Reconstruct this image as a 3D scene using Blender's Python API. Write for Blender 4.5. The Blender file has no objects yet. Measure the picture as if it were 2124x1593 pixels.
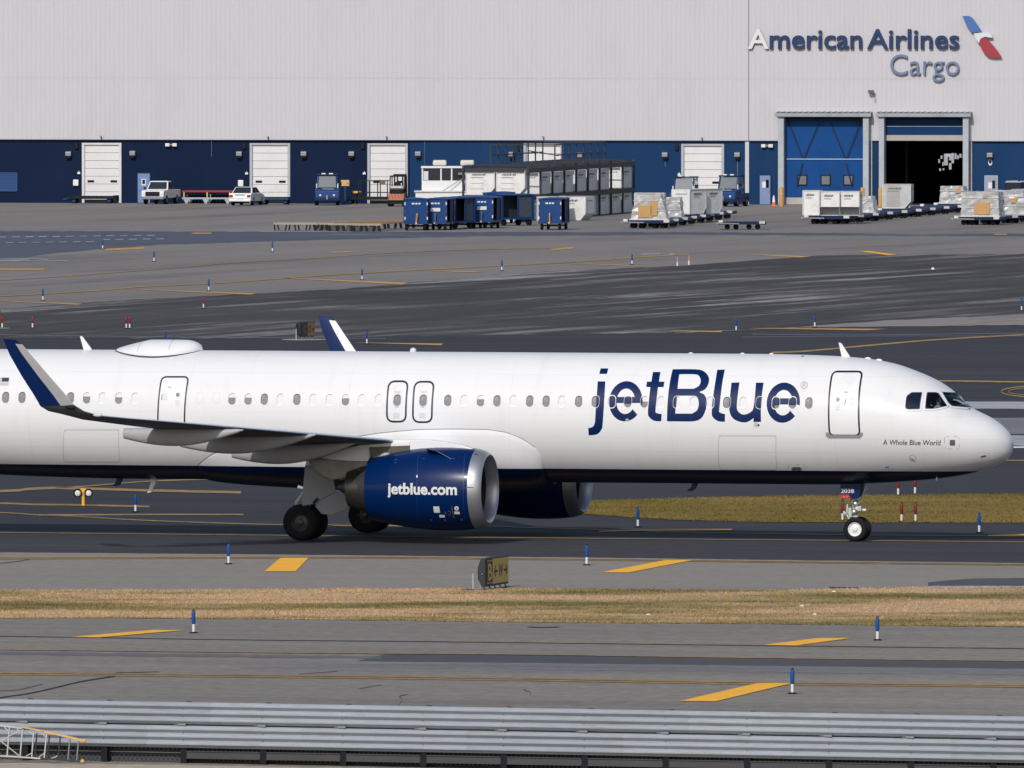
import bpy, bmesh, math, random
from math import sin, cos, tan, sqrt, pi, atan2, radians
from mathutils import Vector, Matrix, geometry
rnd = random.Random(11)
V = Vector
SC = bpy.context.scene
COL = SC.collection

# ------------------------------------------------------------------ camera, sky, sun, exposure
CAM_H = 18.4
FOC = 35000.0                     # focal length in photo pixels (2124 wide)
CAM_P = V((0.0, -540.0, CAM_H))
PITCH = math.atan((796.5 + 77.0) / FOC)
cam_data = bpy.data.cameras.new('camera')
cam_data.sensor_width = 36.0
cam_data.lens = FOC / 2124.0 * 36.0
cam_data.clip_start = 1.0
cam_data.clip_end = 12000.0
cam = bpy.data.objects.new('camera', cam_data)
COL.objects.link(cam)
cam.location = CAM_P
cam.rotation_euler = (radians(90) - PITCH, 0, 0)
SC.camera = cam

SUN_EL, SUN_AZ = radians(35), radians(17)      # azimuth: to the left of straight behind the camera
sun_dir = V((-sin(SUN_AZ) * cos(SUN_EL), -cos(SUN_AZ) * cos(SUN_EL), sin(SUN_EL)))
world = bpy.data.worlds.new('World')
SC.world = world
world.use_nodes = True
wn = world.node_tree
bg = wn.nodes['Background']
sky = wn.nodes.new('ShaderNodeTexSky')
sky.sky_type = 'NISHITA'
sky.sun_disc = False
sky.sun_elevation = SUN_EL
sky.sun_rotation = atan2(sun_dir.x, sun_dir.y)
sky.air_density = 1.0
sky.dust_density = 1.6
sky.ozone_density = 1.0
wn.links.new(sky.outputs[0], bg.inputs[0])
bg.inputs[1].default_value = 0.10
sun_data = bpy.data.lights.new('sun', 'SUN')
sun_data.energy = 2.68
sun_data.angle = radians(0.53)
sun_data.color = (1.0, 0.965, 0.925)
sun = bpy.data.objects.new('sun', sun_data)
COL.objects.link(sun)
sun.rotation_euler = sun_dir.to_track_quat('Z', 'Y').to_euler()
sun.location = (0, -100, 200)
vs = SC.view_settings
vs.view_transform = 'Standard'
vs.look = 'None'
vs.exposure = 0.0
vs.gamma = 1.0
vs.use_curve_mapping = False

# ------------------------------------------------------------------ picture <-> place
CP, SP = cos(PITCH), sin(PITCH)
def ray(px, py):
    a, b = (px - 1062.0) / FOC, -(py - 796.5) / FOC
    return V((a, CP + b * SP, -SP + b * CP))
def G(px, py, z=0.0):
    """point of the horizontal plane at height z seen at photo pixel px,py"""
    d = ray(px, py)
    k = (z - CAM_P.z) / d.z
    return CAM_P + d * k
def proj(p):
    q = p - CAM_P
    c = q.y * CP - q.z * SP
    b = q.y * SP + q.z * CP
    return (1062.0 + FOC * q.x / c, 796.5 - FOC * b / c)
def plane_hit(px, py, p0, n):
    d = ray(px, py)
    return CAM_P + d * ((p0 - CAM_P).dot(n) / d.dot(n))
def scale_at(p):
    return FOC / (p.y - CAM_P.y)

# ------------------------------------------------------------------ helpers
def s2l(c):
    c /= 255.0
    return c / 12.92 if c <= 0.04045 else ((c + 0.055) / 1.055) ** 2.4
def C(r, g, b, k=1.0):
    return (s2l(r) * k, s2l(g) * k, s2l(b) * k)

class MB:
    def __init__(self):
        self.v, self.f, self.m, self.mi = [], [], [], 0
    def add(self, vs_, fs, mi=None):
        o = len(self.v)
        self.v += [tuple(p) for p in vs_]
        for f in fs:
            self.f.append([i + o for i in f])
            self.m.append(self.mi if mi is None else mi)
        return self
    def box(self, c, s, rz=0.0, mi=None, top=1.0):
        x, y, z = s[0] / 2, s[1] / 2, s[2] / 2
        pts = []
        for k, (a, b, d) in enumerate([(-1,-1,-1),(1,-1,-1),(1,1,-1),(-1,1,-1),(-1,-1,1),(1,-1,1),(1,1,1),(-1,1,1)]):
            t = top if d > 0 else 1.0
            px, py = a * x * t, b * y * t
            pts.append((c[0] + px * cos(rz) - py * sin(rz), c[1] + px * sin(rz) + py * cos(rz), c[2] + d * z))
        return self.add(pts, [(0,3,2,1),(4,5,6,7),(0,1,5,4),(1,2,6,5),(2,3,7,6),(3,0,4,7)], mi)
    def rng(self, x0, x1, y0, y1, z0, z1, mi=None):
        return self.box(((x0+x1)/2, (y0+y1)/2, (z0+z1)/2), (abs(x1-x0), abs(y1-y0), abs(z1-z0)), 0, mi)
    def beam(self, p, q, w, h=None, mi=None, up=V((0,0,1))):
        p, q = V(p), V(q)
        h = h or w
        d = (q - p).normalized()
        if abs(d.dot(up)) > 0.98: up = V((0,1,0))
        a = d.cross(up).normalized() * (w / 2)
        b = a.cross(d).normalized() * (h / 2)
        pts = [p-a-b, p+a-b, p+a+b, p-a+b, q-a-b, q+a-b, q+a+b, q-a+b]
        return self.add(pts, [(0,3,2,1),(4,5,6,7),(0,1,5,4),(1,2,6,5),(2,3,7,6),(3,0,4,7)], mi)
    def tube(self, p, q, r, r2=None, n=10, mi=None, caps=True):
        p, q = V(p), V(q)
        r2 = r if r2 is None else r2
        d = (q - p).normalized()
        a = d.orthogonal().normalized(); b = d.cross(a)
        pts = []
        for c, rr in ((p, r), (q, r2)):
            for i in range(n):
                t = 2*pi*i/n
                pts.append(c + a*(cos(t)*rr) + b*(sin(t)*rr))
        fs = [(i, (i+1) % n, n+(i+1) % n, n+i) for i in range(n)]
        if caps:
            fs += [tuple(range(n-1, -1, -1)), tuple(range(n, 2*n))]
        return self.add(pts, fs, mi)
    def path(self, pts, r, n=6, mi=None):
        for a, b in zip(pts[:-1], pts[1:]):
            self.tube(a, b, r, r, n, mi)
        return self
    def lathe(self, prof, o=(0,0,0), axis='x', n=32, mi=None, sy=1.0, sz=1.0):
        """profile of (along axis, radius)"""
        pts = []
        for a, r in prof:
            for i in range(n):
                t = 2*pi*i/n
                c, s = cos(t)*r, sin(t)*r
                if axis == 'x': q = (o[0]+a, o[1]+c*sy, o[2]+s*sz)
                elif axis == 'y': q = (o[0]+s*sy, o[1]+a, o[2]+c*sz)
                else: q = (o[0]+c*sy, o[1]+s*sz, o[2]+a)
                pts.append(q)
        fs = []
        for k in range(len(prof)-1):
            for i in range(n):
                j = (i+1) % n
                fs.append((k*n+i, k*n+j, (k+1)*n+j, (k+1)*n+i))
        return self.add(pts, fs, mi)
    def loft(self, rings, mi=None, cap=True, closed=True):
        n = len(rings[0]); pts = [p for r_ in rings for p in r_]
        fs = []
        for k in range(len(rings)-1):
            for i in range(n if closed else n-1):
                j = (i+1) % n
                fs.append((k*n+i, k*n+j, (k+1)*n+j, (k+1)*n+i))
        if cap and closed:
            fs += [tuple(range(n-1, -1, -1)), tuple((len(rings)-1)*n+i for i in range(n))]
        return self.add(pts, fs, mi)
    def prism(self, poly, y0, y1, mi=None, inset=0.0, axis='y'):
        """outline (x,z) pushed along y from y0 to y1"""
        n = len(poly)
        mk = {'y': lambda a, b, t: (a, t, b), 'x': lambda a, b, t: (t, a, b), 'z': lambda a, b, t: (a, b, t)}[axis]
        pts = [mk(a, b, y0) for a, b in poly] + [mk(a, b, y1) for a, b in poly]
        fs = [(i, (i+1) % n, n+(i+1) % n, n+i) for i in range(n)]
        tris = geometry.tessellate_polygon([[V((a, b, 0)) for a, b in poly]])
        fs += [tuple(t) for t in tris] + [tuple(n+i for i in t[::-1]) for t in tris]
        return self.add(pts, fs, mi)
    def ball(self, c, r, n=12, m=8, mi=None, s=(1,1,1)):
        pts, fs = [], []
        for k in range(m+1):
            p = pi*k/m
            for i in range(n):
                t = 2*pi*i/n
                pts.append((c[0]+r*s[0]*sin(p)*cos(t), c[1]+r*s[1]*sin(p)*sin(t), c[2]+r*s[2]*cos(p)))
        for k in range(m):
            for i in range(n):
                j = (i+1) % n
                fs.append((k*n+i, (k+1)*n+i, (k+1)*n+j, k*n+j))
        return self.add(pts, fs, mi)

def link(o, parent=None):
    COL.objects.link(o)
    if parent: o.parent = parent
    return o
def tag(o, label=None, cat=None, group=None, kind=None):
    if label: o['label'] = label
    if cat: o['category'] = cat
    if group: o['group'] = group
    if kind: o['kind'] = kind
    return o
def obj(name, mb, mats, parent=None, smooth=None, bevel=0.0, fix=True):
    me = bpy.data.meshes.new(name)
    me.from_pydata(mb.v, [], mb.f)
    if not isinstance(mats, (list, tuple)): mats = [mats]
    for m in mats: me.materials.append(m)
    if len(mats) > 1:
        for p, i in zip(me.polygons, mb.m): p.material_index = i
    if fix:
        bm = bmesh.new(); bm.from_mesh(me)
        bmesh.ops.remove_doubles(bm, verts=bm.verts, dist=1e-5)
        bmesh.ops.recalc_face_normals(bm, faces=bm.faces)
        bm.to_mesh(me); bm.free()
    if smooth:
        for p in me.polygons: p.use_smooth = True
        if smooth < 179: me.set_sharp_from_angle(angle=radians(smooth))
    me.update()
    o = link(bpy.data.objects.new(name, me), parent)
    if bevel:
        b = o.modifiers.new('bevel', 'BEVEL'); b.width = bevel; b.segments = 2; b.limit_method = 'ANGLE'
    return o
def empty(name, loc, rz=0.0, label=None, cat=None, group=None, kind=None):
    e = bpy.data.objects.new(name, None)
    e.empty_display_size = 0.3
    link(e)
    e.location = loc; e.rotation_euler = (0, 0, rz)
    return tag(e, label, cat, group, kind)
def copy_tree(o, parent=None):
    kids = [c for c in bpy.data.objects if c.parent == o]
    c = o.copy(); COL.objects.link(c)
    if parent: c.parent = parent
    for k in kids: copy_tree(k, c)
    return c
def place(o, loc, rz=0.0, label=None, group=None):
    o.location = loc; o.rotation_euler = (0, 0, rz)
    if label: o['label'] = label
    if group: o['group'] = group
    return o

# ------------------------------------------------------------------ materials
def M(name, col, rough=0.6, metal=0.0, var=0.10, scale=1.5, bump=0.0, stretch=(1,1,1), coat=0.0, dirt=None, dirt_amt=0.0, dirt_scale=0.8, spec=0.5):
    m = bpy.data.materials.new(name); m.use_nodes = True
    t = m.node_tree; n = t.nodes; b = n['Principled BSDF']
    b.inputs['Roughness'].default_value = rough
    b.inputs['Metallic'].default_value = metal
    b.inputs['Coat Weight'].default_value = coat
    b.inputs['Coat Roughness'].default_value = 0.06
    b.inputs['Specular IOR Level'].default_value = spec
    tc = n.new('ShaderNodeTexCoord'); mp = n.new('ShaderNodeMapping')
    mp.inputs['Scale'].default_value = stretch
    t.links.new(tc.outputs['Object'], mp.inputs[0])
    nz = n.new('ShaderNodeTexNoise'); nz.inputs['Scale'].default_value = scale; nz.inputs['Detail'].default_value = 5
    t.links.new(mp.outputs[0], nz.inputs['Vector'])
    mx = n.new('ShaderNodeMix'); mx.data_type = 'RGBA'
    mx.inputs[6].default_value = (*[max(0, c*(1-var)) for c in col], 1)
    mx.inputs[7].default_value = (*[min(1, c*(1+var)) for c in col], 1)
    t.links.new(nz.outputs[0], mx.inputs[0])
    out = mx.outputs[2]
    if dirt:
        n2 = n.new('ShaderNodeTexNoise'); n2.inputs['Scale'].default_value = dirt_scale; n2.inputs['Detail'].default_value = 8
        n2.inputs['Roughness'].default_value = 0.7
        t.links.new(mp.outputs[0], n2.inputs['Vector'])
        rp = n.new('ShaderNodeMapRange'); rp.inputs[1].default_value = 0.48; rp.inputs[2].default_value = 0.72
        rp.inputs[3].default_value = 0.0; rp.inputs[4].default_value = dirt_amt
        t.links.new(n2.outputs[0], rp.inputs[0])
        m2 = n.new('ShaderNodeMix'); m2.data_type = 'RGBA'; m2.inputs[7].default_value = (*dirt, 1)
        t.links.new(rp.outputs[0], m2.inputs[0]); t.links.new(out, m2.inputs[6]); out = m2.outputs[2]
    t.links.new(out, b.inputs['Base Color'])
    if bump:
        bp = n.new('ShaderNodeBump'); bp.inputs['Strength'].default_value = bump; bp.inputs['Distance'].default_value = 0.02
        t.links.new(nz.outputs[0], bp.inputs['Height']); t.links.new(bp.outputs[0], b.inputs['Normal'])
    return m

WHITE = M('white_paint', (0.74,0.74,0.75), 0.35, var=0.03, coat=0.2, dirt=(0.45,0.43,0.40), dirt_amt=0.25)
WHITE_DULL = M('white_dull', (0.62,0.62,0.64), 0.55, var=0.05, dirt=(0.3,0.29,0.27), dirt_amt=0.35)
BLUE_EQ = M('equipment_blue', (0.006,0.046,0.170), 0.45, var=0.15, dirt=(0.008,0.018,0.05), dirt_amt=0.5, spec=0.25)
BLUE_DK = M('equipment_dark_blue', (0.006,0.020,0.062), 0.55, var=0.2, spec=0.2)
BLUE_PALE = M('pale_blue_paint', C(112,136,180), 0.5, var=0.06)
BLACK = M('black_steel', (0.009,0.010,0.014), 0.6, var=0.3, spec=0.2)
RUBBER = M('rubber', (0.009,0.009,0.011), 0.8, var=0.25, spec=0.2)
STEEL = M('grey_steel', (0.22,0.23,0.25), 0.5, metal=0.3, var=0.2, scale=4)
ALU = M('bare_aluminium', (0.62,0.63,0.65), 0.35, metal=0.8, var=0.1)
GALV = M('galvanised_steel', (0.33,0.365,0.41), 0.6, metal=0.05, var=0.12, scale=9, stretch=(0.5,1,3), dirt=(0.22,0.20,0.19), dirt_amt=0.35, dirt_scale=3)
GLASS_DK = M('dark_glass', (0.004,0.010,0.026), 0.08, var=0.2, spec=0.6)
GLASS_GREY = M('grey_glass', (0.16,0.18,0.20), 0.12, var=0.2)
RED = M('red_paint', C(190,35,48), 0.4, var=0.1)
RED_DULL = M('dull_red', C(150,40,45,0.8), 0.5, var=0.15)
YELLOW = M('safety_yellow', C(236,170,50), 0.5, var=0.1)
ORANGE = M('orange_plastic', C(225,110,40), 0.5, var=0.1)
TAN = M('tan_board', C(200,165,110), 0.7, var=0.12, scale=5)
CARTON = M('brown_carton', C(185,145,95), 0.8, var=0.15, scale=3)
RUST = M('rusty_steel', C(120,95,62), 0.8, var=0.35, scale=4, dirt=(0.05,0.035,0.03), dirt_amt=0.6)
LAMP_WHITE = M('lamp_lens', (0.7,0.7,0.68), 0.2, var=0.03)
TAIL_RED = M('tail_lamp', (0.35,0.03,0.03), 0.2, var=0.1)
CONC = M('pale_concrete', (0.42,0.40,0.37), 0.85, var=0.12, dirt=(0.16,0.15,0.14), dirt_amt=0.4)
INK = M('black_lettering', (0.02,0.022,0.03), 0.5, var=0.05)
INK_GREY = M('grey_lettering', (0.30,0.31,0.33), 0.5, var=0.05)

# ------------------------------------------------------------------ the airfield surface
TH = radians(15.3)                                  # taxiway direction, turned towards the camera on the right
def ground_mat(name, col, ang, stretch=(0.03, 0.4), amt=0.25, patch=0.2, patch_scale=0.03, speck=0.25, light=None, light_amt=0.0, light_stretch=(0.02, 0.5), light_rng=(0.56, 0.66), rough=0.9, dark=None, dark_amt=0.0):
    m = bpy.data.materials.new(name); m.use_nodes = True
    t = m.node_tree; n = t.nodes; L = t.links.new; b = n['Principled BSDF']
    b.inputs['Roughness'].default_value = rough
    b.inputs['Specular IOR Level'].default_value = 0.25
    geo = n.new('ShaderNodeNewGeometry')
    rot = n.new('ShaderNodeMapping'); rot.vector_type = 'POINT'; rot.inputs['Rotation'].default_value = (0, 0, -ang)
    L(geo.outputs['Position'], rot.inputs[0])
    def noise(sx, sy, detail=5, off=0.0, rough_=0.55):
        mp = n.new('ShaderNodeMapping'); mp.inputs['Scale'].default_value = (sx, sy, 1); mp.inputs['Location'].default_value = (off, off*1.7, 0)
        L(rot.outputs[0], mp.inputs[0])
        z = n.new('ShaderNodeTexNoise'); z.inputs['Scale'].default_value = 1.0; z.inputs['Detail'].default_value = detail; z.inputs['Roughness'].default_value = rough_
        L(mp.outputs[0], z.inputs['Vector'])
        return z.outputs[0]
    def rng(src, a, b_, lo, hi):
        r_ = n.new('ShaderNodeMapRange'); r_.inputs[1].default_value = a; r_.inputs[2].default_value = b_; r_.inputs[3].default_value = lo; r_.inputs[4].default_value = hi
        L(src, r_.inputs[0]); return r_.outputs[0]
    def mul(a, b_):
        x = n.new('ShaderNodeMath'); x.operation = 'MULTIPLY'; L(a, x.inputs[0]); L(b_, x.inputs[1]); return x.outputs[0]
    f = rng(noise(*stretch), 0.3, 0.7, 1-amt, 1+amt)
    f = mul(f, rng(noise(patch_scale, patch_scale*1.5, 6, 13.0), 0.3, 0.7, 1-patch, 1+patch))
    f = mul(f, rng(noise(2.2, 2.2, 8, 5.0, 0.75), 0.3, 0.7, 1-speck, 1+speck))
    cn = n.new('ShaderNodeMix'); cn.data_type = 'RGBA'; cn.blend_type = 'MULTIPLY'; cn.inputs[0].default_value = 1
    cn.inputs[6].default_value = (*col, 1)
    comb = n.new('ShaderNodeCombineColor')
    for i in range(3): L(f, comb.inputs[i])
    L(comb.outputs[0], cn.inputs[7])
    out = cn.outputs[2]
    def over(out, fac, c):
        mx = n.new('ShaderNodeMix'); mx.data_type = 'RGBA'; mx.inputs[7].default_value = (*c, 1)
        L(fac, mx.inputs[0]); L(out, mx.inputs[6]); return mx.outputs[2]
    if dark:
        k = mul(rng(noise(0.012, 0.16, 6, 31.0, 0.6), 0.5, 0.68, 0, dark_amt), rng(noise(0.3, 0.3, 6, 3.0), 0.35, 0.6, 0.3, 1))
        out = over(out, k, dark)
    if light:
        k = mul(rng(noise(*light_stretch, 7, 47.0, 0.62), *light_rng, 0, light_amt), rng(noise(0.02, 0.05, 5, 77.0), 0.4, 0.62, 0.0, 1))
        k = mul(k, rng(noise(1.1, 1.1, 6, 9.0), 0.3, 0.6, 0.3, 1))
        out = over(out, k, light)
    L(out, b.inputs['Base Color'])
    return m

KG = 1.30                                            # horizontal surfaces get less light than the photograph's values suggest
run_a, run_b = G(0, 640), G(1200, 565)
RUN = atan2(run_b.y - run_a.y, run_b.x - run_a.x)
A_LIGHT = ground_mat('asphalt_light', C(125,118,111,KG*.93), -TH, amt=0.10, patch=0.10, speck=0.34, dark=C(70,70,74), dark_amt=0.45)
A_APRON = ground_mat('asphalt_apron', C(121,115,111,KG*.93), RUN, stretch=(0.012, 0.05), amt=0.10, patch=0.10, patch_scale=0.012, speck=0.18, dark=C(72,74,82), dark_amt=0.65)
A_SHOULDER = ground_mat('asphalt_shoulder', C(131,124,117,KG*.93), -TH, amt=0.05, patch=0.06, speck=0.22)
A_TAXI = ground_mat('asphalt_taxiway', C(66,65,71,.76), -TH, stretch=(0.01,0.25), amt=0.14, patch=0.15, speck=0.22, light=C(112,112,118,1.0), light_amt=0.5, light_stretch=(0.02, 0.5))
A_RUNWAY = ground_mat('asphalt_runway', C(71,67,67,.95), RUN, stretch=(0.02, 0.4), amt=0.24, patch=0.20, patch_scale=0.012, speck=0.28, light=C(150,146,144,1.2), light_amt=1.0, light_stretch=(0.022, 0.42), light_rng=(0.50, 0.60))
A_BLUE = ground_mat('asphalt_sealed', C(76,80,91,KG*.95), 0, stretch=(0.01,0.06), amt=0.10, patch=0.10, speck=0.15, light=C(150,156,172,KG), light_amt=0.5, light_stretch=(0.06,0.05), light_rng=(0.58, 0.66))
A_PATCH = ground_mat('asphalt_patch', C(75,74,77,KG*.97), -TH, amt=0.15, patch=0.10, speck=0.2)
A_PALE = ground_mat('concrete_strip', C(146,146,150,KG), -TH, stretch=(0.02,0.3), amt=0.12, patch=0.1, speck=0.2)
A_PALE2 = ground_mat('concrete_grey', C(108,108,114,KG), -TH, stretch=(0.02,0.3), amt=0.15, patch=0.15, speck=0.2)
TANGREY = ground_mat('asphalt_tan', C(120,116,114,KG), RUN, amt=0.10, patch=0.1, speck=0.2)
PAINT_Y = ground_mat('yellow_marking', C(232,170,56,1.22), -TH, stretch=(0.5,0.5), amt=0.05, patch=0.04, speck=0.16)
PAINT_Y_OLD = ground_mat('worn_yellow_marking', C(152,124,78,1.15), -TH, stretch=(0.4,0.6), amt=0.18, patch=0.15, speck=0.5, light=C(110,105,100,KG), light_amt=0.6, light_stretch=(0.25,0.7), light_rng=(0.45,0.6))
PAINT_Y_DULL = ground_mat('dull_yellow_marking', C(186,144,84,1.15), -TH, stretch=(0.4,0.6), amt=0.15, patch=0.15, speck=0.4)
PAINT_W = ground_mat('white_marking', C(205,206,210,1.15), -TH, stretch=(0.4,0.6), amt=0.1, patch=0.1, speck=0.35)
CRACK = ground_mat('crack_seal', C(52,54,62,1.2), 0, amt=0.2, patch=0.2, speck=0.3)
SAND = ground_mat('sandy_verge', C(158,146,132,KG), 0, amt=0.1, patch=0.12, speck=0.3)

LV = 0.004
def wobble(line, amp, step=18):
    out = []
    for (x0, y0), (x1, y1) in zip(line[:-1], line[1:]):
        k = max(1, int(abs(x1-x0)/step)) if amp else 1
        for i in range(k):
            t = i/k
            out.append((x0+(x1-x0)*t, y0+(y1-y0)*t + (rnd.uniform(-amp, amp) if amp else 0)))
    return out + [line[-1]]
def sheet(name, upper, lower, level, mat, amp=0.0, kind='structure'):
    """ground sheet between two photo lines (left to right each)"""
    def extend(ln):
        ln = list(ln)
        for i, j, lim, sg_ in ((0, 1, -500, -1), (-1, -2, 2624, 1)):
            if (ln[i][0]-lim)*sg_ >= 0:
                s_ = (ln[i][1]-ln[j][1])/(ln[i][0]-ln[j][0])
                q = (ln[i][0]+sg_*1000, ln[i][1]+s_*sg_*1000)
                if i == 0: ln.insert(0, q)
                else: ln.append(q)
        return ln
    upper, lower = extend(upper), extend(lower)
    u, l = wobble(upper, amp), wobble(lower, amp)
    poly = u + l[::-1]
    pts = [G(x, y, level*LV) for x, y in poly]
    tris = geometry.tessellate_polygon([[V((p.x, p.y, 0)) for p in pts]])
    mb = MB().add(pts, [tuple(t) for t in tris])
    o = obj(name, mb, mat, fix=False)
    me = o.data
    bm = bmesh.new(); bm.from_mesh(me)
    for f in bm.faces:
        f.normal_update()
        if f.normal.z < 0: f.normal_flip()
    bm.to_mesh(me); bm.free()
    return tag(o, kind=kind)
def quad(name, pts, level, mat):
    n = len(pts)//2
    return sheet(name, pts[:n], pts[n:][::-1], level, mat)
def line_mark(name, pts, wpx, level, mat, smooth=True):
    """painted line along photo points, width in photo pixels of height"""
    if smooth and len(pts) > 2:
        q = []
        for i in range(len(pts)-1):
            p0, p1, p2, p3 = pts[max(i-1,0)], pts[i], pts[i+1], pts[min(i+2, len(pts)-1)]
            for k in range(6):
                t = k/6
                q.append(tuple(0.5*((2*p1[j])+(-p0[j]+p2[j])*t+(2*p0[j]-5*p1[j]+4*p2[j]-p3[j])*t*t+(-p0[j]+3*p1[j]-3*p2[j]+p3[j])*t**3) for j in (0,1)))
        pts = q + [pts[-1]]
    return sheet(name, [(x, y-wpx/2) for x, y in pts], [(x, y+wpx/2) for x, y in pts], level, mat)

g = MB().add([(-4000,-900,0),(4000,-900,0),(4000,9000,0),(-4000,9000,0)], [(0,1,2,3)])
tag(obj('ground', g, A_APRON), kind='structure')
XL, XR = -500, 2624
# far apron: sealed strip and the grey beyond
sheet('sealed_strip', [(XL,477),(0,479),(700,481),(1400,481.5),(2124,484.5),(XR,486)], [(XL,600),(0,541),(100,527),(200,517),(330,508),(600,500),(800,494),(1000,490),(1400,487),(2124,490),(XR,492)], 1, A_BLUE, 0.7)
sheet('runway', [(XL,690),(0,640),(200,626),(560,607),(700,600),(1000,572),(1130,563),(1400,552),(1560,540),(1700,529),(1850,527),(2124,527),(XR,526)],
      [(XL,760),(0,700),(500,702),(1000,695),(1400,690),(1640,679),(1850,664),(2124,652),(XR,630)], 2, A_RUNWAY, 0.9)
sheet('taxiway', [(XL,760),(0,700),(500,702),(1000,695),(1400,690),(1640,679),(1900,675),(2124,673),(XR,668)],
      [(XL,1142),(0,1146),(560,1150.5),(1260,1157.5),(2124,1168.5),(XR,1174)], 1, A_TAXI, 0.4)
sheet('runway_verge', [(1400,690),(1640,679),(1850,664),(2124,652),(XR,630)], [(1400,690.5),(1640,680),(1900,676),(2124,674),(XR,669)], 3, TANGREY, 0.7)
sheet('concrete_strip', [(1900,834),(1990,833),(2124,833),(XR,834)], [(1900,846),(1990,847),(2124,848),(XR,849)], 3, A_PALE, 0.4)
sheet('concrete_verge', [(1700,866),(2124,866),(XR,867)], [(1700,900),(2124,900),(XR,901)], 3, A_PALE2, 0.8)
sheet('concrete_strip', [(1700,903),(2124,903),(XR,903)], [(1700,924),(2124,924),(XR,925)], 3, A_PALE, 0.8)
line_mark('white_marking', [(1700,926.5),(2124,927.5),(XR,929)], 3.2, 4, PAINT_W)
sheet('shoulder', [(XL,1141.6),(0,1145.6),(560,1150),(1260,1157),(2124,1168),(XR,1173.5)], [(XL,1229),(0,1228),(1062,1226),(1500,1228),(1860,1223),(2124,1223),(XR,1223)], 2, A_SHOULDER, 0.25)
sheet('near_taxiway', [(XL,1276),(0,1280),(330,1281),(710,1284),(1062,1288),(2124,1298),(XR,1304)], [(XL,1690),(XR,1690)], 2, A_LIGHT, 0.5)
quad('asphalt_patch', [(740,1371),(800,1357),(1062,1359),(2124,1371.5),(XR,1377),(XR,1392),(2124,1387),(1062,1374.5),(900,1373),(800,1372)], 3, A_PATCH)
sheet('asphalt_patch', [(-300,1350),(0,1351),(400,1356),(790,1361)], [(-300,1356),(0,1358),(400,1363),(790,1366)], 3, ground_mat('asphalt_seam', C(100,98,99,KG), -TH, amt=0.2, patch=0.2), 1.2)
sheet('asphalt_patch', [(500,1384),(760,1377),(1062,1376),(2124,1388),(XR,1393)], [(500,1386),(760,1385),(1062,1388),(2124,1400),(XR,1405)], 3, ground_mat('asphalt_worn', C(106,104,106,KG), -TH, amt=0.15, patch=0.15), 0.8)
sheet('asphalt_patch', [(1925,1208),(1960,1204),(2020,1199.5),(2124,1199),(XR,1198)], [(1925,1215),(1960,1215.5),(2020,1216),(2124,1216.5),(XR,1217)], 3, A_PATCH, 0.4)
sheet('concrete_strip', [(1880,1217.5),(1940,1215),(2124,1215),(XR,1215)], [(1880,1221),(1940,1220.5),(2124,1221),(XR,1222)], 6, A_PALE, 0.5)
sheet('sandy_verge', [(XL,1578),(0,1582),(300,1586),(700,1592),(1400,1604),(XR,1626)], [(XL,1689),(XR,1689)], 3, SAND, 1.0)

# painted markings
for p in ([(582,1157),(640,1157),(613,1185),(548,1185)], [(1380,1161.5),(1437,1161.5),(1303,1187.5),(1247,1187)],
          [(318,1306.3),(381,1307),(205,1322),(146,1321)], [(1697,1323.2),(1768,1323.2),(1650,1338.8),(1583,1337.5)],
          [(1572,1416.5),(1642,1416.8),(1484,1454.5),(1410,1454)], [(1780,520.5),(1800,520.5),(1862,528.5),(1840,529)]):
    quad('shoulder_stripe', p, 6, PAINT_Y)
for p in ([(575,576),(600,576.5),(846,586.5),(835,590)], [(252,599),(280,599.5),(532,608.5),(520,611)], [(-60,622),(0,624),(172,629.5),(160,632)],
          [(1530,526.5),(1550,527),(1682,531.5),(1660,534)], [(875,561),(990,563),(1000,565),(960,564.5)], [(1146,546),(1260,548.5),(1368,552),(1300,551)],
          [(736,710.5),(760,710.5),(920,712.5),(915,716)], [(1385,687),(1400,685.5),(1500,686),(1495,689)], [(1555,681),(1600,680),(1840,682),(1800,685)],
          [(222,516),(300,512.5),(300,516),(215,520)], [(400,482.5),(440,482.5),(437,485),(396,485)], [(-60,557),(95,557),(90,559.5),(-60,560)],
          [(150,572),(165,571),(168,573),(140,574)], [(1145,516),(1190,512),(1186,516),(1142,519)], [(690,522),(728,521),(730,523),(688,525)], [(2065,485),(2090,485),(2087,487),(2062,487)]):
    quad('yellow_marking', p, 5, PAINT_Y_DULL)
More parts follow.
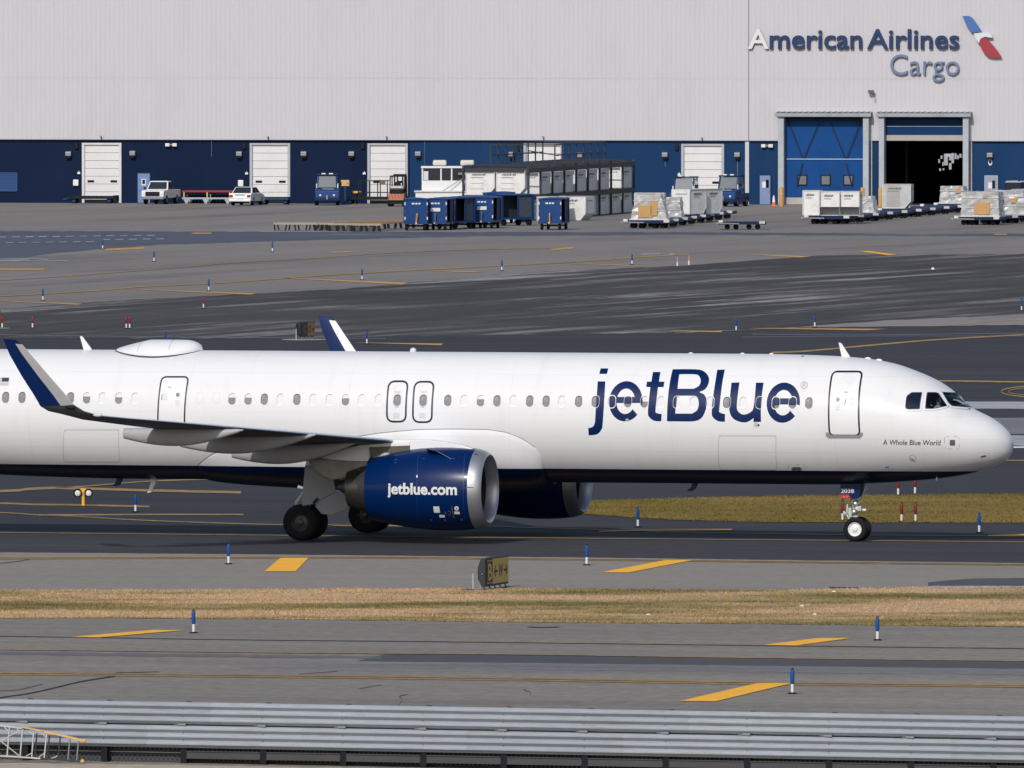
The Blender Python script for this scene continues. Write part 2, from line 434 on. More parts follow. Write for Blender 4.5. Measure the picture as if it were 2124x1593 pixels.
for pts, w in (([(XL,640),(0,614),(190,603),(300,594),(430,588),(575,578),(700,569),(900,558),(1100,548),(1220,541),(1311,534),(1430,527)], 2.4),
               ([(0,581),(150,572),(350,556),(480,545),(640,536),(800,525),(1000,517),(1150,515)], 1.2),
               ([(1600,731),(1660,729),(1730,723),(1850,712),(1950,704),(2124,694),(2300,686)], 3.0),
               ([(1860,676),(1960,675),(2040,668),(2124,663),(2300,655)], 2.0),
               ([(1760,790),(1960,790),(2050,791),(2124,792),(XR,795)], 3.0),
               ([(2300,800),(2124,806),(2090,809),(2076,813),(2090,818),(2124,823),(2300,834)][::1], 0),
               ([(1900,952),(2060,954),(2124,955),(XR,957)], 2.4),
               ([(-300,1022),(0,1018.5),(60,1014),(115,1012),(200,1014),(350,1018),(500,1021)], 5.0),
               ([(115,1012),(180,1008),(240,1003),(330,997),(500,992)], 2.2),
               ([(-200,1046),(0,1044),(60,1046),(150,1047),(240,1049),(310,1050.5)], 3.6),
               ([(-200,1060),(0,1063),(80,1068),(160,1071),(300,1079),(560,1087.5),(800,1088),(1062,1092)], 2.0),
               ([(80,1068),(200,1067.5),(350,1067),(505,1067)], 3.0),
               ([(690,1088.5),(715,1089),(780,1089.5),(900,1091)], 4.0),
               ([(1062,1093),(1300,1100),(1500,1105),(1760,1109),(2124,1112),(XR,1116)], 1.4),
               ([(XL,1102),(0,1104.5),(560,1110),(1062,1115),(2124,1124),(XR,1129)], 1.3)):
    if w: line_mark('taxiway_marking', pts, w, 5, PAINT_Y_OLD)
for r_, w in ((1.0, 2.2), (0.62, 1.4)):
    up = [(2076+40*(1-r_)+ (1-cos(t))*110*r_, 812 - sin(t)*13*r_) for t in [pi/2*i/10 for i in range(11)]] + [(2500, 797)]
    lo = [(2076+40*(1-r_)+ (1-cos(t))*110*r_, 812 + sin(t)*13*r_) for t in [pi/2*i/10 for i in range(11)]] + [(2500, 832)]
    for ln in (up, lo):
        sheet('taxiway_marking', [(x, y-w/2) for x, y in ln], [(x, y+w/2) for x, y in ln], 5, PAINT_Y_OLD)
quad('yellow_marking', [(1240,1101),(1330,1097.5),(1520,1097),(1515,1100),(1340,1101),(1245,1103)], 6, PAINT_Y_DULL)
quad('yellow_marking', [(2050,1110),(2124,1107.5),(2300,1107),(2300,1111),(2124,1112),(2050,1112)], 6, PAINT_Y)
line_mark('taxiway_edge_marking', [(XL,1158),(0,1156.5),(710,1154.5),(1100,1158),(1430,1161.5),(2124,1170),(XR,1175)], 1.6, 5, PAINT_Y_OLD)
line_mark('taxiway_edge_marking', [(XL,1161),(0,1159),(710,1157),(1100,1160.4),(1430,1163.8),(2124,1172.4),(XR,1178)], 1.3, 5, PAINT_Y_OLD)
for dy, w in ((-2.3, 2.4), (1.6, 2.2)):
    line_mark('taxiway_edge_marking', [(XL,1390+dy),(0,1397+dy),(700,1404+dy),(1062,1409+dy),(1640,1418+dy),(2124,1423+dy),(XR,1430+dy)], w, 5, PAINT_Y_OLD)
line_mark('taxiway_marking', [(XL,1342),(0,1347),(700,1354.5),(1062,1357),(1640,1365),(2124,1370.5),(XR,1376)], 1.4, 6, PAINT_Y_OLD)
line_mark('pavement_seam', [(XL,1314),(0,1319.5),(500,1327),(820,1330),(1062,1332.5),(1640,1339.5),(2124,1345),(XR,1350)], 1.4, 4, CRACK)
line_mark('taxiway_marking', [(940,1330.4),(1062,1331.4),(1640,1338.4),(2124,1343.8)], 1.2, 5, PAINT_Y_OLD)
for pts, w in (([(-60,1462),(0,1447),(60,1438),(110,1427),(170,1413),(240,1402)], 2.2), ([(0,1433),(40,1430),(90,1418)], 0.8), ([(745,1428),(790,1420)], 0.8),
               ([(826,1464),(834,1450),(828,1444),(845,1440)], 1.0), ([(1085,1430),(1100,1436),(1098,1442)], 1.0), ([(0,1168),(30,1165),(60,1160)], 0.8),
               ([(620,1398),(700,1392)], 0.7), ([(1094,1300),(1125,1301),(1160,1300)], 1.4), ([(1720,1218),(1790,1219)], 1.4), ([(240,1395),(330,1393)], .8)):
    line_mark('pavement_crack', pts, w, 5, CRACK)
for pts, w in (([(-100,692.5),(0,694),(200,697),(500,700),(800,702)], .45), ([(1560,693),(1800,694.5),(2124,691),(2500,690)], .45), ([(1540,699),(1800,697),(2124,697),(2500,698)], .4), ([(-60,540),(0,540.5),(60,538.5)], 2.0), ([(-30,542),(50,541),(110,540),(140,541)], 1.2), ([(0,537.5),(60,536),(100,538.5)],1.6),
               ([(540,480.5),(620,480),(700,481)], 0.9), ([(1330,527.5),(1370,526.5)], 1.6), ([(1388,527),(1400,527)], 2.2)):
    line_mark('white_marking', pts, w, 5, A_PALE)
DASH = ground_mat('worn_dash', C(150,156,172,1.2), 0, stretch=(.3,.3), amt=.3, patch=.3, speck=.4)
for row, y0 in ((0, 492), (1, 503.5), (2, 497)):
    x = -30 + row*14 + (215 if row == 2 else 0)
    while x < (330 if row != 1 else 200):
        quad('white_marking', [(x, y0-0.6), (x+16, y0-1.1), (x+14, y0+0.3), (x-3, y0+0.6)], 5, DASH); x += 28; y0 -= 0.32

# ------------------------------------------------------------------ grass strips
def grass_mat(name, cols, sc):
    m = bpy.data.materials.new(name); m.use_nodes = True
    t = m.node_tree; n = t.nodes; L = t.links.new; b = n['Principled BSDF']
    b.inputs['Roughness'].default_value = 0.95; b.inputs['Specular IOR Level'].default_value = 0.1
    geo = n.new('ShaderNodeNewGeometry'); mp = n.new('ShaderNodeMapping'); mp.inputs['Scale'].default_value = (sc*0.5, sc*1.0, 0.4)
    L(geo.outputs['Position'], mp.inputs[0])
    z = n.new('ShaderNodeTexNoise'); z.inputs['Scale'].default_value = 1; z.inputs['Detail'].default_value = 9; z.inputs['Roughness'].default_value = 0.66
    L(mp.outputs[0], z.inputs['Vector'])
    cr = n.new('ShaderNodeValToRGB'); e = cr.color_ramp.elements
    for i, (p, c) in enumerate(cols):
        el = e[i] if i < 2 else e.new(p)
        el.position = p; el.color = (*c, 1)
    L(z.outputs[0], cr.inputs[0]); L(cr.outputs[0], b.inputs['Base Color'])
    return m
G_DRY = grass_mat('dry_grass', [(0.37, C(98,90,58,1.3)), (0.46, C(136,118,82,1.32)), (0.55, C(170,143,112,1.34)), (0.72, C(162,136,106,1.34))], 0.13)
G_OLIVE = grass_mat('olive_grass', [(0.30, C(98,90,48,1.2)), (0.50, C(118,102,56,1.2)), (0.62, C(128,108,64,1.2)), (0.75, C(150,122,86,1.2))], 0.15)
G_TUFT = grass_mat('grass_tuft', [(0.38, C(98,92,56,1.3)), (0.47, C(130,115,74,1.32)), (0.55, C(170,143,112,1.34)), (0.7, C(162,136,106,1.34))], 0.13)
G_TUFT_O = grass_mat('olive_tuft', [(0.3, C(92,84,42,1.2)), (0.5, C(112,98,52,1.2)), (0.72, C(140,116,76,1.2))], 0.15)
near_u = [(XL,1226),(0,1225),(300,1224.5),(700,1222.5),(1062,1221.5),(1300,1223),(1500,1225),(1700,1223.5),(1860,1219.5),(2124,1219),(XR,1219)]
near_l = [(XL,1277),(0,1281),(330,1282),(710,1285),(1062,1290),(1600,1294),(2124,1300),(XR,1306)]
far_u = [(1150,1043),(1230,1039),(1350,1036),(1500,1032),(1700,1029),(1900,1026.5),(2124,1024.5),(XR,1022)]
far_l = [(1150,1066),(1230,1067),(1290,1071),(1400,1078),(1550,1082),(1700,1083),(2124,1084),(XR,1084)]
sheet('dry_grass', near_u, near_l, 5, G_DRY, 0.9, 'stuff')
sheet('olive_grass', far_u, far_l, 5, G_OLIVE, 0.7, 'stuff')
def yat(line, x):
    for (x0, y0), (x1, y1) in zip(line[:-1], line[1:]):
        if x0 <= x <= x1: return y0+(y1-y0)*(x-x0)/(x1-x0)
    return line[-1][1]
def tufts(name, up, lo, n, hmin, hmax, mat, x0, x1):
    mb = MB()
    cl = [(rnd.uniform(x0, x1), rnd.random()) for _ in range(n//14)]
    for i in range(n):
        if rnd.random() < 0.12:
            x = rnd.uniform(x0, x1); u = rnd.choice((rnd.uniform(-0.012, 0.03), rnd.uniform(0.97, 1.012)))
        elif rnd.random() < 0.55:
            cx, cu = rnd.choice(cl); x = cx + rnd.gauss(0, 22); u = cu + rnd.gauss(0, 0.03)
            if not (-0.01 < u < 1.01 and x0 < x < x1): continue
        else:
            x = rnd.uniform(x0, x1); u = rnd.random()
        a, b = yat(up, x), yat(lo, x)
        p = G(x, a+(b-a)*u, 0.018)
        h = rnd.uniform(hmin, hmax)*(1.0 if rnd.random() < .93 else 1.7)
        for k in range(5):
            t = rnd.uniform(0, pi); w = rnd.uniform(0.006, 0.02)
            q = V((p.x+rnd.uniform(-.09,.09), p.y+rnd.uniform(-.09,.09), p.z))
            e = V((cos(t)*w, sin(t)*w, 0)); tip = q + V((rnd.uniform(-.05,.05), rnd.uniform(-.05,.05), h*rnd.uniform(.6,1)))
            mb.add([q-e, q+e, tip], [(0,1,2)])
    return tag(obj(name, mb, mat, fix=False), kind='stuff')
tufts('grass_tufts', near_u, near_l, 24000, 0.02, 0.065, G_TUFT, -250, 2374)
tufts('olive_grass_tufts', far_u, far_l, 12000, 0.025, 0.075, G_TUFT_O, 1160, 2374)

# ------------------------------------------------------------------ cargo warehouse
W_O, W_E = G(0, 420.5), G(2124, 425.5)
W_RZ = atan2(W_E.y-W_O.y, W_E.x-W_O.x)
W_U = V((cos(W_RZ), sin(W_RZ), 0)); W_N = V((sin(W_RZ), -cos(W_RZ), 0))
def W(px, py):
    p = plane_hit(px, py, W_O, W_N) - W_O
    return p.dot(W_U), p.z
def wx(px, py=350): return W(px, py)[0]
def wz(py, px=1000): return W(px, py)[1]
def w2w(x, y, z): return W_O + W_U*x - W_N*y + V((0,0,z))     # local y grows into the building

WALL_NAVY = M('wall_navy', (0.0062,0.0150,0.044), 0.8, var=0.12, scale=0.5, dirt=(0.011,0.021,0.052), dirt_amt=0.5, dirt_scale=0.35, stretch=(1,1,0.4), spec=0.08)
WALL_BLUE = M('wall_blue', (0.010,0.039,0.110), 0.8, spec=0.08, var=0.12, scale=0.5, dirt=(0.022,0.055,0.13), dirt_amt=0.5, dirt_scale=0.3, stretch=(1,1,0.25))
CLAD = M('wall_cladding_paint', (0.52,0.513,0.545), 0.7, spec=0.2, var=0.025, scale=0.25, stretch=(1,1,0.3), dirt=(0.42,0.40,0.42), dirt_amt=0.35, dirt_scale=0.25)
DOOR_WHITE = M('roller_door_white', (0.66,0.655,0.665), 0.5, var=0.03, dirt=(0.45,0.43,0.42), dirt_amt=0.3, dirt_scale=0.6)
FRAME_GREY = M('portal_grey', C(166,172,180), 0.6, var=0.07, dirt=(0.18,0.19,0.20), dirt_amt=0.35)
BAY_BLUE = M('bay_door_blue', (0.009,0.062,0.222), 0.7, spec=0.1, var=0.06, scale=0.6, dirt=(0.008,0.03,0.10), dirt_amt=0.5, dirt_scale=0.35)
LOUVRE = M('louvre_blue', (0.004,0.050,0.19), 0.45, var=0.08)
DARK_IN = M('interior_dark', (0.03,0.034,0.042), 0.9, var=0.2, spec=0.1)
SIGN_BLUE = M('sign_blue', C(38,60,98), 0.6, var=0.08, spec=.2)
SIGN_PALE = M('sign_slate_blue', C(98,118,152), 0.5, var=0.08)
SIGN_SIDE = M('sign_return', C(70,72,80), 0.6, var=0.1)
SIGN_WHITE = M('sign_white', (0.66,0.66,0.66), 0.55, var=0.03, spec=.3)
DAY = bpy.data.materials.new('daylight'); DAY.use_nodes = True
_b = DAY.node_tree.nodes['Principled BSDF']; _b.inputs['Emission Color'].default_value = (0.9,0.93,1,1); _b.inputs['Emission Strength'].default_value = 0.42; _b.inputs['Base Color'].default_value = (0.5,0.5,0.5,1)

hall = empty('warehouse', W_O, W_RZ, 'long cargo warehouse with white ribbed upper wall over a blue lower wall', 'warehouse')
X0, X1 = wx(-1900), wx(3700)
Z_SP = wz(290.5)
doors = [(170, 252, 'd'), (518, 602, 'd'), (762, 846, 'd'), (1086, 1168, 'd'), (1413, 1502, 'd')]
b1 = (1629, 1793); b2 = (1839, 1999)
# lower wall built between the openings
def wall_piece(xa, xb, z0, z1, mat, name='lower_wall', y0=0.0, y1=0.35):
    return obj(name, MB().rng(xa, xb, y0, y1, z0, z1), mat, hall)
cuts = [X0]
for a, b, _ in doors: cuts += [wx(a), wx(b)]
cuts += [wx(1617), wx(1805), wx(1826), wx(2012), X1]
split = wx(850)
DZ = wz(297.5)
for i in range(0, len(cuts)-1, 2):
    a, b = cuts[i], cuts[i+1]
    if a < split < b:
        wall_piece(a, split, -0.1, Z_SP, WALL_NAVY); wall_piece(split, b, -0.1, Z_SP, WALL_BLUE)
    else:
        wall_piece(a, b, -0.1, Z_SP, WALL_NAVY if b < split else WALL_BLUE)
for a, b, _ in doors:
    wall_piece(wx(a), wx(b), DZ, Z_SP, WALL_NAVY if b < 860 else WALL_BLUE, 'door_lintel', 0.004)
# ribbed cladding
def ribbed(name, xa, xb, z0, z1, y=-0.16):
    pitch = 0.36; k0, k1 = math.floor(xa/pitch), math.ceil(xb/pitch)
    prof = []
    for k in range(k0, k1):
        for f, d in ((0.0, 0.0), (0.50, 0.0), (0.62, -0.017), (0.88, -0.017)):
            x = (k+f)*pitch
            if xa <= x <= xb: prof.append((x, y+d))
    prof = [(xa, y)] + prof + [(xb, y)]
    n = len(prof)
    vs_ = [(x, yy, z) for z in (z0, z1) for x, yy in prof] + [(x, y+0.13, z0) for x, yy in prof]
    fs = [(i, i+1, n+i+1, n+i) for i in range(n-1)] + [(2*n+i, 2*n+i+1, i+1, i) for i in range(n-1)]
    return obj(name, MB().add(vs_, fs), CLAD, hall)
Z_TOP, Z_J = 19.5, wz(163)
x_seam = wx(1553, 200)
Z_HOOD = wz(229, 1800)
segs = [(X0, x_seam), (x_seam+0.05, wx(1617)), (wx(1805), wx(1826)), (wx(2012), X1)]
for a, b in segs:
    ribbed('cladding_panel', a, b, Z_SP, Z_J); ribbed('cladding_panel', a, b, Z_J+0.012, Z_TOP)
for a, b in ((wx(1617), wx(1805)), (wx(1826), wx(2012))):
    ribbed('cladding_panel', a, b, Z_HOOD-0.2, Z_J); ribbed('cladding_panel', a, b, Z_J+0.012, Z_TOP)
mb = MB()
mb.rng(X0, X1, 0.0, 0.3, Z_HOOD-0.2, Z_TOP)
for a, b in ((X0, wx(1617)), (wx(1805), wx(1826)), (wx(2012), X1)): mb.rng(a, b, 0.0, 0.3, Z_SP+0.004, Z_HOOD-0.2)
mb.rng(X0, X0+0.3, 0.304, 60, -0.1, Z_TOP); mb.rng(X1-0.3, X1, 0.304, 60, -0.1, Z_TOP)
mb.rng(X0, X1, 0.304, 60, Z_TOP-0.3, Z_TOP-0.004)
obj('upper_wall', mb, CLAD, hall)
obj('base_flashing', MB().rng(X0, wx(1617), -0.21, -0.03, Z_SP-0.05, Z_SP-0.004).rng(wx(2012), X1, -0.21, -0.03, Z_SP-0.05, Z_SP-0.004), M('flashing', C(70,76,92), 0.5), hall)
# solid back wall; small panes before it glow in place of daylight
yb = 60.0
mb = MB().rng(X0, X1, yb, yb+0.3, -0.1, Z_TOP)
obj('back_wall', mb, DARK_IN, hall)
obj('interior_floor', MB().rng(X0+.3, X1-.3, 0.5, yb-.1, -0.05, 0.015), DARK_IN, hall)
for (px, py, w, h) in ((1962,331,.30,.9),(1953,326,.14,.25),(1948,334,.12,.3),(1971,326,.16,.5),(1976,328,.2,.8),(1982,324,.16,.45),(1987,326,.13,.3),(1992,323,.16,.3),(1998,325,.13,.2),(1971,345,.2,.5),(1950,352,.13,.2),(1957,351,.12,.14),(1956,340,.1,.3),(1966,322,.4,.25)):
    d = plane_hit(px, py, w2w(0, yb-8, 0), W_N) - W_O
    obj('far_glow_pane', MB().box((d.dot(W_U), yb-8, d.z), (w, 0.04, h)), DAY, hall)
d = plane_hit(1880, 364, w2w(0, 12, 0), W_N) - W_O
obj('column_plate', MB().box((d.dot(W_U), 12, d.z), (0.12, .12, .8)).rng(d.dot(W_U)-.1, d.dot(W_U)+.1, 12.1, 12.3, 0, 5), M('dull_post', (0.10,0.10,0.11), 0.7), hall)
# roller doors
for a, b, _ in doors:
    xa, xb = wx(a), wx(b); zt = DZ
    fr = MB(); fw = 0.20
    fr.rng(xa, xa+fw, -0.05, 0.25, 0, zt-.004); fr.rng(xb-fw, xb, -0.05, 0.25, 0, zt-.004); fr.rng(xa+fw+.003, xb-fw-.003, -0.04, 0.25, zt-0.17, zt-.006)
    f = obj('roller_door', fr, FRAME_GREY if a > 200 else WHITE_DULL, hall, bevel=0.02)
    n = 7; z0 = 0.25; hh = (zt-0.17-z0)/n
    for i in range(n):
        p = MB().rng(xa+fw+.02, xb-fw-.02, 0.10+(0.004*(i%2)), 0.17, z0+i*hh+0.012, z0+(i+1)*hh-0.012)
        obj('panel', p, DOOR_WHITE, f, bevel=0.012)
    for k in (0.22, 0.80):
        xc = xa+(xb-xa)*k; zc = z0+hh*2.35
        obj('vision_slot', MB().rng(xc-0.26, xc+0.26, 0.075, 0.115, zc-0.09, zc+0.09), BLACK, f, bevel=0.02)
    obj('threshold', MB().rng(xa+fw, xb-fw, 0.0, 0.25, 0, 0.24), BLACK, f)
for px, py in ((158, 379), (500, 380)):
    x, z = W(px, py); obj('control_box', MB().box((x, -0.12, z), (0.42, 0.24, 0.48)), WHITE, hall, bevel=0.05)
for px, py in ((164, 359), (512, 360), (756, 360), (1409, 362)):
    x, z = W(px, py); obj('junction_box', MB().box((x, -0.08, z), (0.22, 0.14, 0.16)).box((x, -0.03, z+.12), (0.05, 0.05, 0.1)), WHITE, hall, bevel=0.02)
for px, py in ((159,303),(507,303),(753,303),(1404,306),(1077,306)):
    x, z = W(px, py); obj('speaker_box', MB().box((x, -0.10, z), (0.26, 0.2, 0.42)).box((x, -0.05, z+.26), (0.08, 0.08, 0.12)), BLACK, hall, bevel=0.03)
# conduits
for px, y0, y1 in ((439,292,325),(881,292,343),(1530,335,370),(1380,335,345)):
    x, za = W(px, y0); _, zb = W(px, y1)
    obj('conduit', MB().tube((x,-0.04,za),(x,-0.04,zb),0.025,n=6), M('conduit_grey', C(90,100,125), 0.5) if px < 1000 else STEEL, hall)
# louvre vent at the far left
xa, z1 = W(-30, 357.5); xb, z0 = W(36.5, 397)
v = obj('louvre_vent', MB().rng(xa, xb, -0.10, -0.004, z0, z0+.09).rng(xa, xb, -0.10, -0.004, z1-.09, z1).rng(xb-.09, xb, -0.10, -0.004, z0+.09, z1-.09).rng(xa, xa+.09, -0.10, -0.004, z0+.09, z1-.09).rng(xa+.09, xb-.09, -0.03, -0.005, z0+.09, z1-.09), LOUVRE, hall)
for i in range(7):
    z = z0+.14+i*(z1-z0-.24)/6.6
    obj('slat', MB().beam((xa+.1, -0.065, z), (xb-.1, -0.065, z), 0.03, 0.11), LOUVRE, v)
# man doors
for k, (a, b, t, bot) in enumerate(((286, 311, 360, 420), (1576, 1598, 364, 425), (2044, 2068, 366, 426))):
    xa, zt = W(a, t); xb, _ = W(b, t)
    dm = M('door_paint', C(100,128,175), 0.5) if k == 0 else M('door_paint', C(112,132,170), 0.5) if k == 1 else M('door_paint', C(140,150,172), 0.5)
    d = obj('door', MB().rng(xa, xb, -0.06, -0.004, 0.02, zt), dm, hall, bevel=0.015)
    xm = xa+(xb-xa)*(0.5 if k == 0 else 0.72); zw = zt*0.72
    obj('window', MB().box((xm, -0.075, zw), (0.22, 0.03, 0.34 if k == 0 else 0.6)), GLASS_DK, d)
    if k == 0: obj('window_frame', MB().box((xm, -0.07, zw-.02), (0.34, 0.03, 0.5)), WHITE, d)
    else: obj('notice', MB().box((xa+(xb-xa)*0.42, -0.07, zw-.08), (0.30, 0.02, 0.46)), SIGN_WHITE, d)
    obj('handle', MB().box((xb-.12 if k else xa+.12, -0.10, 1.0), (0.12, 0.08, 0.05)), STEEL, d)
    obj('door_frame', MB().rng(xa-.07, xa-.004, -0.07, -.004, 0, zt+.08).rng(xb+.004, xb+.07, -0.07, -.004, 0, zt+.08).rng(xa-.004, xb+.004, -0.07, -.004, zt+.006, zt+.08), BLUE_DK if k != 2 else FRAME_GREY, d)
# pilaster
xa, xb = wx(1546), wx(1554)
obj('pilaster', MB().rng(xa, xb, -0.14, -0.004, 0, Z_SP-0.06), CLAD, hall)
# dock portals
for k, (o0, o1, i0, i1) in enumerate(((1617, 1805, 1629, 1793), (1826, 2012, 1837, 2000))):
    xa, xb, ia, ib = wx(o0), wx(o1), wx(i0), wx(i1)
    zt, zl = Z_HOOD, wz(243, 1800)
    pr = obj('dock_portal', MB().rng(xa, ia, -0.85, 0.30, 0, zl), FRAME_GREY, hall, bevel=0.03)
    obj('jamb', MB().rng(ib, xb, -0.85, 0.30, 0, zl), FRAME_GREY, pr, bevel=0.03)
    hood = MB().rng(xa-.12, xb+.12, -1.0, 0.25, zl+.004, zt-.18)
    n = 34
    prof = []
    for i in range(n+1):
        x = xa-.2+(xb-xa+.4)*i/n
        prof.append((x, zt-.18+(.06 if i % 2 else 0.0)))
    vs_ = [(x, y, z+(0.10 if y > 0 else 0)) for y in (-1.12, 0.2) for x, z in prof]
    hood.add(vs_, [(i, i+1, n+2+i, n+1+i) for i in range(n)])
    hood.rng(xa-.2, xb+.2, -1.10, -1.04, zl+.05, zt-.2)
    obj('hood', hood, M('hood_grey', C(150,155,162), 0.6, var=0.12, dirt=(0.12,0.12,0.12), dirt_amt=0.4), pr)
    for xx in (ia-.25, ib+.02):
        obj('drain_pipe', MB().tube((xb+.12, -.12, 0), (xb+.12, -.12, zl), .07, n=8), FRAME_GREY, pr)
        break
    if k == 0:
        zs = wz(330, 1700)
        dr = obj('bay_door', MB().rng(ia+.01, ib-.01, 0.02, 0.14, zs+.02, zl-.1).rng(ia+.01, ib-.01, 0.02, 0.14, 0.55, zs-.02), BAY_BLUE, hall)
        obj('door_rail', MB().rng(ia+.1, ib-.02, -0.06, 0.02, zs-.035, zs+.035), M('rail_pale', C(160,175,190), 0.5, var=0.2, scale=6), dr)
        obj('bottom_seal', MB().rng(ia+.02, ib-.02, -0.06, 0.15, 0.02, 0.54), CONC, dr)
        span = ib-ia
        for (fa, za, fb, zb) in ((0.05, 0.93, 0.22, 0.53), (0.42, 0.92, 0.24, 0.53), (0.58, 0.92, 0.76, 0.53), (0.95, 0.93, 0.78, 0.53), (0.22, 0.47, 0.15, 0.2), (0.77, 0.47, 0.85, 0.2)):
            obj('brace', MB().beam((ia+span*fa, -0.01, zl*za), (ia+span*fb, -0.01, zl*zb), 0.06, 0.13), BLUE_DK, dr)
        for px in (1664, 1712.5, 1759.5):
            x, z = W(px, 373.5)
            obj('window', MB().rng(x-.40, x+.40, -0.04, 0.03, z-.42, z-.33).rng(x-.40, x+.40, -0.04, 0.03, z+.33, z+.42).rng(x-.40, x-.31, -0.04, 0.03, z-.33, z+.33).rng(x+.31, x+.40, -0.04, 0.03, z-.33, z+.33), BLACK, dr)
            obj('pane', MB().rng(x-.31, x+.31, -0.01, 0.015, z-.33, z+.33), GLASS_GREY, dr)
        obj('brace_head', MB().rng(ia+.02, ib-.02, -.02, .02, zl-.35, zl-.1), BLUE_DK, dr)
    else:
        za, zb = wz(281, 1900), wz(291, 1900)
        dr = obj('bay_door', MB().rng(ia+.01, ib-.01, 0.02, 0.14, za+.034, wz(263,1900)-.02).rng(ia+.01, ib-.01, 0.02, 0.14, wz(263,1900)+.02, zl-.1), WALL_BLUE, hall)
        obj('bottom_seal', MB().rng(ia+.02, ib-.02, -0.10, 0.15, zb-.03, za+.03), M('seal_tan', C(165,160,155), 0.8, var=0.1), dr)
        obj('door_rail', MB().rng(ia+.05, ib-.02, -0.05, 0.02, wz(262,1900)-.03, wz(262,1900)+.03), M('rail_pale', C(150,160,180), 0.5), dr)
# small wall pieces under the open hood and over the end door
x, z = W(2054, 336)
obj('wall_numeral', MB().lathe([(0,.09),(0,.16)], (x,-.03,z), 'y', 14, sz=1.7), SIGN_WHITE, hall)

def wall_thing(name, px, py, label, cat, group=None):
    x, z = W(px, py)
    return empty(name, w2w(x, 0, z), W_RZ, label, cat, group)
# wall lamps
lamp_at = [((143,320), 'silver wall lamp left of the first white roller door'), ((276,319), 'silver wall lamp above the pale blue side door by the pickup'),
           ((497,320), 'silver wall lamp beside the roller door behind the white sedan'), ((631,320), 'silver wall lamp right of the roller door behind the sedan'),
           ((730,320), 'silver wall lamp left of the roller door behind the forklift'), ((868,320), 'silver wall lamp above the white loader cab'),
           ((1062,321), 'silver wall lamp behind the rack railing, left of its roller door'), ((1203,323), 'silver wall lamp behind the rack railing, right of its roller door'),
           ((1380,322), 'silver wall lamp on blue wall right of the container rack'), ((1530,322), 'silver wall lamp between the last roller door and the white pilaster'),
           ((2054,323), 'silver wall lamp above the grey door at the right end')]
SILV = M('lamp_housing', (0.24,0.25,0.26), 0.5, metal=0.4, var=0.2)
proto = None
for (px, py), lab in lamp_at:
    if proto is None:
        proto = wall_thing('wall_lamp', px, py, lab, 'wall lamp', 'wall lamps along the warehouse')
        o = proto
        obj('housing', MB().prism([(-.02,-.22),(-.38,-.12),(-.38,.16),(-.30,.24),(-.02,.24)], -.22, .22, axis='x'), SILV, proto, bevel=0.03)
        obj('lens', MB().box((0,-.2,-.22), (.34,.28,.12)), BLACK, proto)
    else:
        o = copy_tree(proto); x, z = W(px, py)
        place(o, w2w(x, 0, z), W_RZ, lab)
for px, py, lab in ((356, 300, 'white twin emergency light high on the navy wall above the pickup'), (1592, 302, 'white twin floodlight high beside the grey bay portal')):
    e = wall_thing('floodlight', px, py, lab, 'floodlight', 'twin floodlights')
    obj('bracket', MB().box((0,-.1,0), (.3,.2,.12)), STEEL, e)
    for s in (-1, 1): obj('lamp_head', MB().box((s*.27,-.22,-.02), (.34,.24,.26), 0.2*s), LAMP_WHITE, e, bevel=0.04)
e = wall_thing('security_light', 1812, 190, 'grey wall fixture with a stain running below it under the sign', 'floodlight')
obj('arm', MB().tube((0,0,0),(-.05,-.5,.05),.06,n=8), STEEL, e); obj('lamp_head', MB().box((-.12,-.55,.02),(.42,.36,.22),.3), M('fixture_dark', C(95,100,105), 0.5), e, bevel=.04)
x, z = W(1815, 203); obj('stain', MB().prism([(x-.10,z+.35),(x+.05,z+.35),(x+.14,z-.2),(x+.08,z-.4),(x-.02,z-.35),(x-.08,z)], -.215, -.205), M('stain_green', C(150,162,165), 0.8, var=0.1), hall)
for px, py in ((211,283),(557,284),(803,284),(1128,284),(1457,286)):
    x, z = W(px, py); obj('camera_bracket', MB().box((x,-.35,z), (.10,.3,.10)).tube((x,-.22,z-.18),(x,-.35,z),.03,n=6), STEEL, hall)

# ------------------------------------------------------------------ lettering helpers
def text_mesh(s, shear=0.0, offset=0.0, spacing=1.0, extrude=0.0):
    c = bpy.data.curves.new('tmp_text', 'FONT'); c.body = s; c.size = 1; c.shear = shear; c.offset = offset; c.space_character = spacing
    c.resolution_u = 4; c.extrude = extrude
    o = bpy.data.objects.new('tmp_text', c); COL.objects.link(o)
    dg = bpy.context.evaluated_depsgraph_get()
    me = bpy.data.meshes.new_from_object(o.evaluated_get(dg))
    vs_ = [v.co.copy() for v in me.vertices]; fs = [tuple(p.vertices) for p in me.polygons]; nm = [p.normal.copy() for p in me.polygons]
    bpy.data.objects.remove(o); bpy.data.curves.remove(c); bpy.data.meshes.remove(me)
    return vs_, fs, nm
def text_w(s, **k):
    v_ = text_mesh(s, **k)[0]
    return min(p.x for p in v_), max(p.x for p in v_)
def flat_text(name, s, x0, x1, z0, z1, y, mat, parent, depth=0.0, ref=None, **k):
    """text stretched to a box of the xz plane, facing -y; z0/z1 bound the text's own extent"""
    v_, f_, _ = text_mesh(s, **k)
    a, b = min(p.x for p in v_), max(p.x for p in v_); c, d = min(p.y for p in v_), max(p.y for p in v_)
    mb = MB().add([(x0+(p.x-a)/(b-a)*(x1-x0), y, z0+(p.y-c)/(d-c)*(z1-z0)) for p in v_], f_)
    return obj(name, mb, mat, parent, fix=False)

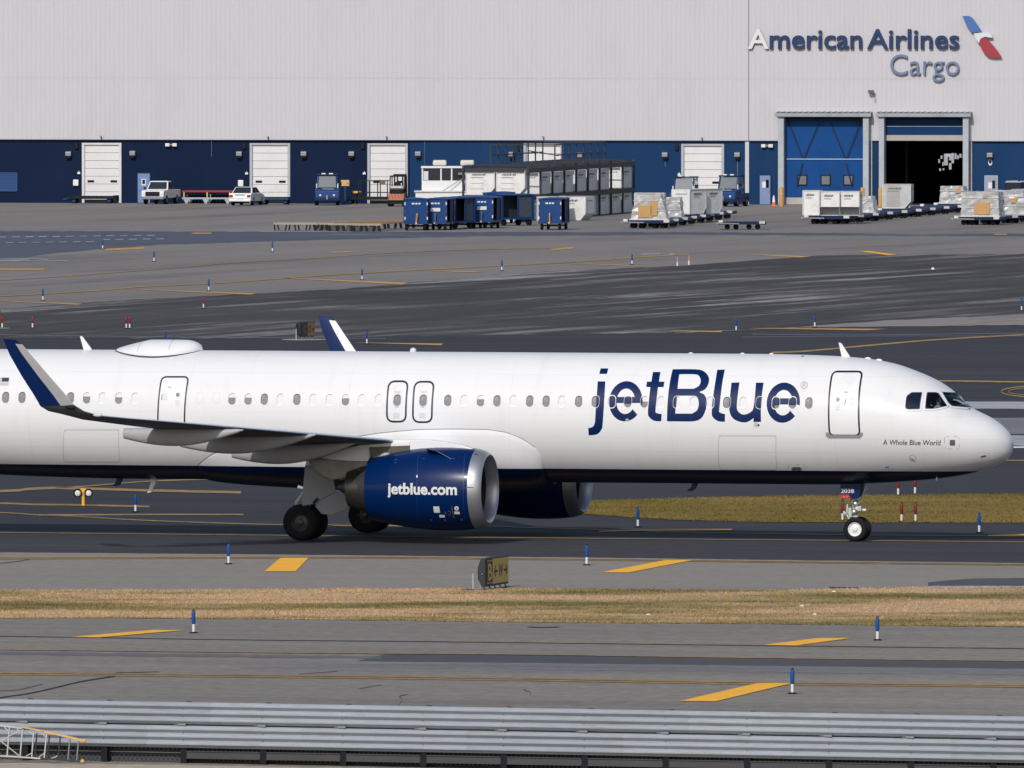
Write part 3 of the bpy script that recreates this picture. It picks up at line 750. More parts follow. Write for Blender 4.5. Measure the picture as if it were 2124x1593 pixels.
# company sign: separate standing letters
sgn = empty('wall_sign', w2w(wx(1780, 100), -0.2, wz(100)), W_RZ, 'large blue standing letters with a striped red and blue emblem on the white wall', 'sign')
sx0 = wx(1780, 100); sz0 = wz(100)
def sign_word(word, pxa, pxb, py_top, py_base, cap, off, mats, depth=0.20, spacing=1.0):
    full = text_w(word, offset=off, spacing=spacing)
    xa, xb = W(pxa, py_base)[0]-sx0, W(pxb, py_base)[0]-sx0
    k = (xb-xa)/(full[1]-full[0])
    h1, h0 = W(1800, py_top)[1]-sz0, W(1800, py_base)[1]-sz0
    ref = text_mesh(cap, offset=off)[0]; rt = max(p.y for p in ref); rb = min(p.y for p in ref)
    kz = (h1-h0)/(rt-rb)
    for i, ch in enumerate(word):
        if ch == ' ': continue
        r1 = text_w(word[:i+1], offset=off, spacing=spacing)[1]
        w0, w1 = text_w(ch, offset=off)
        v_, f_, nm = text_mesh(ch, offset=off, extrude=0.5)
        mb = MB()
        mb.v = [(xa+(p.x-w1+r1-full[0])*k, -depth/2-0.03-p.z*depth, h0+(p.y-rb)*kz) for p in v_]
        mb.f = [list(f) for f in f_]
        mb.m = [0 if n_.z > 0.9 else 1 for n_ in nm]
        face = mats(ch, i)
        o = obj('letter', mb, [face, SIGN_SIDE], sgn)
        if ch == 'A' and i == 0: o['label'] = 'faded white letter A'
sign_word('American', 1553, 1790, 60, 101.5, 'A', 0.014, lambda c, i: SIGN_WHITE if i == 0 else SIGN_BLUE)
sign_word('Airlines', 1800, 1991, 60, 101.5, 'A', 0.014, lambda c, i: SIGN_BLUE)
sign_word('Cargo', 1848, 1991, 112.5, 155.5, 'C', -0.004, lambda c, i: SIGN_PALE)
# striped emblem in three pieces
def emb(name, pts, mat, y0=-0.30, y1=-0.05):
    q = [W(px, py) for px, py in pts]
    return obj(name, MB().prism([(x-sx0, z-sz0) for x, z in q], y0, y1), mat, sgn)
emb('emblem_piece', [(1998,33),(2011,33),(2018,37),(2029,52),(2038,66),(2022,68),(2016,66),(2007,53)], None or M('emblem_blue', C(60,100,165), 0.5, var=0.35, scale=0.5))
emb('emblem_piece', [(2022,69.5),(2038,67.5),(2052,68),(2058,72),(2061,78),(2052,77.5),(2045,76),(2036,80),(2032,90),(2026,80)], M('emblem_grey', C(205,210,216), 0.5), -0.36, -0.05)
emb('emblem_piece', [(2046,76.8),(2053,85),(2062,95),(2072,108),(2079,119),(2062,119.5),(2051,117),(2043,109),(2036,97),(2033,89),(2037,80)], M('emblem_red', C(150,40,50), 0.5, var=0.15))

# ------------------------------------------------------------------ the airliner (local: +x nose, +y far side, -y near side)
NG = G(1779, 1123.0)
FWD = V((cos(TH), -sin(TH), 0)); LFT = V((sin(TH), cos(TH), 0))
NGX = -5.07
A_O = NG - FWD*NGX
def A2W(p): return A_O + FWD*p[0] + LFT*p[1] + V((0,0,p[2]))
plane = empty('airliner', A_O, -TH, 'white jet airliner with dark blue belly and sharklets taxiing right', 'airliner')
_cl = CAM_P - A_O
CAML = V((_cl.dot(FWD), _cl.dot(LFT), _cl.z))
def rayl(px, py):
    d = ray(px, py); return V((d.dot(FWD), d.dot(LFT), d.z))
def onY(px, py, y):
    d = rayl(px, py); return CAML + d*((y-CAML.y)/d.y)
def xz(px, py, y):
    p = onY(px, py, y); return (p.x, p.z)

def table(tb, f=lambda a: a):
    xs = [f(a) for a, _ in tb]; ys = [b for _, b in tb]; n = len(xs)
    d = [(ys[i+1]-ys[i])/(xs[i+1]-xs[i]) for i in range(n-1)]
    m = [d[0]]+[0 if d[i-1]*d[i] <= 0 else 2*d[i-1]*d[i]/(d[i-1]+d[i]) for i in range(1, n-1)]+[d[-1]]
    def ev(x):
        x = f(x)
        if x <= xs[0]: return ys[0]
        if x >= xs[-1]: return ys[-1]
        i = max(k for k in range(n-1) if xs[k] <= x); h = xs[i+1]-xs[i]; t = (x-xs[i])/h
        return (2*t**3-3*t*t+1)*ys[i]+(t**3-2*t*t+t)*h*m[i]+(-2*t**3+3*t*t)*ys[i+1]+(t**3-t*t)*h*m[i+1]
    return ev
sq = lambda a: sqrt(max(a, 0.0))
f_top = table([(0,3.10),(.17,3.53),(.65,3.93),(1.38,4.29),(1.91,4.76),(2.39,5.09),(3.18,5.44),(3.97,5.69),(4.76,5.82),(5.55,5.88),(6.3,5.915),(7.9,5.945),(9.5,5.95),(38,5.95),(41,5.85),(44.5,5.5)], sq)
f_bot = table([(0,3.10),(.02,2.90),(.12,2.72),(.33,2.55),(.8,2.35),(1.6,2.15),(2.39,2.03),(3.2,1.95),(4,1.89),(4.76,1.85),(6.3,1.80),(29.0,1.80),(33.4,1.89),(37,2.4),(44.5,5.0)], sq)
f_wid = table([(0,0),(.05,.30),(.25,.62),(.6,.92),(1,1.17),(1.5,1.40),(2,1.57),(3,1.80),(4,1.92),(5,1.965),(6,1.975),(33,1.975),(37,1.6),(44.5,.25)], sq)
f_mid = table([(0,3.10),(1,3.3),(3,3.68),(5,3.85),(6,3.875),(33,3.9),(44.5,5.2)], sq)
def surf(x, t):
    a = max(-x, 0.0)
    s = sin(t); m_ = f_mid(a)
    return V((x, -f_wid(a)*cos(t), m_+((f_top(a)-m_) if s > 0 else (m_-f_bot(a)))*s))
def tz(x, z):
    a = -x; m_ = f_mid(a)
    r_ = (z-m_)/((f_top(a)-m_) if z > m_ else (m_-f_bot(a)))
    return math.asin(max(-1, min(1, r_)))
def snorm(x, t):
    e = 1e-3
    du = surf(min(x+e, -1e-4), t)-surf(min(x-e, -2e-4), t); dv = surf(x, t+e)-surf(x, t-e)
    n_ = dv.cross(du)
    n_ = n_.normalized() if n_.length > 0 else V((1,0,0))
    return -n_
def surfR(x, z, off=0.0):
    t = tz(x, z); return surf(x, t)+snorm(x, t)*off
def onR(px, py):
    y = -1.6
    for _ in range(60):
        x, z = xz(px, py, y); x = min(x, -0.01)
        y += 0.4*(surf(x, tz(x, z)).y - y)
    return (x, z)

NAVY_SHADED = (0.0005, 0.006, 0.036)  # belly copy of the navy, darkened: its shade is put into the colour
def fus_mat():
    m = bpy.data.materials.new('airliner_livery'); m.use_nodes = True
    t = m.node_tree; n = t.nodes; L = t.links.new; b = n['Principled BSDF']
    b.inputs['Roughness'].default_value = 0.30; b.inputs['Specular IOR Level'].default_value = 0.15; b.inputs['Coat Weight'].default_value = 0.06; b.inputs['Coat Roughness'].default_value = 0.05
    tc = n.new('ShaderNodeTexCoord'); sp = n.new('ShaderNodeSeparateXYZ'); L(tc.outputs['Object'], sp.inputs[0])
    lt = n.new('ShaderNodeMath'); lt.operation = 'LESS_THAN'; lt.inputs[1].default_value = 2.275; L(sp.outputs['Z'], lt.inputs[0])
    # faint panel seams and soot
    mp = n.new('ShaderNodeMapping'); mp.inputs['Scale'].default_value = (0.25, 1, 1.4); L(tc.outputs['Object'], mp.inputs[0])
    nz = n.new('ShaderNodeTexNoise'); nz.inputs['Scale'].default_value = 1.6; nz.inputs['Detail'].default_value = 7; L(mp.outputs[0], nz.inputs['Vector'])
    w = n.new('ShaderNodeMix'); w.data_type = 'RGBA'; w.inputs[6].default_value = (0.70,0.70,0.71,1); w.inputs[7].default_value = (0.75,0.75,0.76,1); L(nz.outputs[0], w.inputs[0])
    # frames (rings) and stringer laps as hair lines
    fr = n.new('ShaderNodeMath'); fr.operation = 'PINGPONG'; fr.inputs[1].default_value = 2.67; L(sp.outputs['X'], fr.inputs[0])
    l2 = n.new('ShaderNodeMath'); l2.operation = 'LESS_THAN'; l2.inputs[1].default_value = 0.012; L(fr.outputs[0], l2.inputs[0])
    k = n.new('ShaderNodeMath'); k.operation = 'MULTIPLY'; k.inputs[1].default_value = 0.10; L(l2.outputs[0], k.inputs[0])
    w2 = n.new('ShaderNodeMix'); w2.data_type = 'RGBA'; w2.inputs[7].default_value = (0.3,0.3,0.31,1); L(k.outputs[0], w2.inputs[0]); L(w.outputs[2], w2.inputs[6])
    cur = w2.outputs[2]
    for z_, k_ in ((5.28,.13),(4.02,.10),(3.30,.12),(2.86,.16)):
        d_ = n.new('ShaderNodeMath'); d_.operation = 'COMPARE'; d_.inputs[1].default_value = z_; d_.inputs[2].default_value = 0.009; L(sp.outputs['Z'], d_.inputs[0])
        e_ = n.new('ShaderNodeMath'); e_.operation = 'MULTIPLY'; e_.inputs[1].default_value = k_; L(d_.outputs[0], e_.inputs[0])
        q_ = n.new('ShaderNodeMix'); q_.data_type = 'RGBA'; q_.inputs[7].default_value = (0.3,0.3,0.31,1); L(e_.outputs[0], q_.inputs[0]); L(cur, q_.inputs[6]); cur = q_.outputs[2]
    # streaks of grime running down and aft
    mp3 = n.new('ShaderNodeMapping'); mp3.inputs['Scale'].default_value = (2.2, 0.3, 0.35); L(tc.outputs['Object'], mp3.inputs[0])
    g3 = n.new('ShaderNodeTexNoise'); g3.inputs['Scale'].default_value = 1.3; g3.inputs['Detail'].default_value = 6; L(mp3.outputs[0], g3.inputs['Vector'])
    r3 = n.new('ShaderNodeMapRange'); r3.inputs[1].default_value = 0.55; r3.inputs[2].default_value = 0.75; r3.inputs[4].default_value = 0.10; L(g3.outputs[0], r3.inputs[0])
    q_ = n.new('ShaderNodeMix'); q_.data_type = 'RGBA'; q_.inputs[7].default_value = (0.42,0.41,0.39,1); L(r3.outputs[0], q_.inputs[0]); L(cur, q_.inputs[6]); cur = q_.outputs[2]
    bp = n.new('ShaderNodeBump'); bp.inputs['Strength'].default_value = 0.25; bp.inputs['Distance'].default_value = 0.012; L(nz.outputs[0], bp.inputs['Height']); L(bp.outputs[0], b.inputs['Normal'])
    mx = n.new('ShaderNodeMix'); mx.data_type = 'RGBA'; mx.inputs[7].default_value = (*NAVY_SHADED, 1)
    L(lt.outputs[0], mx.inputs[0]); L(cur, mx.inputs[6]); L(mx.outputs[2], b.inputs['Base Color'])
    return m
LIVERY = fus_mat()
P_WHITE = M('airliner_white', (0.745,0.745,0.755), 0.30, var=0.02, coat=0.15, spec=0.3)
P_NAVY = M('airliner_navy', (0.0002,0.0150,0.084), 0.28, var=0.06, coat=0.16, spec=0.18)
P_LOGO = M('logo_blue', (0.0010,0.0150,0.082), 0.35, var=0.05, coat=0.03, spec=0.15)
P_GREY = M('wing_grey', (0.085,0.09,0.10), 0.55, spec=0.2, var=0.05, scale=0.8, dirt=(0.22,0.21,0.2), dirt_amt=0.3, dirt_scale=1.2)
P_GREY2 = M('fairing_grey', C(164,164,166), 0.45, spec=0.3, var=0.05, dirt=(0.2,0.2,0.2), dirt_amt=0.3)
LE_METAL = M('leading_edge_metal', C(190,204,222), 0.4, metal=0.1, var=0.06)
LIP_METAL = M('inlet_lip_metal', (0.50,0.50,0.52), 0.42, metal=0.8, var=0.08)
TITAN = M('nozzle_metal', (0.17,0.155,0.14), 0.35, metal=0.9, var=0.2, scale=3)
TITAN_DK = M('plug_metal', (0.09,0.085,0.085), 0.45, metal=0.7, var=0.2)
OUTLINE = M('door_outline_blue', (0.002,0.008,0.028), 0.4, var=0.05)
SEAM = M('panel_seam', (0.42,0.42,0.43), 0.5, var=0.05)
PANE = M('cabin_pane', (0.19,0.195,0.20), 0.22, var=0.2, scale=2.0)
SHADE_ = M('window_shade', (0.70,0.70,0.71), 0.6, var=0.02, spec=.2)
REVEAL = M('window_reveal', (0.62,0.62,0.63), 0.45, var=0.03)
FAN = M('fan_blade', (0.03,0.03,0.034), 0.4, metal=0.6, var=0.2)
TYRE = M('tyre', (0.010,0.0105,0.012), 0.75, var=0.2, spec=0.2)
GEAR = M('gear_paint', (0.52,0.53,0.54), 0.4, var=0.08, dirt=(0.06,0.055,0.05), dirt_amt=0.5, dirt_scale=5)
GEAR_DK = M('gear_dark', (0.05,0.05,0.055), 0.5, var=0.2)
HUB_W = M('hub_white', (0.74,0.74,0.74), 0.35, var=0.05, dirt=(0.2,0.19,0.18), dirt_amt=0.3, dirt_scale=8)

def set_normals(o, fn):
    me = o.data
    for p in me.polygons: p.use_smooth = True
    me.normals_split_custom_set_from_vertices([fn(v.co) for v in me.vertices])
def fus_normal(co):
    x = min(co.x, -0.004); a = -x; m_ = f_mid(a); w_ = max(f_wid(a), 1e-4)
    up = co.z > m_
    h = (f_top(a)-m_) if up else (m_-f_bot(a))
    t = atan2((co.z-m_)/max(h, 1e-4), -co.y/w_)
    if a < 0.0008: return V((1,0,0))
    return snorm(x, t)

# ---- cockpit window outlines, cabin window list
CW = [[(1880,823),(1891,814.5),(1912.5,814.5),(1907.5,848.5),(1883,849.5),(1877.5,845.5)],
      [(1923,814.5),(1944.5,814.5),(1965,840.5),(1962,843),(1935,848.5),(1919.5,848)],
      [(1952,813.5),(1990,816),(2014,843.5),(2011,846),(1975,843),(1968,837)]]
CWX = [[onR(*p) for p in poly] for poly in CW]
def inside(pt, poly):
    x, y = pt; r_ = False
    for i in range(len(poly)):
        (x0, y0), (x1, y1) = poly[i], poly[i-1]
        if (y0 > y) != (y1 > y) and x < (x1-x0)*(y-y0)/(y1-y0)+x0: r_ = not r_
    return r_
win_px = [(-22,'o'),(12,'o'),(46,'o'),(80,'c'),(113,'c'),(146.5,'o'),(180,'h'),(213,'c'),(246.5,'h2'),(280.5,'c'),(481.5,'h'),(515,'h'),(548.5,'o'),(582,'c'),(616,'o'),(650,'c'),(684,'c'),(717,'h'),(751,'c'),(785.5,'c'),
          (824,'e'),(878,'e'),(929,'o'),(963,'c'),(997,'h'),(1031,'o'),(1065,'c'),(1099,'o'),(1133,'o'),(1166,'c'),(1200.5,'o'),(1235,'o'),(1269,'c'),(1302.5,'h3'),(1336.5,'h3'),(1371,'c'),(1404.5,'c'),(1439,'c'),(1473,'c'),
          (1507.5,'o'),(1541.5,'c'),(1576,'c'),(1609.5,'o'),(1644,'o'),(1678,'o')]
ZW = 4.44
ZB0, ZB1 = 4.18, 4.70
wins = sorted([(onR(px, 822+13*(px-30)/1645)[0], st) for px, st in win_px])
cell = []
for i, (x, st) in enumerate(wins):
    a = x-0.30 if i == 0 or x-wins[i-1][0] > 0.62 else (x+wins[i-1][0])/2
    b = x+0.30 if i == len(wins)-1 or wins[i+1][0]-x > 0.62 else (x+wins[i+1][0])/2
    cell.append((a, b, x, st))
XB0, XB1 = cell[0][0], cell[-1][1]
# ---- nose and forward barrel (full rings), fine around the cockpit windows
def grid(xs, ts, close, drop=None):
    mb = MB(); n = len(ts)
    for x in xs:
        for t in ts: mb.v.append(tuple(surf(x, t)))
    for i in range(len(xs)-1):
        for j in range(n if close else n-1):
            k = (j+1) % n
            q = [i*n+j, i*n+k, (i+1)*n+k, (i+1)*n+j]
            if drop:
                c = sum((V(mb.v[a]) for a in q), V())/4
                if drop(c): continue
            mb.f.append(q); mb.m.append(0)
    return mb
def drop_cockpit(c):
    if not (-4.2 < c.x < -1.0): return False
    return any(inside((c.x, c.z), p) for p in CWX)
xs = [-2e-6, -1e-4, -4e-4, -0.001, -0.002]+[-0.004*(1.45**k) for k in range(13)]
xs = [x for x in xs if x > -0.35] + [-0.36-0.08*k for k in range(13)]
x = -1.38
while x > -3.75: xs.append(x); x -= 0.03
while x > XB1+0.08: xs.append(x); x -= 0.18
xs.append(XB1)
ts = [2*pi*i/300 for i in range(300)]
fus = obj('fuselage', grid(xs, ts, True, drop_cockpit), LIVERY, plane, fix=False)
set_normals(fus, fus_normal)
# ---- mid barrel without the window band, aft barrel and tail cone
edges = sorted({c[0] for c in cell} | {c[1] for c in cell}, reverse=True)
xm = []
for a, b in zip(edges[:-1], edges[1:]):
    xm.append(a)
xm.append(edges[-1])
t0, t1 = tz(-15, ZB0), tz(-15, ZB1)
tsm = [t1+(2*pi+t0-t1)*i/120 for i in range(121)]
o = obj('fuselage_barrel', grid(xm, tsm, False), LIVERY, plane, fix=False); set_normals(o, fus_normal)
xa = [XB0-0.5*k for k in range(int((44.5+XB0)/0.5)+1)]+[-44.5]
o = obj('tail_cone', grid(xa, [2*pi*i/96 for i in range(96)], True), LIVERY, plane, fix=False); set_normals(o, fus_normal)
# ---- window band with real openings
def rrect(k, n, hw, hh, r_):
    """k-th of n points of a rounded rectangle, matched to a square walk"""
    side, u = divmod(k, n//4); u = u/(n//4)*2-1
    sx, sy = [(u,-1),(1,u),(-u,1),(-1,-u)][side]
    if r_ <= 0: return sx*hw, sy*hh
    x, y = sx*hw, sy*hh
    cx, cy = max(-(hw-r_), min(hw-r_, x)), max(-(hh-r_), min(hh-r_, y))
    dx, dy = x-cx, y-cy; d = math.hypot(dx, dy)
    if abs(x) > hw-r_ and abs(y) > hh-r_:
        ang = atan2(dy, dx); return cx+cos(ang)*r_, cy+sin(ang)*r_
    return x, y
NW = 32
band = MB()
def wframe(x, st):
    pts = [rrect(k, NW, .118, .182, .112) for k in range(NW)]
    mb = MB()
    ringR = lambda s, off: [surfR(x+a*s, ZW+b*s, off) for a, b in pts]
    depth = -0.045
    # slim raised white frame
    fr_ = MB().loft([ringR(1.0, depth), ringR(1.0, 0.001), ringR(1.06, 0.007), ringR(1.20, 0.004), ringR(1.24, 0.001)], cap=False)
    f = obj('cabin_window', fr_, P_WHITE if st != 'e' else REVEAL, plane, smooth=40)
    def panel(zlo, zhi, off, mat, nm):
        q = [(a*0.995, max(zlo, min(zhi, b*0.995))) for a, b in pts]
        z_ = MB(); c = surfR(x, ZW+(zlo+zhi)/2, off)
        z_.add([c]+[surfR(x+a, ZW+b, off) for a, b in q], [(0, k+1, (k+1) % NW+1) for k in range(NW)])
        obj(nm, z_, mat, f, fix=False)
    if st in 'oe': panel(-.2, .2, depth+0.004, PANE, 'pane')
    elif st == 'c': panel(-.2, .2, depth+0.018, SHADE_, 'window_shade')
    else:
        cut = {'h': 0.055, 'h2': 0.035, 'h3': 0.02}[st]
        panel(-.2, cut, depth+0.004, PANE, 'pane'); panel(cut, .2, depth+0.016, SHADE_, 'window_shade')
for a, b, x, st in cell:
    o_ = len(band.v)
    for k in range(NW):
        sx, sy = rrect(k, NW, 1, 1, 0)
        xx = x+(sx*(b-x) if sx > 0 else sx*(x-a))
        band.v.append(tuple(surf(xx, t0+(sy+1)/2*(t1-t0))))
    for s in (1.0,):
        for k in range(NW):
            p = rrect(k, NW, .118, .182, .112); band.v.append(tuple(surfR(x+p[0], ZW+p[1])))
    for k in range(NW):
        j = (k+1) % NW
        band.f.append([o_+k, o_+j, o_+NW+j, o_+NW+k]); band.m.append(0)
    wframe(x, st)
for c0, c1 in zip(cell[:-1], cell[1:]):
    if c1[0]-c0[1] > 1e-6:
        n = 8
        gap = grid([c1[0], c0[1]], [t0+(t1-t0)*i/n for i in range(n+1)], False)
        band.add(gap.v, gap.f)
o = obj('window_belt', band, LIVERY, plane, fix=False); set_normals(o, fus_normal)

# ---- things that lie on the skin
def decal(name, polys, mat, off, parent=None, step=0.07, fn=None):
    """flat outline (x,z) with holes, sliced and laid on the skin"""
    fn = fn or surfR
    flat = [V((a, b, 0)) for p in polys for a, b in p]
    tris = geometry.tessellate_polygon([[V((a, b, 0)) for a, b in p] for p in polys])
    return lay(name, [(p.x, p.y) for p in flat], tris, mat, off, parent, step, fn)
def lay(name, pts, faces, mat, off, parent, step, fn):
    bm = bmesh.new()
    vs_ = [bm.verts.new((a, 0, b)) for a, b in pts]
    for f in faces:
        try: bm.faces.new([vs_[i] for i in f])
        except ValueError: pass
    zs = [b for _, b in pts]; z = min(zs)+step
    while z < max(zs)-1e-4:
        bmesh.ops.bisect_plane(bm, geom=bm.verts[:]+bm.edges[:]+bm.faces[:], plane_co=(0,0,z), plane_no=(0,0,1)); z += step
    for v in bm.verts: v.co = fn(v.co.x, v.co.z, off)
    bmesh.ops.triangulate(bm, faces=bm.faces[:])
    me = bpy.data.meshes.new(name); bm.to_mesh(me); bm.free()
    me.materials.append(mat)
    for p in me.polygons: p.use_smooth = True
    me.update()
    bm = bmesh.new(); bm.from_mesh(me); bmesh.ops.recalc_face_normals(bm, faces=bm.faces); bm.to_mesh(me)
    bm.free()
    # face the near side
    c = sum((p.normal.y*p.area for p in me.polygons))
    if c > 0: me.flip_normals()
    return link(bpy.data.objects.new(name, me), parent or plane)
def ribbon(name, pts, w, mat, off, parent=None, closed=False, fn=None, dash=None):
    fn = fn or surfR
    q = []
    n = len(pts); rng_ = range(n if closed else n-1)
    for i in rng_:
        (xa_, za_), (xb_, zb_) = pts[i], pts[(i+1) % n]
        k = max(1, int(math.hypot(xb_-xa_, zb_-za_)/0.06))
        for j in range(k): q.append((xa_+(xb_-xa_)*j/k, za_+(zb_-za_)*j/k))
    if not closed: q.append(pts[-1])
    m = len(q); mb = MB()
    for i in range(m):
        a = q[(i-1) % m if closed else max(i-1, 0)]; b = q[(i+1) % m if closed else min(i+1, m-1)]
        dx, dz = b[0]-a[0], b[1]-a[1]; l = math.hypot(dx, dz) or 1
        nx, nz_ = -dz/l*w/2, dx/l*w/2
        mb.v.append(tuple(fn(q[i][0]+nx, q[i][1]+nz_, off))); mb.v.append(tuple(fn(q[i][0]-nx, q[i][1]-nz_, off)))
    for i in range(m if closed else m-1):
        if dash and (i//dash) % 2: continue
        j = (i+1) % m
        mb.f.append([2*i, 2*j, 2*j+1, 2*i+1]); mb.m.append(0)
    o = obj(name, mb, mat, parent or plane, fix=False)
    for p in o.data.polygons: p.use_smooth = True
    if sum(p.normal.y for p in o.data.polygons) > 0: o.data.flip_normals()
    return o
def rounded(poly, r_, n=5):
    out = []
    m = len(poly)
    for i in range(m):
        p0, p1, p2 = V(poly[i-1]), V(poly[i]), V(poly[(i+1) % m])
        a = (p0-p1).normalized()*r_; b = (p2-p1).normalized()*r_
        for k in range(n+1):
            t = k/n; q = (p1+a)*(1-t)**2+p1*2*t*(1-t)+(p1+b)*t*t
            out.append((q.x, q.y))
    return out
def PX(pts): return [onR(*p) for p in pts]

# jetBlue titles, outlines in the crop they were read from (origin 1160,720, 3.793 per pixel)
def crop(pts): return [(1160+a/3.793, 720+b/3.793) for a, b in pts]
def smoothpoly(pts, n=5):
    """points with a third item are corners, the others a smooth curve"""
    m = len(pts); out = []
    for i in range(m):
        p0, p1, p2, p3 = pts[i-1], pts[i], pts[(i+1) % m], pts[(i+2) % m]
        if len(p1) > 2 and len(p2) > 2:
            out.append(p1[:2]); continue
        a = p1 if len(p1) > 2 else p0; d = p2 if len(p2) > 2 else p3
        for k in range(n):
            t = k/n
            out.append(tuple(0.5*(2*p1[j]+(-a[j]+p2[j])*t+(2*a[j]-5*p1[j]+4*p2[j]-d[j])*t*t+(-a[j]+3*p1[j]-3*p2[j]+d[j])*t**3) for j in (0,1)))
    return out
K = 1
def letter_e(cx, cy):
    sh = lambda x, y: (x+(cy-y)*0.05, y)
    o_, n = [], 30
    A0, A1 = radians(-8), radians(318)
    for i in range(n+1):
        t = A0+(A1-A0)*i/n; o_.append(sh(cx+131*cos(t), cy-158*sin(t)))
    for i in range(n+1):
        t = A1+0.06-(A1+0.06-A0-0.12)*i/n; o_.append(sh(cx+73*cos(t), cy-100*sin(t)))
    bar = [sh(cx-76, cy-34), sh(cx+125, cy-34), sh(cx+118, cy+14), sh(cx-76, cy+14)]
    return o_, bar
e1, bar1 = letter_e(523, 426); e2, bar2 = letter_e(1763, 437)
letters = [
    ('letter', [[(326,168),(386,168),(376,211),(315,211)]]),
    ('letter', [smoothpoly([(303,270,K),(363,270,K),(343,590),(330,650),(295,686),(232,693,K),(228,637,K),(262,628),(278,600),(283,560)])]),
    ('letter', [e1]), ('letter', [bar1]),
    ('letter', [smoothpoly([(738,196,K),(797,196,K),(785,272,K),(828,272,K),(821,315,K),(777,315,K),(758,490),(766,518),(806,526,K),(803,583,K),(752,580),(712,555),(698,505),(717,315,K),(684,313,K),(690,272,K),(725,272,K)])]),
    ('letter', [smoothpoly([(893,175,K),(1070,175),(1140,192),(1178,242),(1170,298),(1143,335),(1100,354,K),(1142,376),(1160,420),(1153,490),(1125,550),(1085,577),(1030,585,K),(848,583,K)]),
                smoothpoly([(945,214,K),(1060,214),(1098,226),(1113,264),(1100,304),(1058,328,K),(931,328,K)]),
                smoothpoly([(926,383,K),(1050,383),(1084,396),(1098,440),(1086,494),(1045,523,K),(913,523,K)])]),
    ('letter', [smoothpoly([(1243,179,K),(1303,177,K),(1282,290),(1260,480),(1262,512),(1305,528,K),(1303,587,K),(1250,582),(1208,550),(1200,500),(1212,380)])]),
    ('letter', [smoothpoly([(1355,280,K),(1418,278,K),(1398,440),(1404,500),(1445,530),(1500,515),(1530,468),(1548,280,K),(1608,280,K),(1588,440),(1587,588,K),(1527,588,K),(1530,558,K),(1480,588),(1425,588),(1365,558),(1338,495),(1342,410)])]),
    ('letter', [e2]), ('letter', [bar2])]
title = bpy.data.objects.new('airline_title', None); link(title, plane)
for i, (nm, polys) in enumerate(letters):
    decal(nm, [PX(crop(p)) for p in polys], P_LOGO, 0.0045+0.0012*(i % 2), title)
def skin_text(name, s, pa, pb, h, mat, off=0.005, parent=None, fn=None, step=0.06, mapper=None, **k):
    """text along photo points pa..pb (baseline), cap height h in photo pixels"""
    v_, f_, _ = text_mesh(s, **k)
    a, b = min(p.x for p in v_), max(p.x for p in v_)
    ref = text_mesh('B', **k)[0]; rt = max(p.y for p in ref)-min(p.y for p in ref); r0 = min(p.y for p in ref)
    mp = mapper or onR
    (x0, z0), (x1, z1) = mp(*pa), mp(*pb); ht = abs(mp(pa[0], pa[1]-h)[1]-z0)
    pts = []
    for p in v_:
        u = (p.x-a)/(b-a); pts.append((x0+(x1-x0)*u, z0+(z1-z0)*u+(p.y-r0)/rt*ht))
    return lay(name, pts, f_, mat, off, parent, step, fn or surfR)
circ = [(1668+7*cos(2*pi*i/20), 799+7*sin(2*pi*i/20)) for i in range(20)]
ribbon('registered_mark', PX(circ), 0.018, INK_GREY, 0.005, title, True)
skin_text('registered_mark', 'R', (1664.5,803), (1672,803), 8, INK_GREY, parent=title)
skin_text('slogan', 'A Whole Blue World', (1831.5,922.5), (1952,923.5), 10.5, INK, shear=0.18, offset=0.008)
# doors
def door(name, px, r_, w, label=None):
    poly = rounded(PX(px), r_)
    d = decal(name, [poly], P_WHITE, 0.006)
    ribbon('door_outline', poly, w, OUTLINE, 0.010, d, True)
    if label: d['label'] = label
    return d
d1 = door('cabin_door', [(1727.5,771),(1789.5,771),(1783.5,903),(1721,903)], 0.16, 0.055, 'front cabin door with grey sill')
sill = PX([(1713,897),(1720,897),(1724,902),(1782,902),(1786,897),(1790,897),(1790,902),(1784,909),(1719,909),(1713,904)])
decal('door_sill', [sill], M('sill_grey', C(140,140,142), 0.5, var=0.1), 0.013, d1)
d2 = door('cabin_door', [(336,782),(391.5,782),(384,905),(329,905)], 0.16, 0.05, 'rear cabin door half hidden by the wing')
for d, cx, cy, dirn in ((d1, 1738, 829, 1), (d2, 369, 819, -1)):
    c = onR(cx, cy)
    decal('door_window', [[(c[0]+.062*cos(2*pi*i/16), c[1]+.068*sin(2*pi*i/16)) for i in range(16)]], PANE, 0.011, d)
    decal('placard', [PX([(cx+14*dirn, cy-16.5),(cx+20*dirn, cy-16.5),(cx+20*dirn, cy-14.5),(cx+14*dirn, cy-14.5)])], INK_GREY, 0.011, d)
    for k in range(5):
        y = cy-4+k*3.4
        decal('placard', [PX([(cx+(28-18*(dirn < 0)*0)*dirn-3, y),(cx+(28)*dirn+6, y),(cx+28*dirn+6, y+1.3),(cx+28*dirn-3, y+1.3)])], M('faint_print', (0.55,0.55,0.56), 0.5) if k == 0 else bpy.data.materials['faint_print'], 0.011, d)
    for k in range(3):
        decal('placard', [PX([(cx-5, cy+12+k*4),(cx+4, cy+12+k*4),(cx+4, cy+13.5+k*4),(cx-5, cy+13.5+k*4)])], bpy.data.materials['faint_print'], 0.011, d)
    p = onR(cx+(15*dirn if dirn > 0 else -33), cy+5)
    decal('handle', [[(p[0]-.012,p[1]-.09),(p[0]+.012,p[1]-.09),(p[0]+.012,p[1]+.09),(p[0]-.012,p[1]+.09)]], INK, 0.012, d)
faint = bpy.data.materials['faint_print']
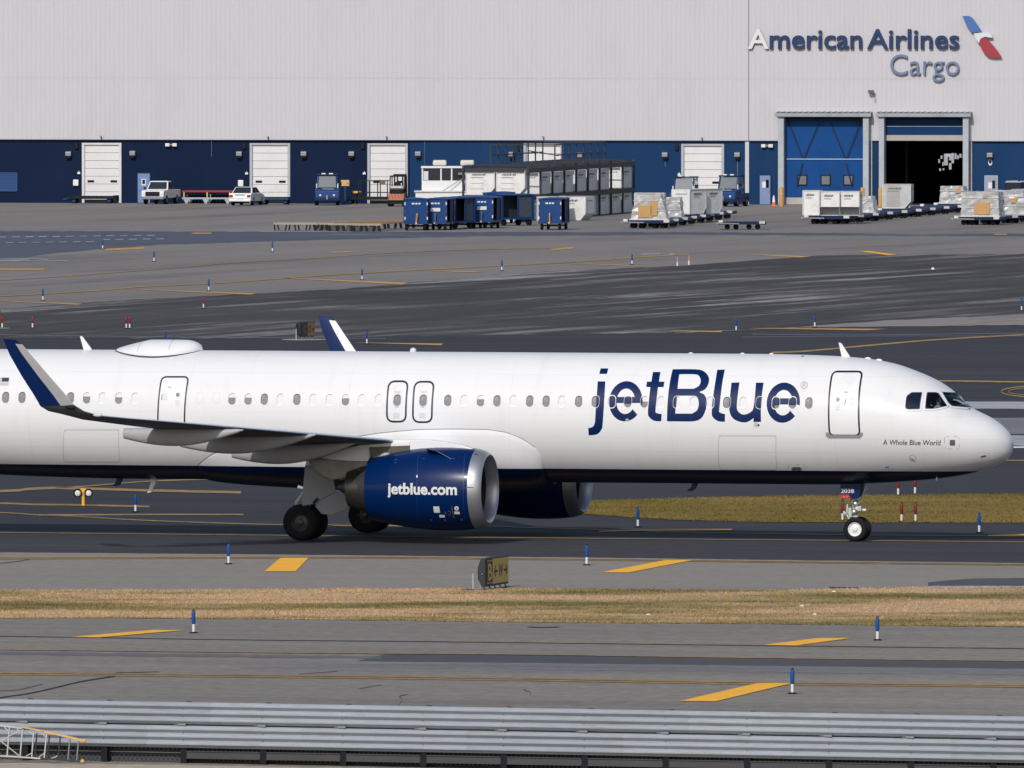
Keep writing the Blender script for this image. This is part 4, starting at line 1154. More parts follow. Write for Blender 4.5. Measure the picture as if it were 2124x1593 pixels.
for cx, px in ((824, [(807,791),(847,791),(842,874.5),(803,874.5)]), (877.5, [(861,792),(901,792),(896,875.5),(857,875.5)])):
    d = None
    poly = rounded(PX(px), 0.22, 7)
    d = ribbon('exit_door', poly, 0.058, OUTLINE, 0.008, None, True)
    cx0 = cx
    decal('placard', [PX([(cx0-4.5, 842.5),(cx0+2.5, 842.5),(cx0+2.5, 845),(cx0-4.5, 845)])], INK_GREY, 0.006, d)
    ribbon('placard', PX([(cx0-7,808),(cx0-7,801),(cx0+11,801),(cx0+11,808)]), 0.012, faint, 0.006, d, dash=1)
    for k, wd in enumerate((9, 6, 8)):
        decal('placard', [PX([(cx0-wd+2, 811+k*1.7),(cx0+wd+1, 811+k*1.7),(cx0+wd+1, 812+k*1.7),(cx0-wd+2, 812+k*1.7)])], faint, 0.006, d)
    for k, wd in enumerate((5, 7, 6, 7)):
        decal('placard', [PX([(cx0-wd-2, 857+k*3),(cx0+wd-2, 857+k*3),(cx0+wd-2, 858.4+k*3),(cx0-wd-2, 858.4+k*3)])], faint, 0.006, d)
# cargo doors, panels, small fittings
for pts, r_ in (([(133,892),(247,892),(249,958),(133,958)], 0.08), ([(1491,904.5),(1610,904.5),(1612,974),(1493,974)], 0.10)):
    c = ribbon('cargo_door', rounded(PX(pts), r_), 0.014, SEAM, 0.004, None, True)
    ribbon('cargo_door_hinge', PX([(pts[0][0], pts[0][1]-1.5),(pts[1][0], pts[1][1]-1.5)]), 0.05, REVEAL, 0.008, c)
ribbon('access_panel', rounded(PX([(1959,905),(1989,905),(1990,931),(1960,931)]), 0.08), 0.014, INK_GREY, 0.004, None, True, dash=2)
decal('static_port', [rounded(PX([(1970,912.5),(1981,912.5),(1981,924),(1970,924)]), 0.03)], M('port_metal', (0.16,0.16,0.165), 0.4, metal=0.4), 0.008)
for i in range(9):
    t = 2*pi*i/9
    decal('vent_mark', [PX([(1893+7*cos(t)-1, 950+6*sin(t)-1),(1893+7*cos(t)+1, 950+6*sin(t)-1),(1893+7*cos(t)+1, 950+6*sin(t)+1),(1893+7*cos(t)-1, 950+6*sin(t)+1)])], INK_GREY, 0.004)
decal('drain_stain', [PX([(1886,950),(1893,951),(1899,958),(1894,956)])], M('stain_brown', (0.28,0.26,0.23), 0.6), 0.005)
ribbon('pitot_tube', PX([(2034,947.5),(2045,944.5)]), 0.03, INK, 0.012)
ribbon('pitot_tube', PX([(1836,968.3),(1844,968.3)]), 0.03, INK, 0.012)
decal('sensor', [PX([(1568+5*cos(t), 881+5*sin(t)) for t in [2*pi*i/12 for i in range(12)]])], M('sensor_grey', (0.45,0.45,0.46), 0.5), 0.006)
decal('sensor', [PX([(1573.5+2.2*cos(t), 882+2.4*sin(t)) for t in [2*pi*i/12 for i in range(12)]])], INK, 0.009)
decal('sensor', [PX([(1301+4*cos(t), 871+3*sin(t)) for t in [2*pi*i/12 for i in range(12)]])], INK_GREY, 0.009)
decal('drain_mast', [PX([(1641,972),(1645,968.5),(1659,968.5),(1663,972),(1660,975.5),(1644,975.5)])], M('outlet_grey', (0.12,0.12,0.125), 0.5), 0.008)
ribbon('access_panel', rounded(PX([(1636,964),(1669,964),(1672,974.5),(1634,974.5)]), 0.05), 0.012, INK_GREY, 0.004, None, True, dash=2)
M('seam_faint', (0.60,0.60,0.61), 0.4)
for cx in (415, 449):
    p = onR(cx, 825)
    ribbon('blanked_window', [(p[0]+a, p[1]+b) for a, b in [rrect(k, 24, .118, .182, .112) for k in range(24)]], 0.014, bpy.data.materials['seam_faint'], 0.004, None, True)
# flag on the rear fuselage
fl = decal('flag', [PX([(-14,783),(19.5,783),(17.5,800),(-16,800)])], SIGN_WHITE, 0.004)
for k in range(5): decal('flag_stripe', [PX([(-14, 784+k*3.4),(18.5-.3*k, 784+k*3.4),(18.3-.3*k, 785.6+k*3.4),(-14, 785.6+k*3.4)])], INK_GREY, 0.006, fl)
decal('flag_canton', [PX([(4.5,783.5),(19,783.5),(18,791.5),(4,791.5)])], INK, 0.008, fl)

# cockpit glazing
CGLASS = bpy.data.materials.new('cockpit_glass'); CGLASS.use_nodes = True
_t = CGLASS.node_tree; _n = _t.nodes; _n.clear()
_o = _n.new('ShaderNodeOutputMaterial'); _m = _n.new('ShaderNodeMixShader'); _tr = _n.new('ShaderNodeBsdfTransparent'); _gl = _n.new('ShaderNodeBsdfGlossy'); _f = _n.new('ShaderNodeFresnel')
_tr.inputs[0].default_value = (0.62,0.70,0.80,1); _gl.inputs['Roughness'].default_value = 0.03; _f.inputs[0].default_value = 1.6
_t.links.new(_f.outputs[0], _m.inputs[0]); _t.links.new(_tr.outputs[0], _m.inputs[1]); _t.links.new(_gl.outputs[0], _m.inputs[2]); _t.links.new(_m.outputs[0], _o.inputs[0])
GFR = M('window_gasket', (0.05,0.055,0.07), 0.5, var=0.1)
for k, poly in enumerate(CWX):
    q = rounded(poly, 0.05, 3)
    w_ = decal('cockpit_window', [q], CGLASS if k else GLASS_DK, 0.012 if k else 0.012, step=0.05)
    ribbon('gasket', q, 0.03, GFR, 0.014, w_, True)
    c = (sum(a for a, b in q)/len(q), sum(b for a, b in q)/len(q))
    big = [(c[0]+(a-c[0])*1.06+math.copysign(.018, a-c[0]), c[1]+(b-c[1])*1.06+math.copysign(.018, b-c[1])) for a, b in q]
    ribbon('window_frame', big, 0.05, P_WHITE, 0.016, w_, True)
    # the far-side panes
    fq = lambda x_, z_, off: (lambda s_: V((s_.x, -s_.y, s_.z)))(surfR(x_, z_, off))
    o = decal('cockpit_window', [q], GLASS_DK, 0.012, step=0.05, fn=fq); o.data.flip_normals()
inn = MB()
inn.rng(-4.3, -4.2, -1.45, 1.45, 2.6, 5.0); inn.rng(-4.2, -1.6, -1.1, 1.1, 3.05, 3.12); inn.rng(-1.95, -1.7, -.85, .85, 3.12, 4.12)
obj('cockpit_interior', inn, M('cockpit_dark', (0.012,0.014,0.018), 0.7), plane)
skn = grid([-1.2-0.16*k for k in range(20)], [2*pi*i/60 for i in range(60)], True, drop_cockpit)
skn.v = [(V(p)-fus_normal(V(p))*0.05)[:] for p in skn.v]
obj('cockpit_lining', skn, M('lining_dark', (0.02,0.022,0.028), 0.8), plane, fix=False)
ribbon('wiper', PX([(1976,830),(1986,832),(2000,840)]), 0.03, M('wiper_grey', (0.3,0.32,0.36), 0.4), 0.03)

# ---- belly fairing, thickened from the skin below its edge line
FE = [onR(*p) for p in ((1128.5,970),(1127,957),(1121,943),(1110,928),(1085,911),(1050,897),(1010,891),(940,890),(870,891),(790,898),(745,905),(650,915),(520,925),(470,932),(440,942),(411,964))]
fe_z = table([(-a, b) for a, b in FE])
XF, XR_ = FE[0][0], FE[-1][0]
def fair_ring(x):
    tb_ = tz(x, fe_z(-x))
    T_ = 0.27*min(1.0, sqrt(max(0.0, 1-(1-min(1, (XF-x)/1.15))**2)))*min(1.0, sqrt(max(0.0, min(1, (x-XR_)/4.5))))
    out = []
    for i in range(61):
        u = i/60; t = tb_+(-pi-2*tb_)*u; e = min(u, 1-u)*2
        k = min(1.0, e/0.42); th_ = T_*(0.5*(1-(1-k)**2)**0.6+0.5*k*k*(3-2*k))*(1+0.15*e)
        out.append(surf(x, t)+snorm(x, t)*(th_-0.004*(k < .02)))
    return out
fx = [XF-0.0005, XF-0.006, XF-0.02, XF-0.05, XF-.1, XF-.17, XF-.26, XF-.38, XF-.52, XF-.7, XF-.9, XF-1.15]
x = XF-1.4
while x > XR_+.3: fx.append(x); x -= .22
fx += [XR_+.2, XR_+.1, XR_+.04, XR_+.005]
obj('belly_fairing', MB().loft([fair_ring(x) for x in fx], cap=False, closed=False), LIVERY, plane, smooth=75)
_sd = M('seam_dark', (0.20,0.20,0.21), 0.5)
ribbon('panel_line', [(a, b+.006) for a, b in FE[3:]], 0.020, _sd, 0.007)
frn = lambda x, z, off: V((x, -2.137-off, z))

# ---- wings
def wing_sections(sd):
    secs = []
    def le_z(x, ya):
        z = 4.0
        for _ in range(4):
            p = proj(A2W((x, -ya, z))); py = 862+(p[0]-200)*0.0845
            z = onY(p[0], py, -ya).z
        return z
    for ya, te in ((1.2,-22.45),(1.98,-22.5),(4.0,-22.55),(6.4,-22.7),(8.0,-23.2),(10,-23.83),(12,-24.46),(14,-25.1),(15.6,-25.6),(16.4,-25.85)):
        x = -16.4-(ya-1.98)*0.55
        if ya < 6.4: x = -18.831+{1.2:1.05,1.98:0.95,4.0:0.62}[ya]
        z = le_z(x, max(ya, 6.4)) if ya >= 6.4 else None
        if z is None:
            zk = le_z(-16.4-(6.4-1.98)*0.55, 6.4); z = zk-(6.4-ya)*0.10
        c = x-te; tk = {True: 0.145-0.03*(ya/6.4)}.get(ya < 6.4, 0.112)
        secs.append((V((x, -ya, z)), V((te, -ya, z-0.035*c+0.0)), c*tk, V((0,0,1))))
    # blended winglet from points of the photograph
    for (lp, lya), (tp, tya), th, up in (
            (((208,862),16.75), ((128,859),16.75), 0.13, (0,-.12,1)),
            (((176,853),17.02), ((101,853),17.02), 0.12, (0,.45,.9)),
            (((153,839),17.20), ((84,843),17.20), 0.11, (0,.8,.6)),
            (((134,816),17.33), ((72,822),17.33), 0.10, (0,.97,.25)),
            (((98,775),17.52), ((45,780),17.52), 0.085, (0,.98,.2)),
            (((62,733),17.72), ((20,736),17.72), 0.07, (0,.98,.2)),
            (((46,714),17.81), ((10,711),17.81), 0.055, (0,.98,.2)),
            (((32,704.5),17.86), ((6,702.5),17.86), 0.02, (0,.98,.2))):
        a, b = onY(*lp, -lya), onY(*tp, -tya)
        u = V(up).normalized()
        secs.append((a, b, th, u))
    return secs
def wing_mesh(sd):
    NP = 14
    cs = [0.5*(1-cos(pi*i/NP)) for i in range(NP+1)]
    th = lambda c: 2.6*(0.2969*sqrt(c)-0.126*c-0.3516*c*c+0.2843*c**3-0.1036*c**4)*1.92
    secs = wing_sections(sd); rings = []
    for le, te, tk, up in secs:
        d = te-le
        up = (up-d*(up.dot(d)/d.dot(d))).normalized()
        ring = [le+d*c+up*tk*(0.52*th(c)+0.12*sin(pi*c)*0.3) for c in cs[::-1]]+[le+d*c-up*tk*(0.48*th(c)-0.02*sin(pi*c)) for c in cs[1:-1]]
        rings.append([V((p.x, p.y*(-sd), p.z)) for p in ring])
    mb = MB(); n = len(rings[0]); ns = len(rings)
    for r_ in rings: mb.v += [tuple(p) for p in r_]
    nt = len(secs)
    for k in range(ns-1):
        for i in range(n):
            j = (i+1) % n
            q = [k*n+i, k*n+j, (k+1)*n+j, (k+1)*n+i]
            cmid = abs(i+0.5-NP)/NP     # 0 at the leading edge, 1 at the trailing edge
            mi = 0
            if k >= nt-6:
                mi = 2 if cmid > 0.42 or k >= nt-3+1 else 3
            elif k >= 1 and ((i < NP and cmid < 0.36) or (i >= NP and cmid < 0.09)): mi = 1
            mb.f.append(q); mb.m.append(mi)
    mb.f.append([(ns-1)*n+i for i in range(n)]); mb.m.append(2)
    return mb, rings
for sd in (-1, 1):
    mb, rings = wing_mesh(sd)
    # split in wing and sharklet
    w_, s_ = MB(), MB()
    w_.v = mb.v; s_.v = mb.v
    for f, m_ in zip(mb.f, mb.m):
        t_ = s_ if m_ in (2, 3) else w_
        t_.f.append(f); t_.m.append(m_ if m_ < 2 else m_-2)
    def clean(o):
        bm = bmesh.new(); bm.from_mesh(o.data)
        bmesh.ops.delete(bm, geom=[v for v in bm.verts if not v.link_faces], context='VERTS')
        bmesh.ops.recalc_face_normals(bm, faces=bm.faces); bm.to_mesh(o.data); bm.free()
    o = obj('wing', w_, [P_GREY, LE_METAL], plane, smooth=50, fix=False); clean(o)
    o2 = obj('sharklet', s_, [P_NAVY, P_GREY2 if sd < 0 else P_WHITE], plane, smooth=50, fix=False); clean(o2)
    if sd < 0: near_wing = o
    # flap track fairings: tip pixel, front pixel, lateral station, belly pixel
    for (tx, ty), (fx, fy), ya, dep in (((257,899),(505,892),12.6,0.56), ((375,916),(655,902),9.4,0.60), ((482,938),(735,920),6.9,0.62)):
        a, b = onY(tx, ty, -ya), onY(fx, fy, -ya)
        rg = []
        for k in range(17):
            u = k/16
            c = a.lerp(b, u)
            h = dep*(0.22+0.78*(sin(pi*min(1, u*0.95+0.12))**0.8)) if u < .93 else dep*(0.25*(1-u)/.07+.06)
            wd = 0.17*(0.35+0.65*sin(pi*min(1, u*.85+.15))**.7)
            top = c.z+0.05; 
            cz = c.z-0.30*sin(pi*u)*dep
            rg.append([V((c.x, (-sd)*(-ya)*1.0*(1 if sd < 0 else 1)+wd*cos(t)*1.0 if sd < 0 else ya+wd*cos(t), cz+0.5*h*sin(t)*(1.0 if sin(t) < 0 else 1.0))) for t in [2*pi*i/16 for i in range(16)]])
        if sd < 0:
            for r_ in rg:
                for p in r_: p.y = -ya+(p.y-(-ya) if abs(p.y+ya) < 1 else p.y-ya)
        obj('flap_track_fairing', MB().loft(rg), P_GREY2, plane, smooth=40)
# flap hinge seam and lights under the wing
nl = onY(203, 861, -16.9)
obj('navigation_light', MB().ball(nl, 0.10, 10, 6, s=(1.6,.7,.6)), M('light_lens', (0.55,0.6,0.62), 0.1), plane, smooth=60)
nb = onY(147, 845, -17.25)
obj('strobe_light', MB().ball(nb+V((0,-.02,0)), 0.09, 8, 6, s=(2.0,.6,.8)), BLACK, plane, smooth=60)

# ---- engines
EC = onY(1016.5, 1014, -5.75)          # centre of the inlet
COWL = [(-.10,1.175),(-.22,1.225),(-.45,1.275),(-.8,1.31),(-1.2,1.33),(-1.7,1.325),(-2.2,1.295),(-2.7,1.235),(-3.2,1.155),(-3.6,1.08),(-3.86,1.03)]
f_cowl = table([(-a, r_) for a, r_ in COWL])
NSZ = 0.985
def nacR(x, z, off=0.0):
    r_ = f_cowl(-x)+off; zz = max(-r_*.995, min(r_*.995, z))
    return V((x, -sqrt(max(r_*r_-zz*zz, 1e-6)), zz))
def onN(px, py):
    y = -1.0
    for _ in range(50):
        p = onY(px, py, EC.y+y)-EC; x, z = p.x, p.z
        y += 0.4*(nacR(min(x, -.1), z).y-y)
    return (x, z)
LIPB = -0.41
def engine(cy, near):
    cow = [(a, r_) for a, r_ in COWL if a <= LIPB+0.01]
    cow = [(LIPB, f_cowl(-LIPB))]+[(a, r_) for a, r_ in COWL if a < LIPB]
    n = 72
    e = obj('engine', MB().lathe(cow+[(-3.86,1.005),(-3.3,1.03),(-2.9,1.0)], n=n), P_NAVY, plane, smooth=45)
    e.location = (EC.x, cy, EC.z)
    lip = [(LIPB+.004, f_cowl(-LIPB)+.001),(-.22,1.226),(-.10,1.176),(-.03,1.125),(0,1.08),(-.02,1.045),(-.08,1.015),(-.20,0.99),(-.40,0.975)]
    obj('inlet_lip', MB().lathe(lip, n=n), LIP_METAL, e, smooth=60)
    obj('inlet_duct', MB().lathe([(-.40,.974),(-.8,.98),(-1.25,1.02),(-1.25,0.2)], n=n), M('duct_dark', (0.025,0.026,0.03), 0.5, var=0.1), e, smooth=50)
    fb = MB()
    for i in range(20):
        t = 2*pi*i/20
        for a, b in ((0.28, 0.62), (0.62, 1.0)):
            t1_, t2_ = t+(a-.28)*.25, t+(b-.28)*.25
            fb.add([(-1.05+.1, a*cos(t1_), a*sin(t1_)), (-1.05+.1, b*cos(t2_), b*sin(t2_)), (-1.2, b*cos(t2_+.24), b*sin(t2_+.24)), (-1.2, a*cos(t1_+.26), a*sin(t1_+.26))], [(0,1,2,3)])
    obj('fan', fb, FAN, e, fix=False)
    obj('spinner', MB().lathe([(-.62,0.002),(-.7,.1),(-.85,.2),(-1.1,.3)], n=24), FAN, e, smooth=60)
    obj('core_cowl', MB().lathe([(-2.9,.96),(-3.4,.90),(-3.9,.80),(-4.15,.74)], n=48), M('core_dark', (0.05,0.05,0.052), 0.45, metal=0.5), e, smooth=50)
    obj('nozzle', MB().lathe([(-4.15,.745),(-4.3,.70),(-4.62,.60),(-4.62,.57),(-4.2,.62)], n=48), TITAN, e, smooth=50)
    obj('plug_cone', MB().lathe([(-4.2,.45),(-4.6,.34),(-5.06,.02)], n=32), TITAN_DK, e, smooth=50)
    if near:
        skin_text('web_address', 'jetblue.com', (803,1025), (948,1027), 24, SIGN_WHITE, 0.004, e, fn=nacR, step=0.05, mapper=onN, offset=0.032, spacing=1.0)
        PN = lambda pts: [onN(*p) for p in pts]
        D = lambda nm, pts, mat, off=0.004: decal(nm, [PN(pts)], mat, off, e, 0.05, nacR)
        D('placard', [(898.5,1050.5),(911,1050.5),(913,1063.5),(900.5,1063.5)], SIGN_WHITE)
        D('placard', [(911,1068),(922,1068),(923,1073.5),(912,1073.5)], SIGN_WHITE)
        D('placard', [(942,1061),(953,1061),(954,1066.5),(943,1066.5)], SIGN_WHITE)
        D('placard', [(947+4.6*cos(t), 1054.5+4.6*sin(t)) for t in [2*pi*i/16 for i in range(16)]], SIGN_WHITE)
        D('latch', [(947+1.2*cos(t), 1054.5+2*sin(t)) for t in [2*pi*i/10 for i in range(10)]], INK, 0.007)
        ribbon('latch', PN([(936.5,1050),(939,1062),(942,1075)]), 0.04, M('latch_bronze', (0.16,0.13,0.11), 0.4, metal=0.5), 0.006, e, fn=nacR)
        ribbon('latch', PN([(929,1060),(933,1061),(935,1064),(933,1068),(929,1068)]), 0.03, bpy.data.materials['latch_bronze'], 0.006, e, fn=nacR)
        D('latch', [(923,1061),(926,1061),(926,1067),(923,1067)], bpy.data.materials['latch_bronze'])
        for cx, cy_ in ((894.5,1079.5),(923.5,1079),(958,1078)):
            D('drain_hole', [(cx+2.6*cos(t), cy_+2.4*sin(t)) for t in [2*pi*i/10 for i in range(10)]], bpy.data.materials['latch_bronze'])
        # strake and small markings
        a_ = PN([(889,937.5),(910,941),(936,951)]); 
        sk = MB(); q = [nacR(*p) for p in a_]
        hgt = V((0,-.26,.12))
        sk.add([q[0], q[1], q[2], q[0]+hgt, q[1]+hgt*.75], [(0,1,4,3),(1,2,4)])
        s_o = obj('strake', sk, P_NAVY, e); sm = s_o.modifiers.new('thickness', 'SOLIDIFY'); sm.thickness = 0.02
        lt = M('light_blue_print', (0.02,0.06,0.20), 0.4)
        for x0, y0, x1 in ((881,933,897),(949,931,963),(876,950,881),(937,950,943),(984,941,992),(818,952,824),(818,958,823),(966,1010,982)):
            D('marking', [(x0,y0),(x1,y0+.6),(x1,y0+2.4),(x0,y0+1.8)], lt)
        for px in (864.5, 961):
            ys = range(930, 1092, 6)
            ribbon('cowl_seam', PN([(px+(5 if px > 900 else 2)*((1012-y)/86)**2*(1 if px > 900 else 2.5)-(0 if y < 1012 else 0), y) for y in ys if 940 < y < 1086]), 0.012, M('cowl_seam_blue', (0.012,0.045,0.18), 0.4), 0.003, e, fn=nacR)
        D('fastener', [(865+1.3*cos(t), 988+3*sin(t)) for t in [2*pi*i/8 for i in range(8)]], ALU, 0.006)
    return e
e_near = engine(-5.75, True)
e_far = engine(5.75, False); e_far['label'] = 'engine on the far wing, in shade'
# pylons
def prism_px(name, pts, ya, half, mat, parent=None, far=False, bevel=0.05):
    q = [xz(px, py, -ya) for px, py in pts]
    yy = -ya if not far else ya
    return obj(name, MB().prism(q, yy-half, yy+half), mat, parent or plane, bevel=bevel)
PYL = [(985,931),(962,923),(930,917),(890,912),(845,911.5),(790,914),(735,926),(690,940),(668,953),(700,968),(760,972),(800,965),(840,952),(900,940)]
for far in (False, True):
    p = prism_px('pylon', PYL, 5.75, 0.24, M('pylon_paint', C(222,222,225), 0.4, spec=.3, var=.04), None, far, 0.08)
    k = prism_px('pylon_fairing', [(640,948),(655,975),(672,989),(690,996),(715,993),(745,985),(776,968),(790,956),(730,955)], 5.75, 0.30, M('pylon_aft_grey', C(140,136,130), 0.45, spec=.3, var=.15, dirt=(0.06,.055,.05), dirt_amt=.5), None, far, 0.12)  # aft fairing in a darker, warmer grey
    prism_px('heat_shield', [(700,996),(722,990),(775,966),(778,975),(760,986),(735,996)], 5.75, 0.20, TITAN, None, far, 0.06)
    if not far:
        prism_px('pylon_panel', [(716,940),(765,940),(728,985),(700,975)], 5.45, 0.03, M('panel_grey', C(120,122,128), 0.5), p, False, 0.0)  # plain grey panel
        prism_px('pylon_panel', [(766,927.5),(850,924.5),(850,938),(800,944),(768,951)], 6.01, 0.03, M('panel_tan', (0.10,0.087,0.07), .45, metal=.3, var=.25), p, False, 0.0)
        prism_px('pylon_strip', [(766,920),(850,917.5),(850,924),(766,927)], 6.01, 0.04, P_WHITE, p, False, 0.0)
        c = xz(712, 956, -5.42)
        obj('vent_disc', MB().lathe([(0,.002),(0,.13),(.03,.13)], (c[0], -5.60, c[1]), 'y', 20), P_GREY2, p)
        prism_px('cowl_hinge', [(764,952),(800,938),(812,941),(800,948),(772,957)], 6.05, 0.12, P_GREY2, p)

# ---- landing gear
def wheel(name, c, r_, w, rim_mat, rim_r):
    t = obj(name, MB().lathe([(-w*.30,rim_r*.96),(-w*.44,rim_r*1.05),(-w*.5,r_*.72),(-w*.47,r_*.90),(-w*.34,r_*.98),(-w*.12,r_),(w*.12,r_),(w*.34,r_*.98),(w*.47,r_*.90),(w*.5,r_*.72),(w*.44,rim_r*1.05),(w*.30,rim_r*.96)], (0,0,0), 'y', 40), TYRE, plane, smooth=50)
    t.location = c
    obj('rim', MB().lathe([(-w*.42,rim_r*1.06),(-w*.40,rim_r*.98),(-w*.30,rim_r*.86),(-w*.22,rim_r*.80),(-w*.26,rim_r*.55),(-w*.30,rim_r*.40),(-w*.42,rim_r*.34),(-w*.46,rim_r*.22),(-w*.46,.001)], (0,0,0), 'y', 32)
        .lathe([(w*.40,rim_r*1.0),(w*.25,rim_r*.8),(w*.25,.001)], (0,0,0), 'y', 24), rim_mat, t, smooth=35)
    return t
NR = 0.385
nx = onY(1774.5, 1099, -0.26).x
for y in (-0.26, 0.26): wheel('wheel', (nx, y, NR+.012), NR, 0.24, HUB_W, 0.215)
MR = 0.585
mx_ = onY(625.5, 1087, -4.26).x
for yc in (-3.795, 3.795):
    for y in (yc-.465, yc+.465): wheel('wheel', (mx_, y, MR+.012), MR, 0.42, M('hub_grey', (0.06,0.06,0.063), 0.45, metal=0.3, var=0.2) if 'hub_grey' not in bpy.data.materials else bpy.data.materials['hub_grey'], 0.27)
    g_ = obj('main_gear', MB().tube((mx_, yc-.5, MR), (mx_, yc+.5, MR), .09).tube((mx_, yc, MR), (mx_+.08, yc, 1.35), .11).tube((mx_+.08, yc, 1.3), (mx_+.2, yc*.96, 3.2), .17)
             .beam((mx_+.1, yc, 1.5), (mx_+.35, yc*.62, 2.7), .10).beam((mx_-.18, yc, .85), (mx_-.32, yc, 1.2), .08).beam((mx_-.32, yc, 1.2), (mx_-.06, yc, 1.55), .08), GEAR, plane, smooth=40)
    s = -1 if yc < 0 else 1
    dq = [xz(px, py, -4.42) for px, py in ((633,964),(662,972),(688,987),(696,1022),(726,1030),(733,1040),(722,1055),(692,1072),(668,1074),(655,1055),(626,1052),(627,1020))]
    yy = yc+s*.62
    dm = M('gear_door_grey', C(142,144,150), 0.45, var=0.04, dirt=(0.2,0.2,0.2), dirt_amt=0.3) if 'gear_door_grey' not in bpy.data.materials else bpy.data.materials['gear_door_grey']
    d_ = obj('gear_door', MB().prism([xz(px, py, -4.42) for px, py in ((633,964),(662,972),(690,984),(697,1020),(660,1040),(650,1046),(626,1050),(628,1015))], yy-.02, yy+.02), dm, g_, bevel=.02)
    obj('gear_door', MB().prism([xz(px, py, -4.42) for px, py in ((697,1022),(731,1033),(733,1042),(716,1058),(690,1068),(668,1066),(654,1050),(662,1041))], yy+.03*s, yy+.06*s), dm, g_, bevel=.02)
    obj('door_hook', MB().beam(onY(648,1053,-4.5)*1 if False else V((*onY(650,1043,-4.5),)), V((*onY(659,1034,-4.5),)), .06), BLACK, g_) if yc < 0 else None
a_, b_ = onY(618,1010,-3.0), onY(640,1016,-3.0)
obj('drain_fin', MB().tube(a_, b_, .06, .03), P_GREY2, plane)
# nose gear
P0 = lambda px, py, y=0.0: onY(px, py, y)
ng = MB()
ng.tube(P0(1779,1098), P0(1774.5,1078), .045).tube(P0(1775,1082), P0(1772,1040), .085).tube(P0(1772,1042), P0(1768,1000), .12)
ng.tube(V((nx,-.30,NR)), V((nx,.30,NR)), .05)
ng.tube(P0(1783,1040), P0(1800,1012), .03).tube(P0(1783,1042,-.1), P0(1796,1010,-.1), .03)
ng.beam(P0(1770,1062), P0(1750,1065), .05, .08).beam(P0(1751,1066), P0(1751,1060), .06)
ng.beam(P0(1764,1080), P0(1757,1068), .05).beam(P0(1757,1068), P0(1758,1046), .05)
ng.tube(P0(1763,1053,-.15), P0(1764,1072,-.15), .06)
gear_n = obj('nose_gear', ng, GEAR, plane, smooth=40)
obj('gear_fitting', MB().ball(P0(1775,1045,-.08), .12, 10, 6).ball(P0(1772,1062,-.08), .10, 10, 6).beam(P0(1779,1056,-.1), P0(1796,1060,-.1), .07), ALU, gear_n, smooth=40)
for px, py, r_ in ((1783,1055,.075),(1793,1058,.05)):
    c = P0(px, py, -.2)
    obj('taxi_light', MB().lathe([(0.06,r_*.98),(.05,r_),(-.12,r_*.8),(-.14,.001)], c, 'x', 16).lathe([(.05,r_*.95),(.055,.001)], c, 'x', 16), LAMP_WHITE, gear_n, smooth=40)
obj('taxi_light_box', MB().box(P0(1783,1055,-.3), (.13,.1,.16)), GEAR, gear_n, bevel=.02)
for y in (-.34, .34):
    d_ = obj('nose_gear_door', MB().prism([xz(px, py, y) for px, py in ((1743,1003),(1787,1003),(1783,1033),(1766,1034),(1760,1024.5),(1743.5,1024.5))], y-.012, y+.012), P_NAVY, plane, bevel=.01)
    if y < 0:
        x0, z0 = xz(1744.5, 1022.5, y); x1, z1 = xz(1771.5, 1013.8, y)
        flat_text('fleet_number', '2038', x0, x1, z0, z1, y-.018, SIGN_WHITE, d_, offset=.012)
        obj('inner_flap', MB().prism([xz(px, py, y+.2) for px, py in ((1772,1003),(1794,1003),(1789,1028),(1772,1034))], y+.19, y+.21), GEAR_DK, d_)
pl = obj('red_placard', MB().prism(rounded([xz(px, py, -.30) for px, py in ((1744.5,1025.3),(1763.5,1025.3),(1763.5,1033),(1745,1033))], .02, 2), -.315, -.295), RED, gear_n)
x0, z0 = xz(1747.5, 1031.5, -.32); x1, z1 = xz(1759, 1029, -.32)
flat_text('placard_text', 'A E', x0, x1, z0, z1, -.318, TAN, gear_n)
gm = MB().tube(P0(1746.5,1034,-.3), P0(1748,1041,-.3), .02, n=6).tube(P0(1749,1034,-.3), P0(1749,1042,-.3), .03, n=6)
obj('placard_hanger', gm, GEAR_DK, gear_n)

# ---- antennas, dome, lamps on the crown and belly
def blade(name, pts, mat, th=0.035, y=0.0):
    q = [xz(px, py, y) for px, py in pts]
    n = len(q); c = (sum(a for a, b in q)/n, sum(b for a, b in q)/n)
    mb = MB()
    rg = [[(a, y-th/2, b) for a, b in [(c[0]+(a-c[0])*.86, c[1]+(b-c[1])*.97) for a, b in q]], [(a, y, b) for a, b in q], [(a, y+th/2, b) for a, b in [(c[0]+(a-c[0])*.86, c[1]+(b-c[1])*.97) for a, b in q]]]
    mb.loft(rg)
    return obj(name, mb, mat, plane, smooth=30)
blade('blade_antenna', [(165.5,697.5),(168.5,697),(171.5,698.5),(190,723),(190,727),(174,727),(172,721)], P_WHITE)
blade('blade_antenna', [(1739,710.5),(1743,711),(1746,713),(1763,739),(1762,744),(1747,744),(1745,737)], P_WHITE)
blade('blade_antenna', [(243,990),(256,990),(250,1006),(240,1008.5),(231,1007.5),(238,1003)], P_NAVY)
blade('drain_mast', [(307,989),(330,990),(321,1006),(314,1020.5),(305,1022.5),(310,1010),(313,1000)], P_WHITE)
blade('blade_antenna', [(1436,1003),(1448,1003),(1443,1014),(1436,1018.5),(1424,1018.5),(1432,1012)], P_NAVY)
blade('probe', [(1941,996),(1943.5,988.5),(1945.5,989),(1943,997)], P_WHITE, .03, -.4)
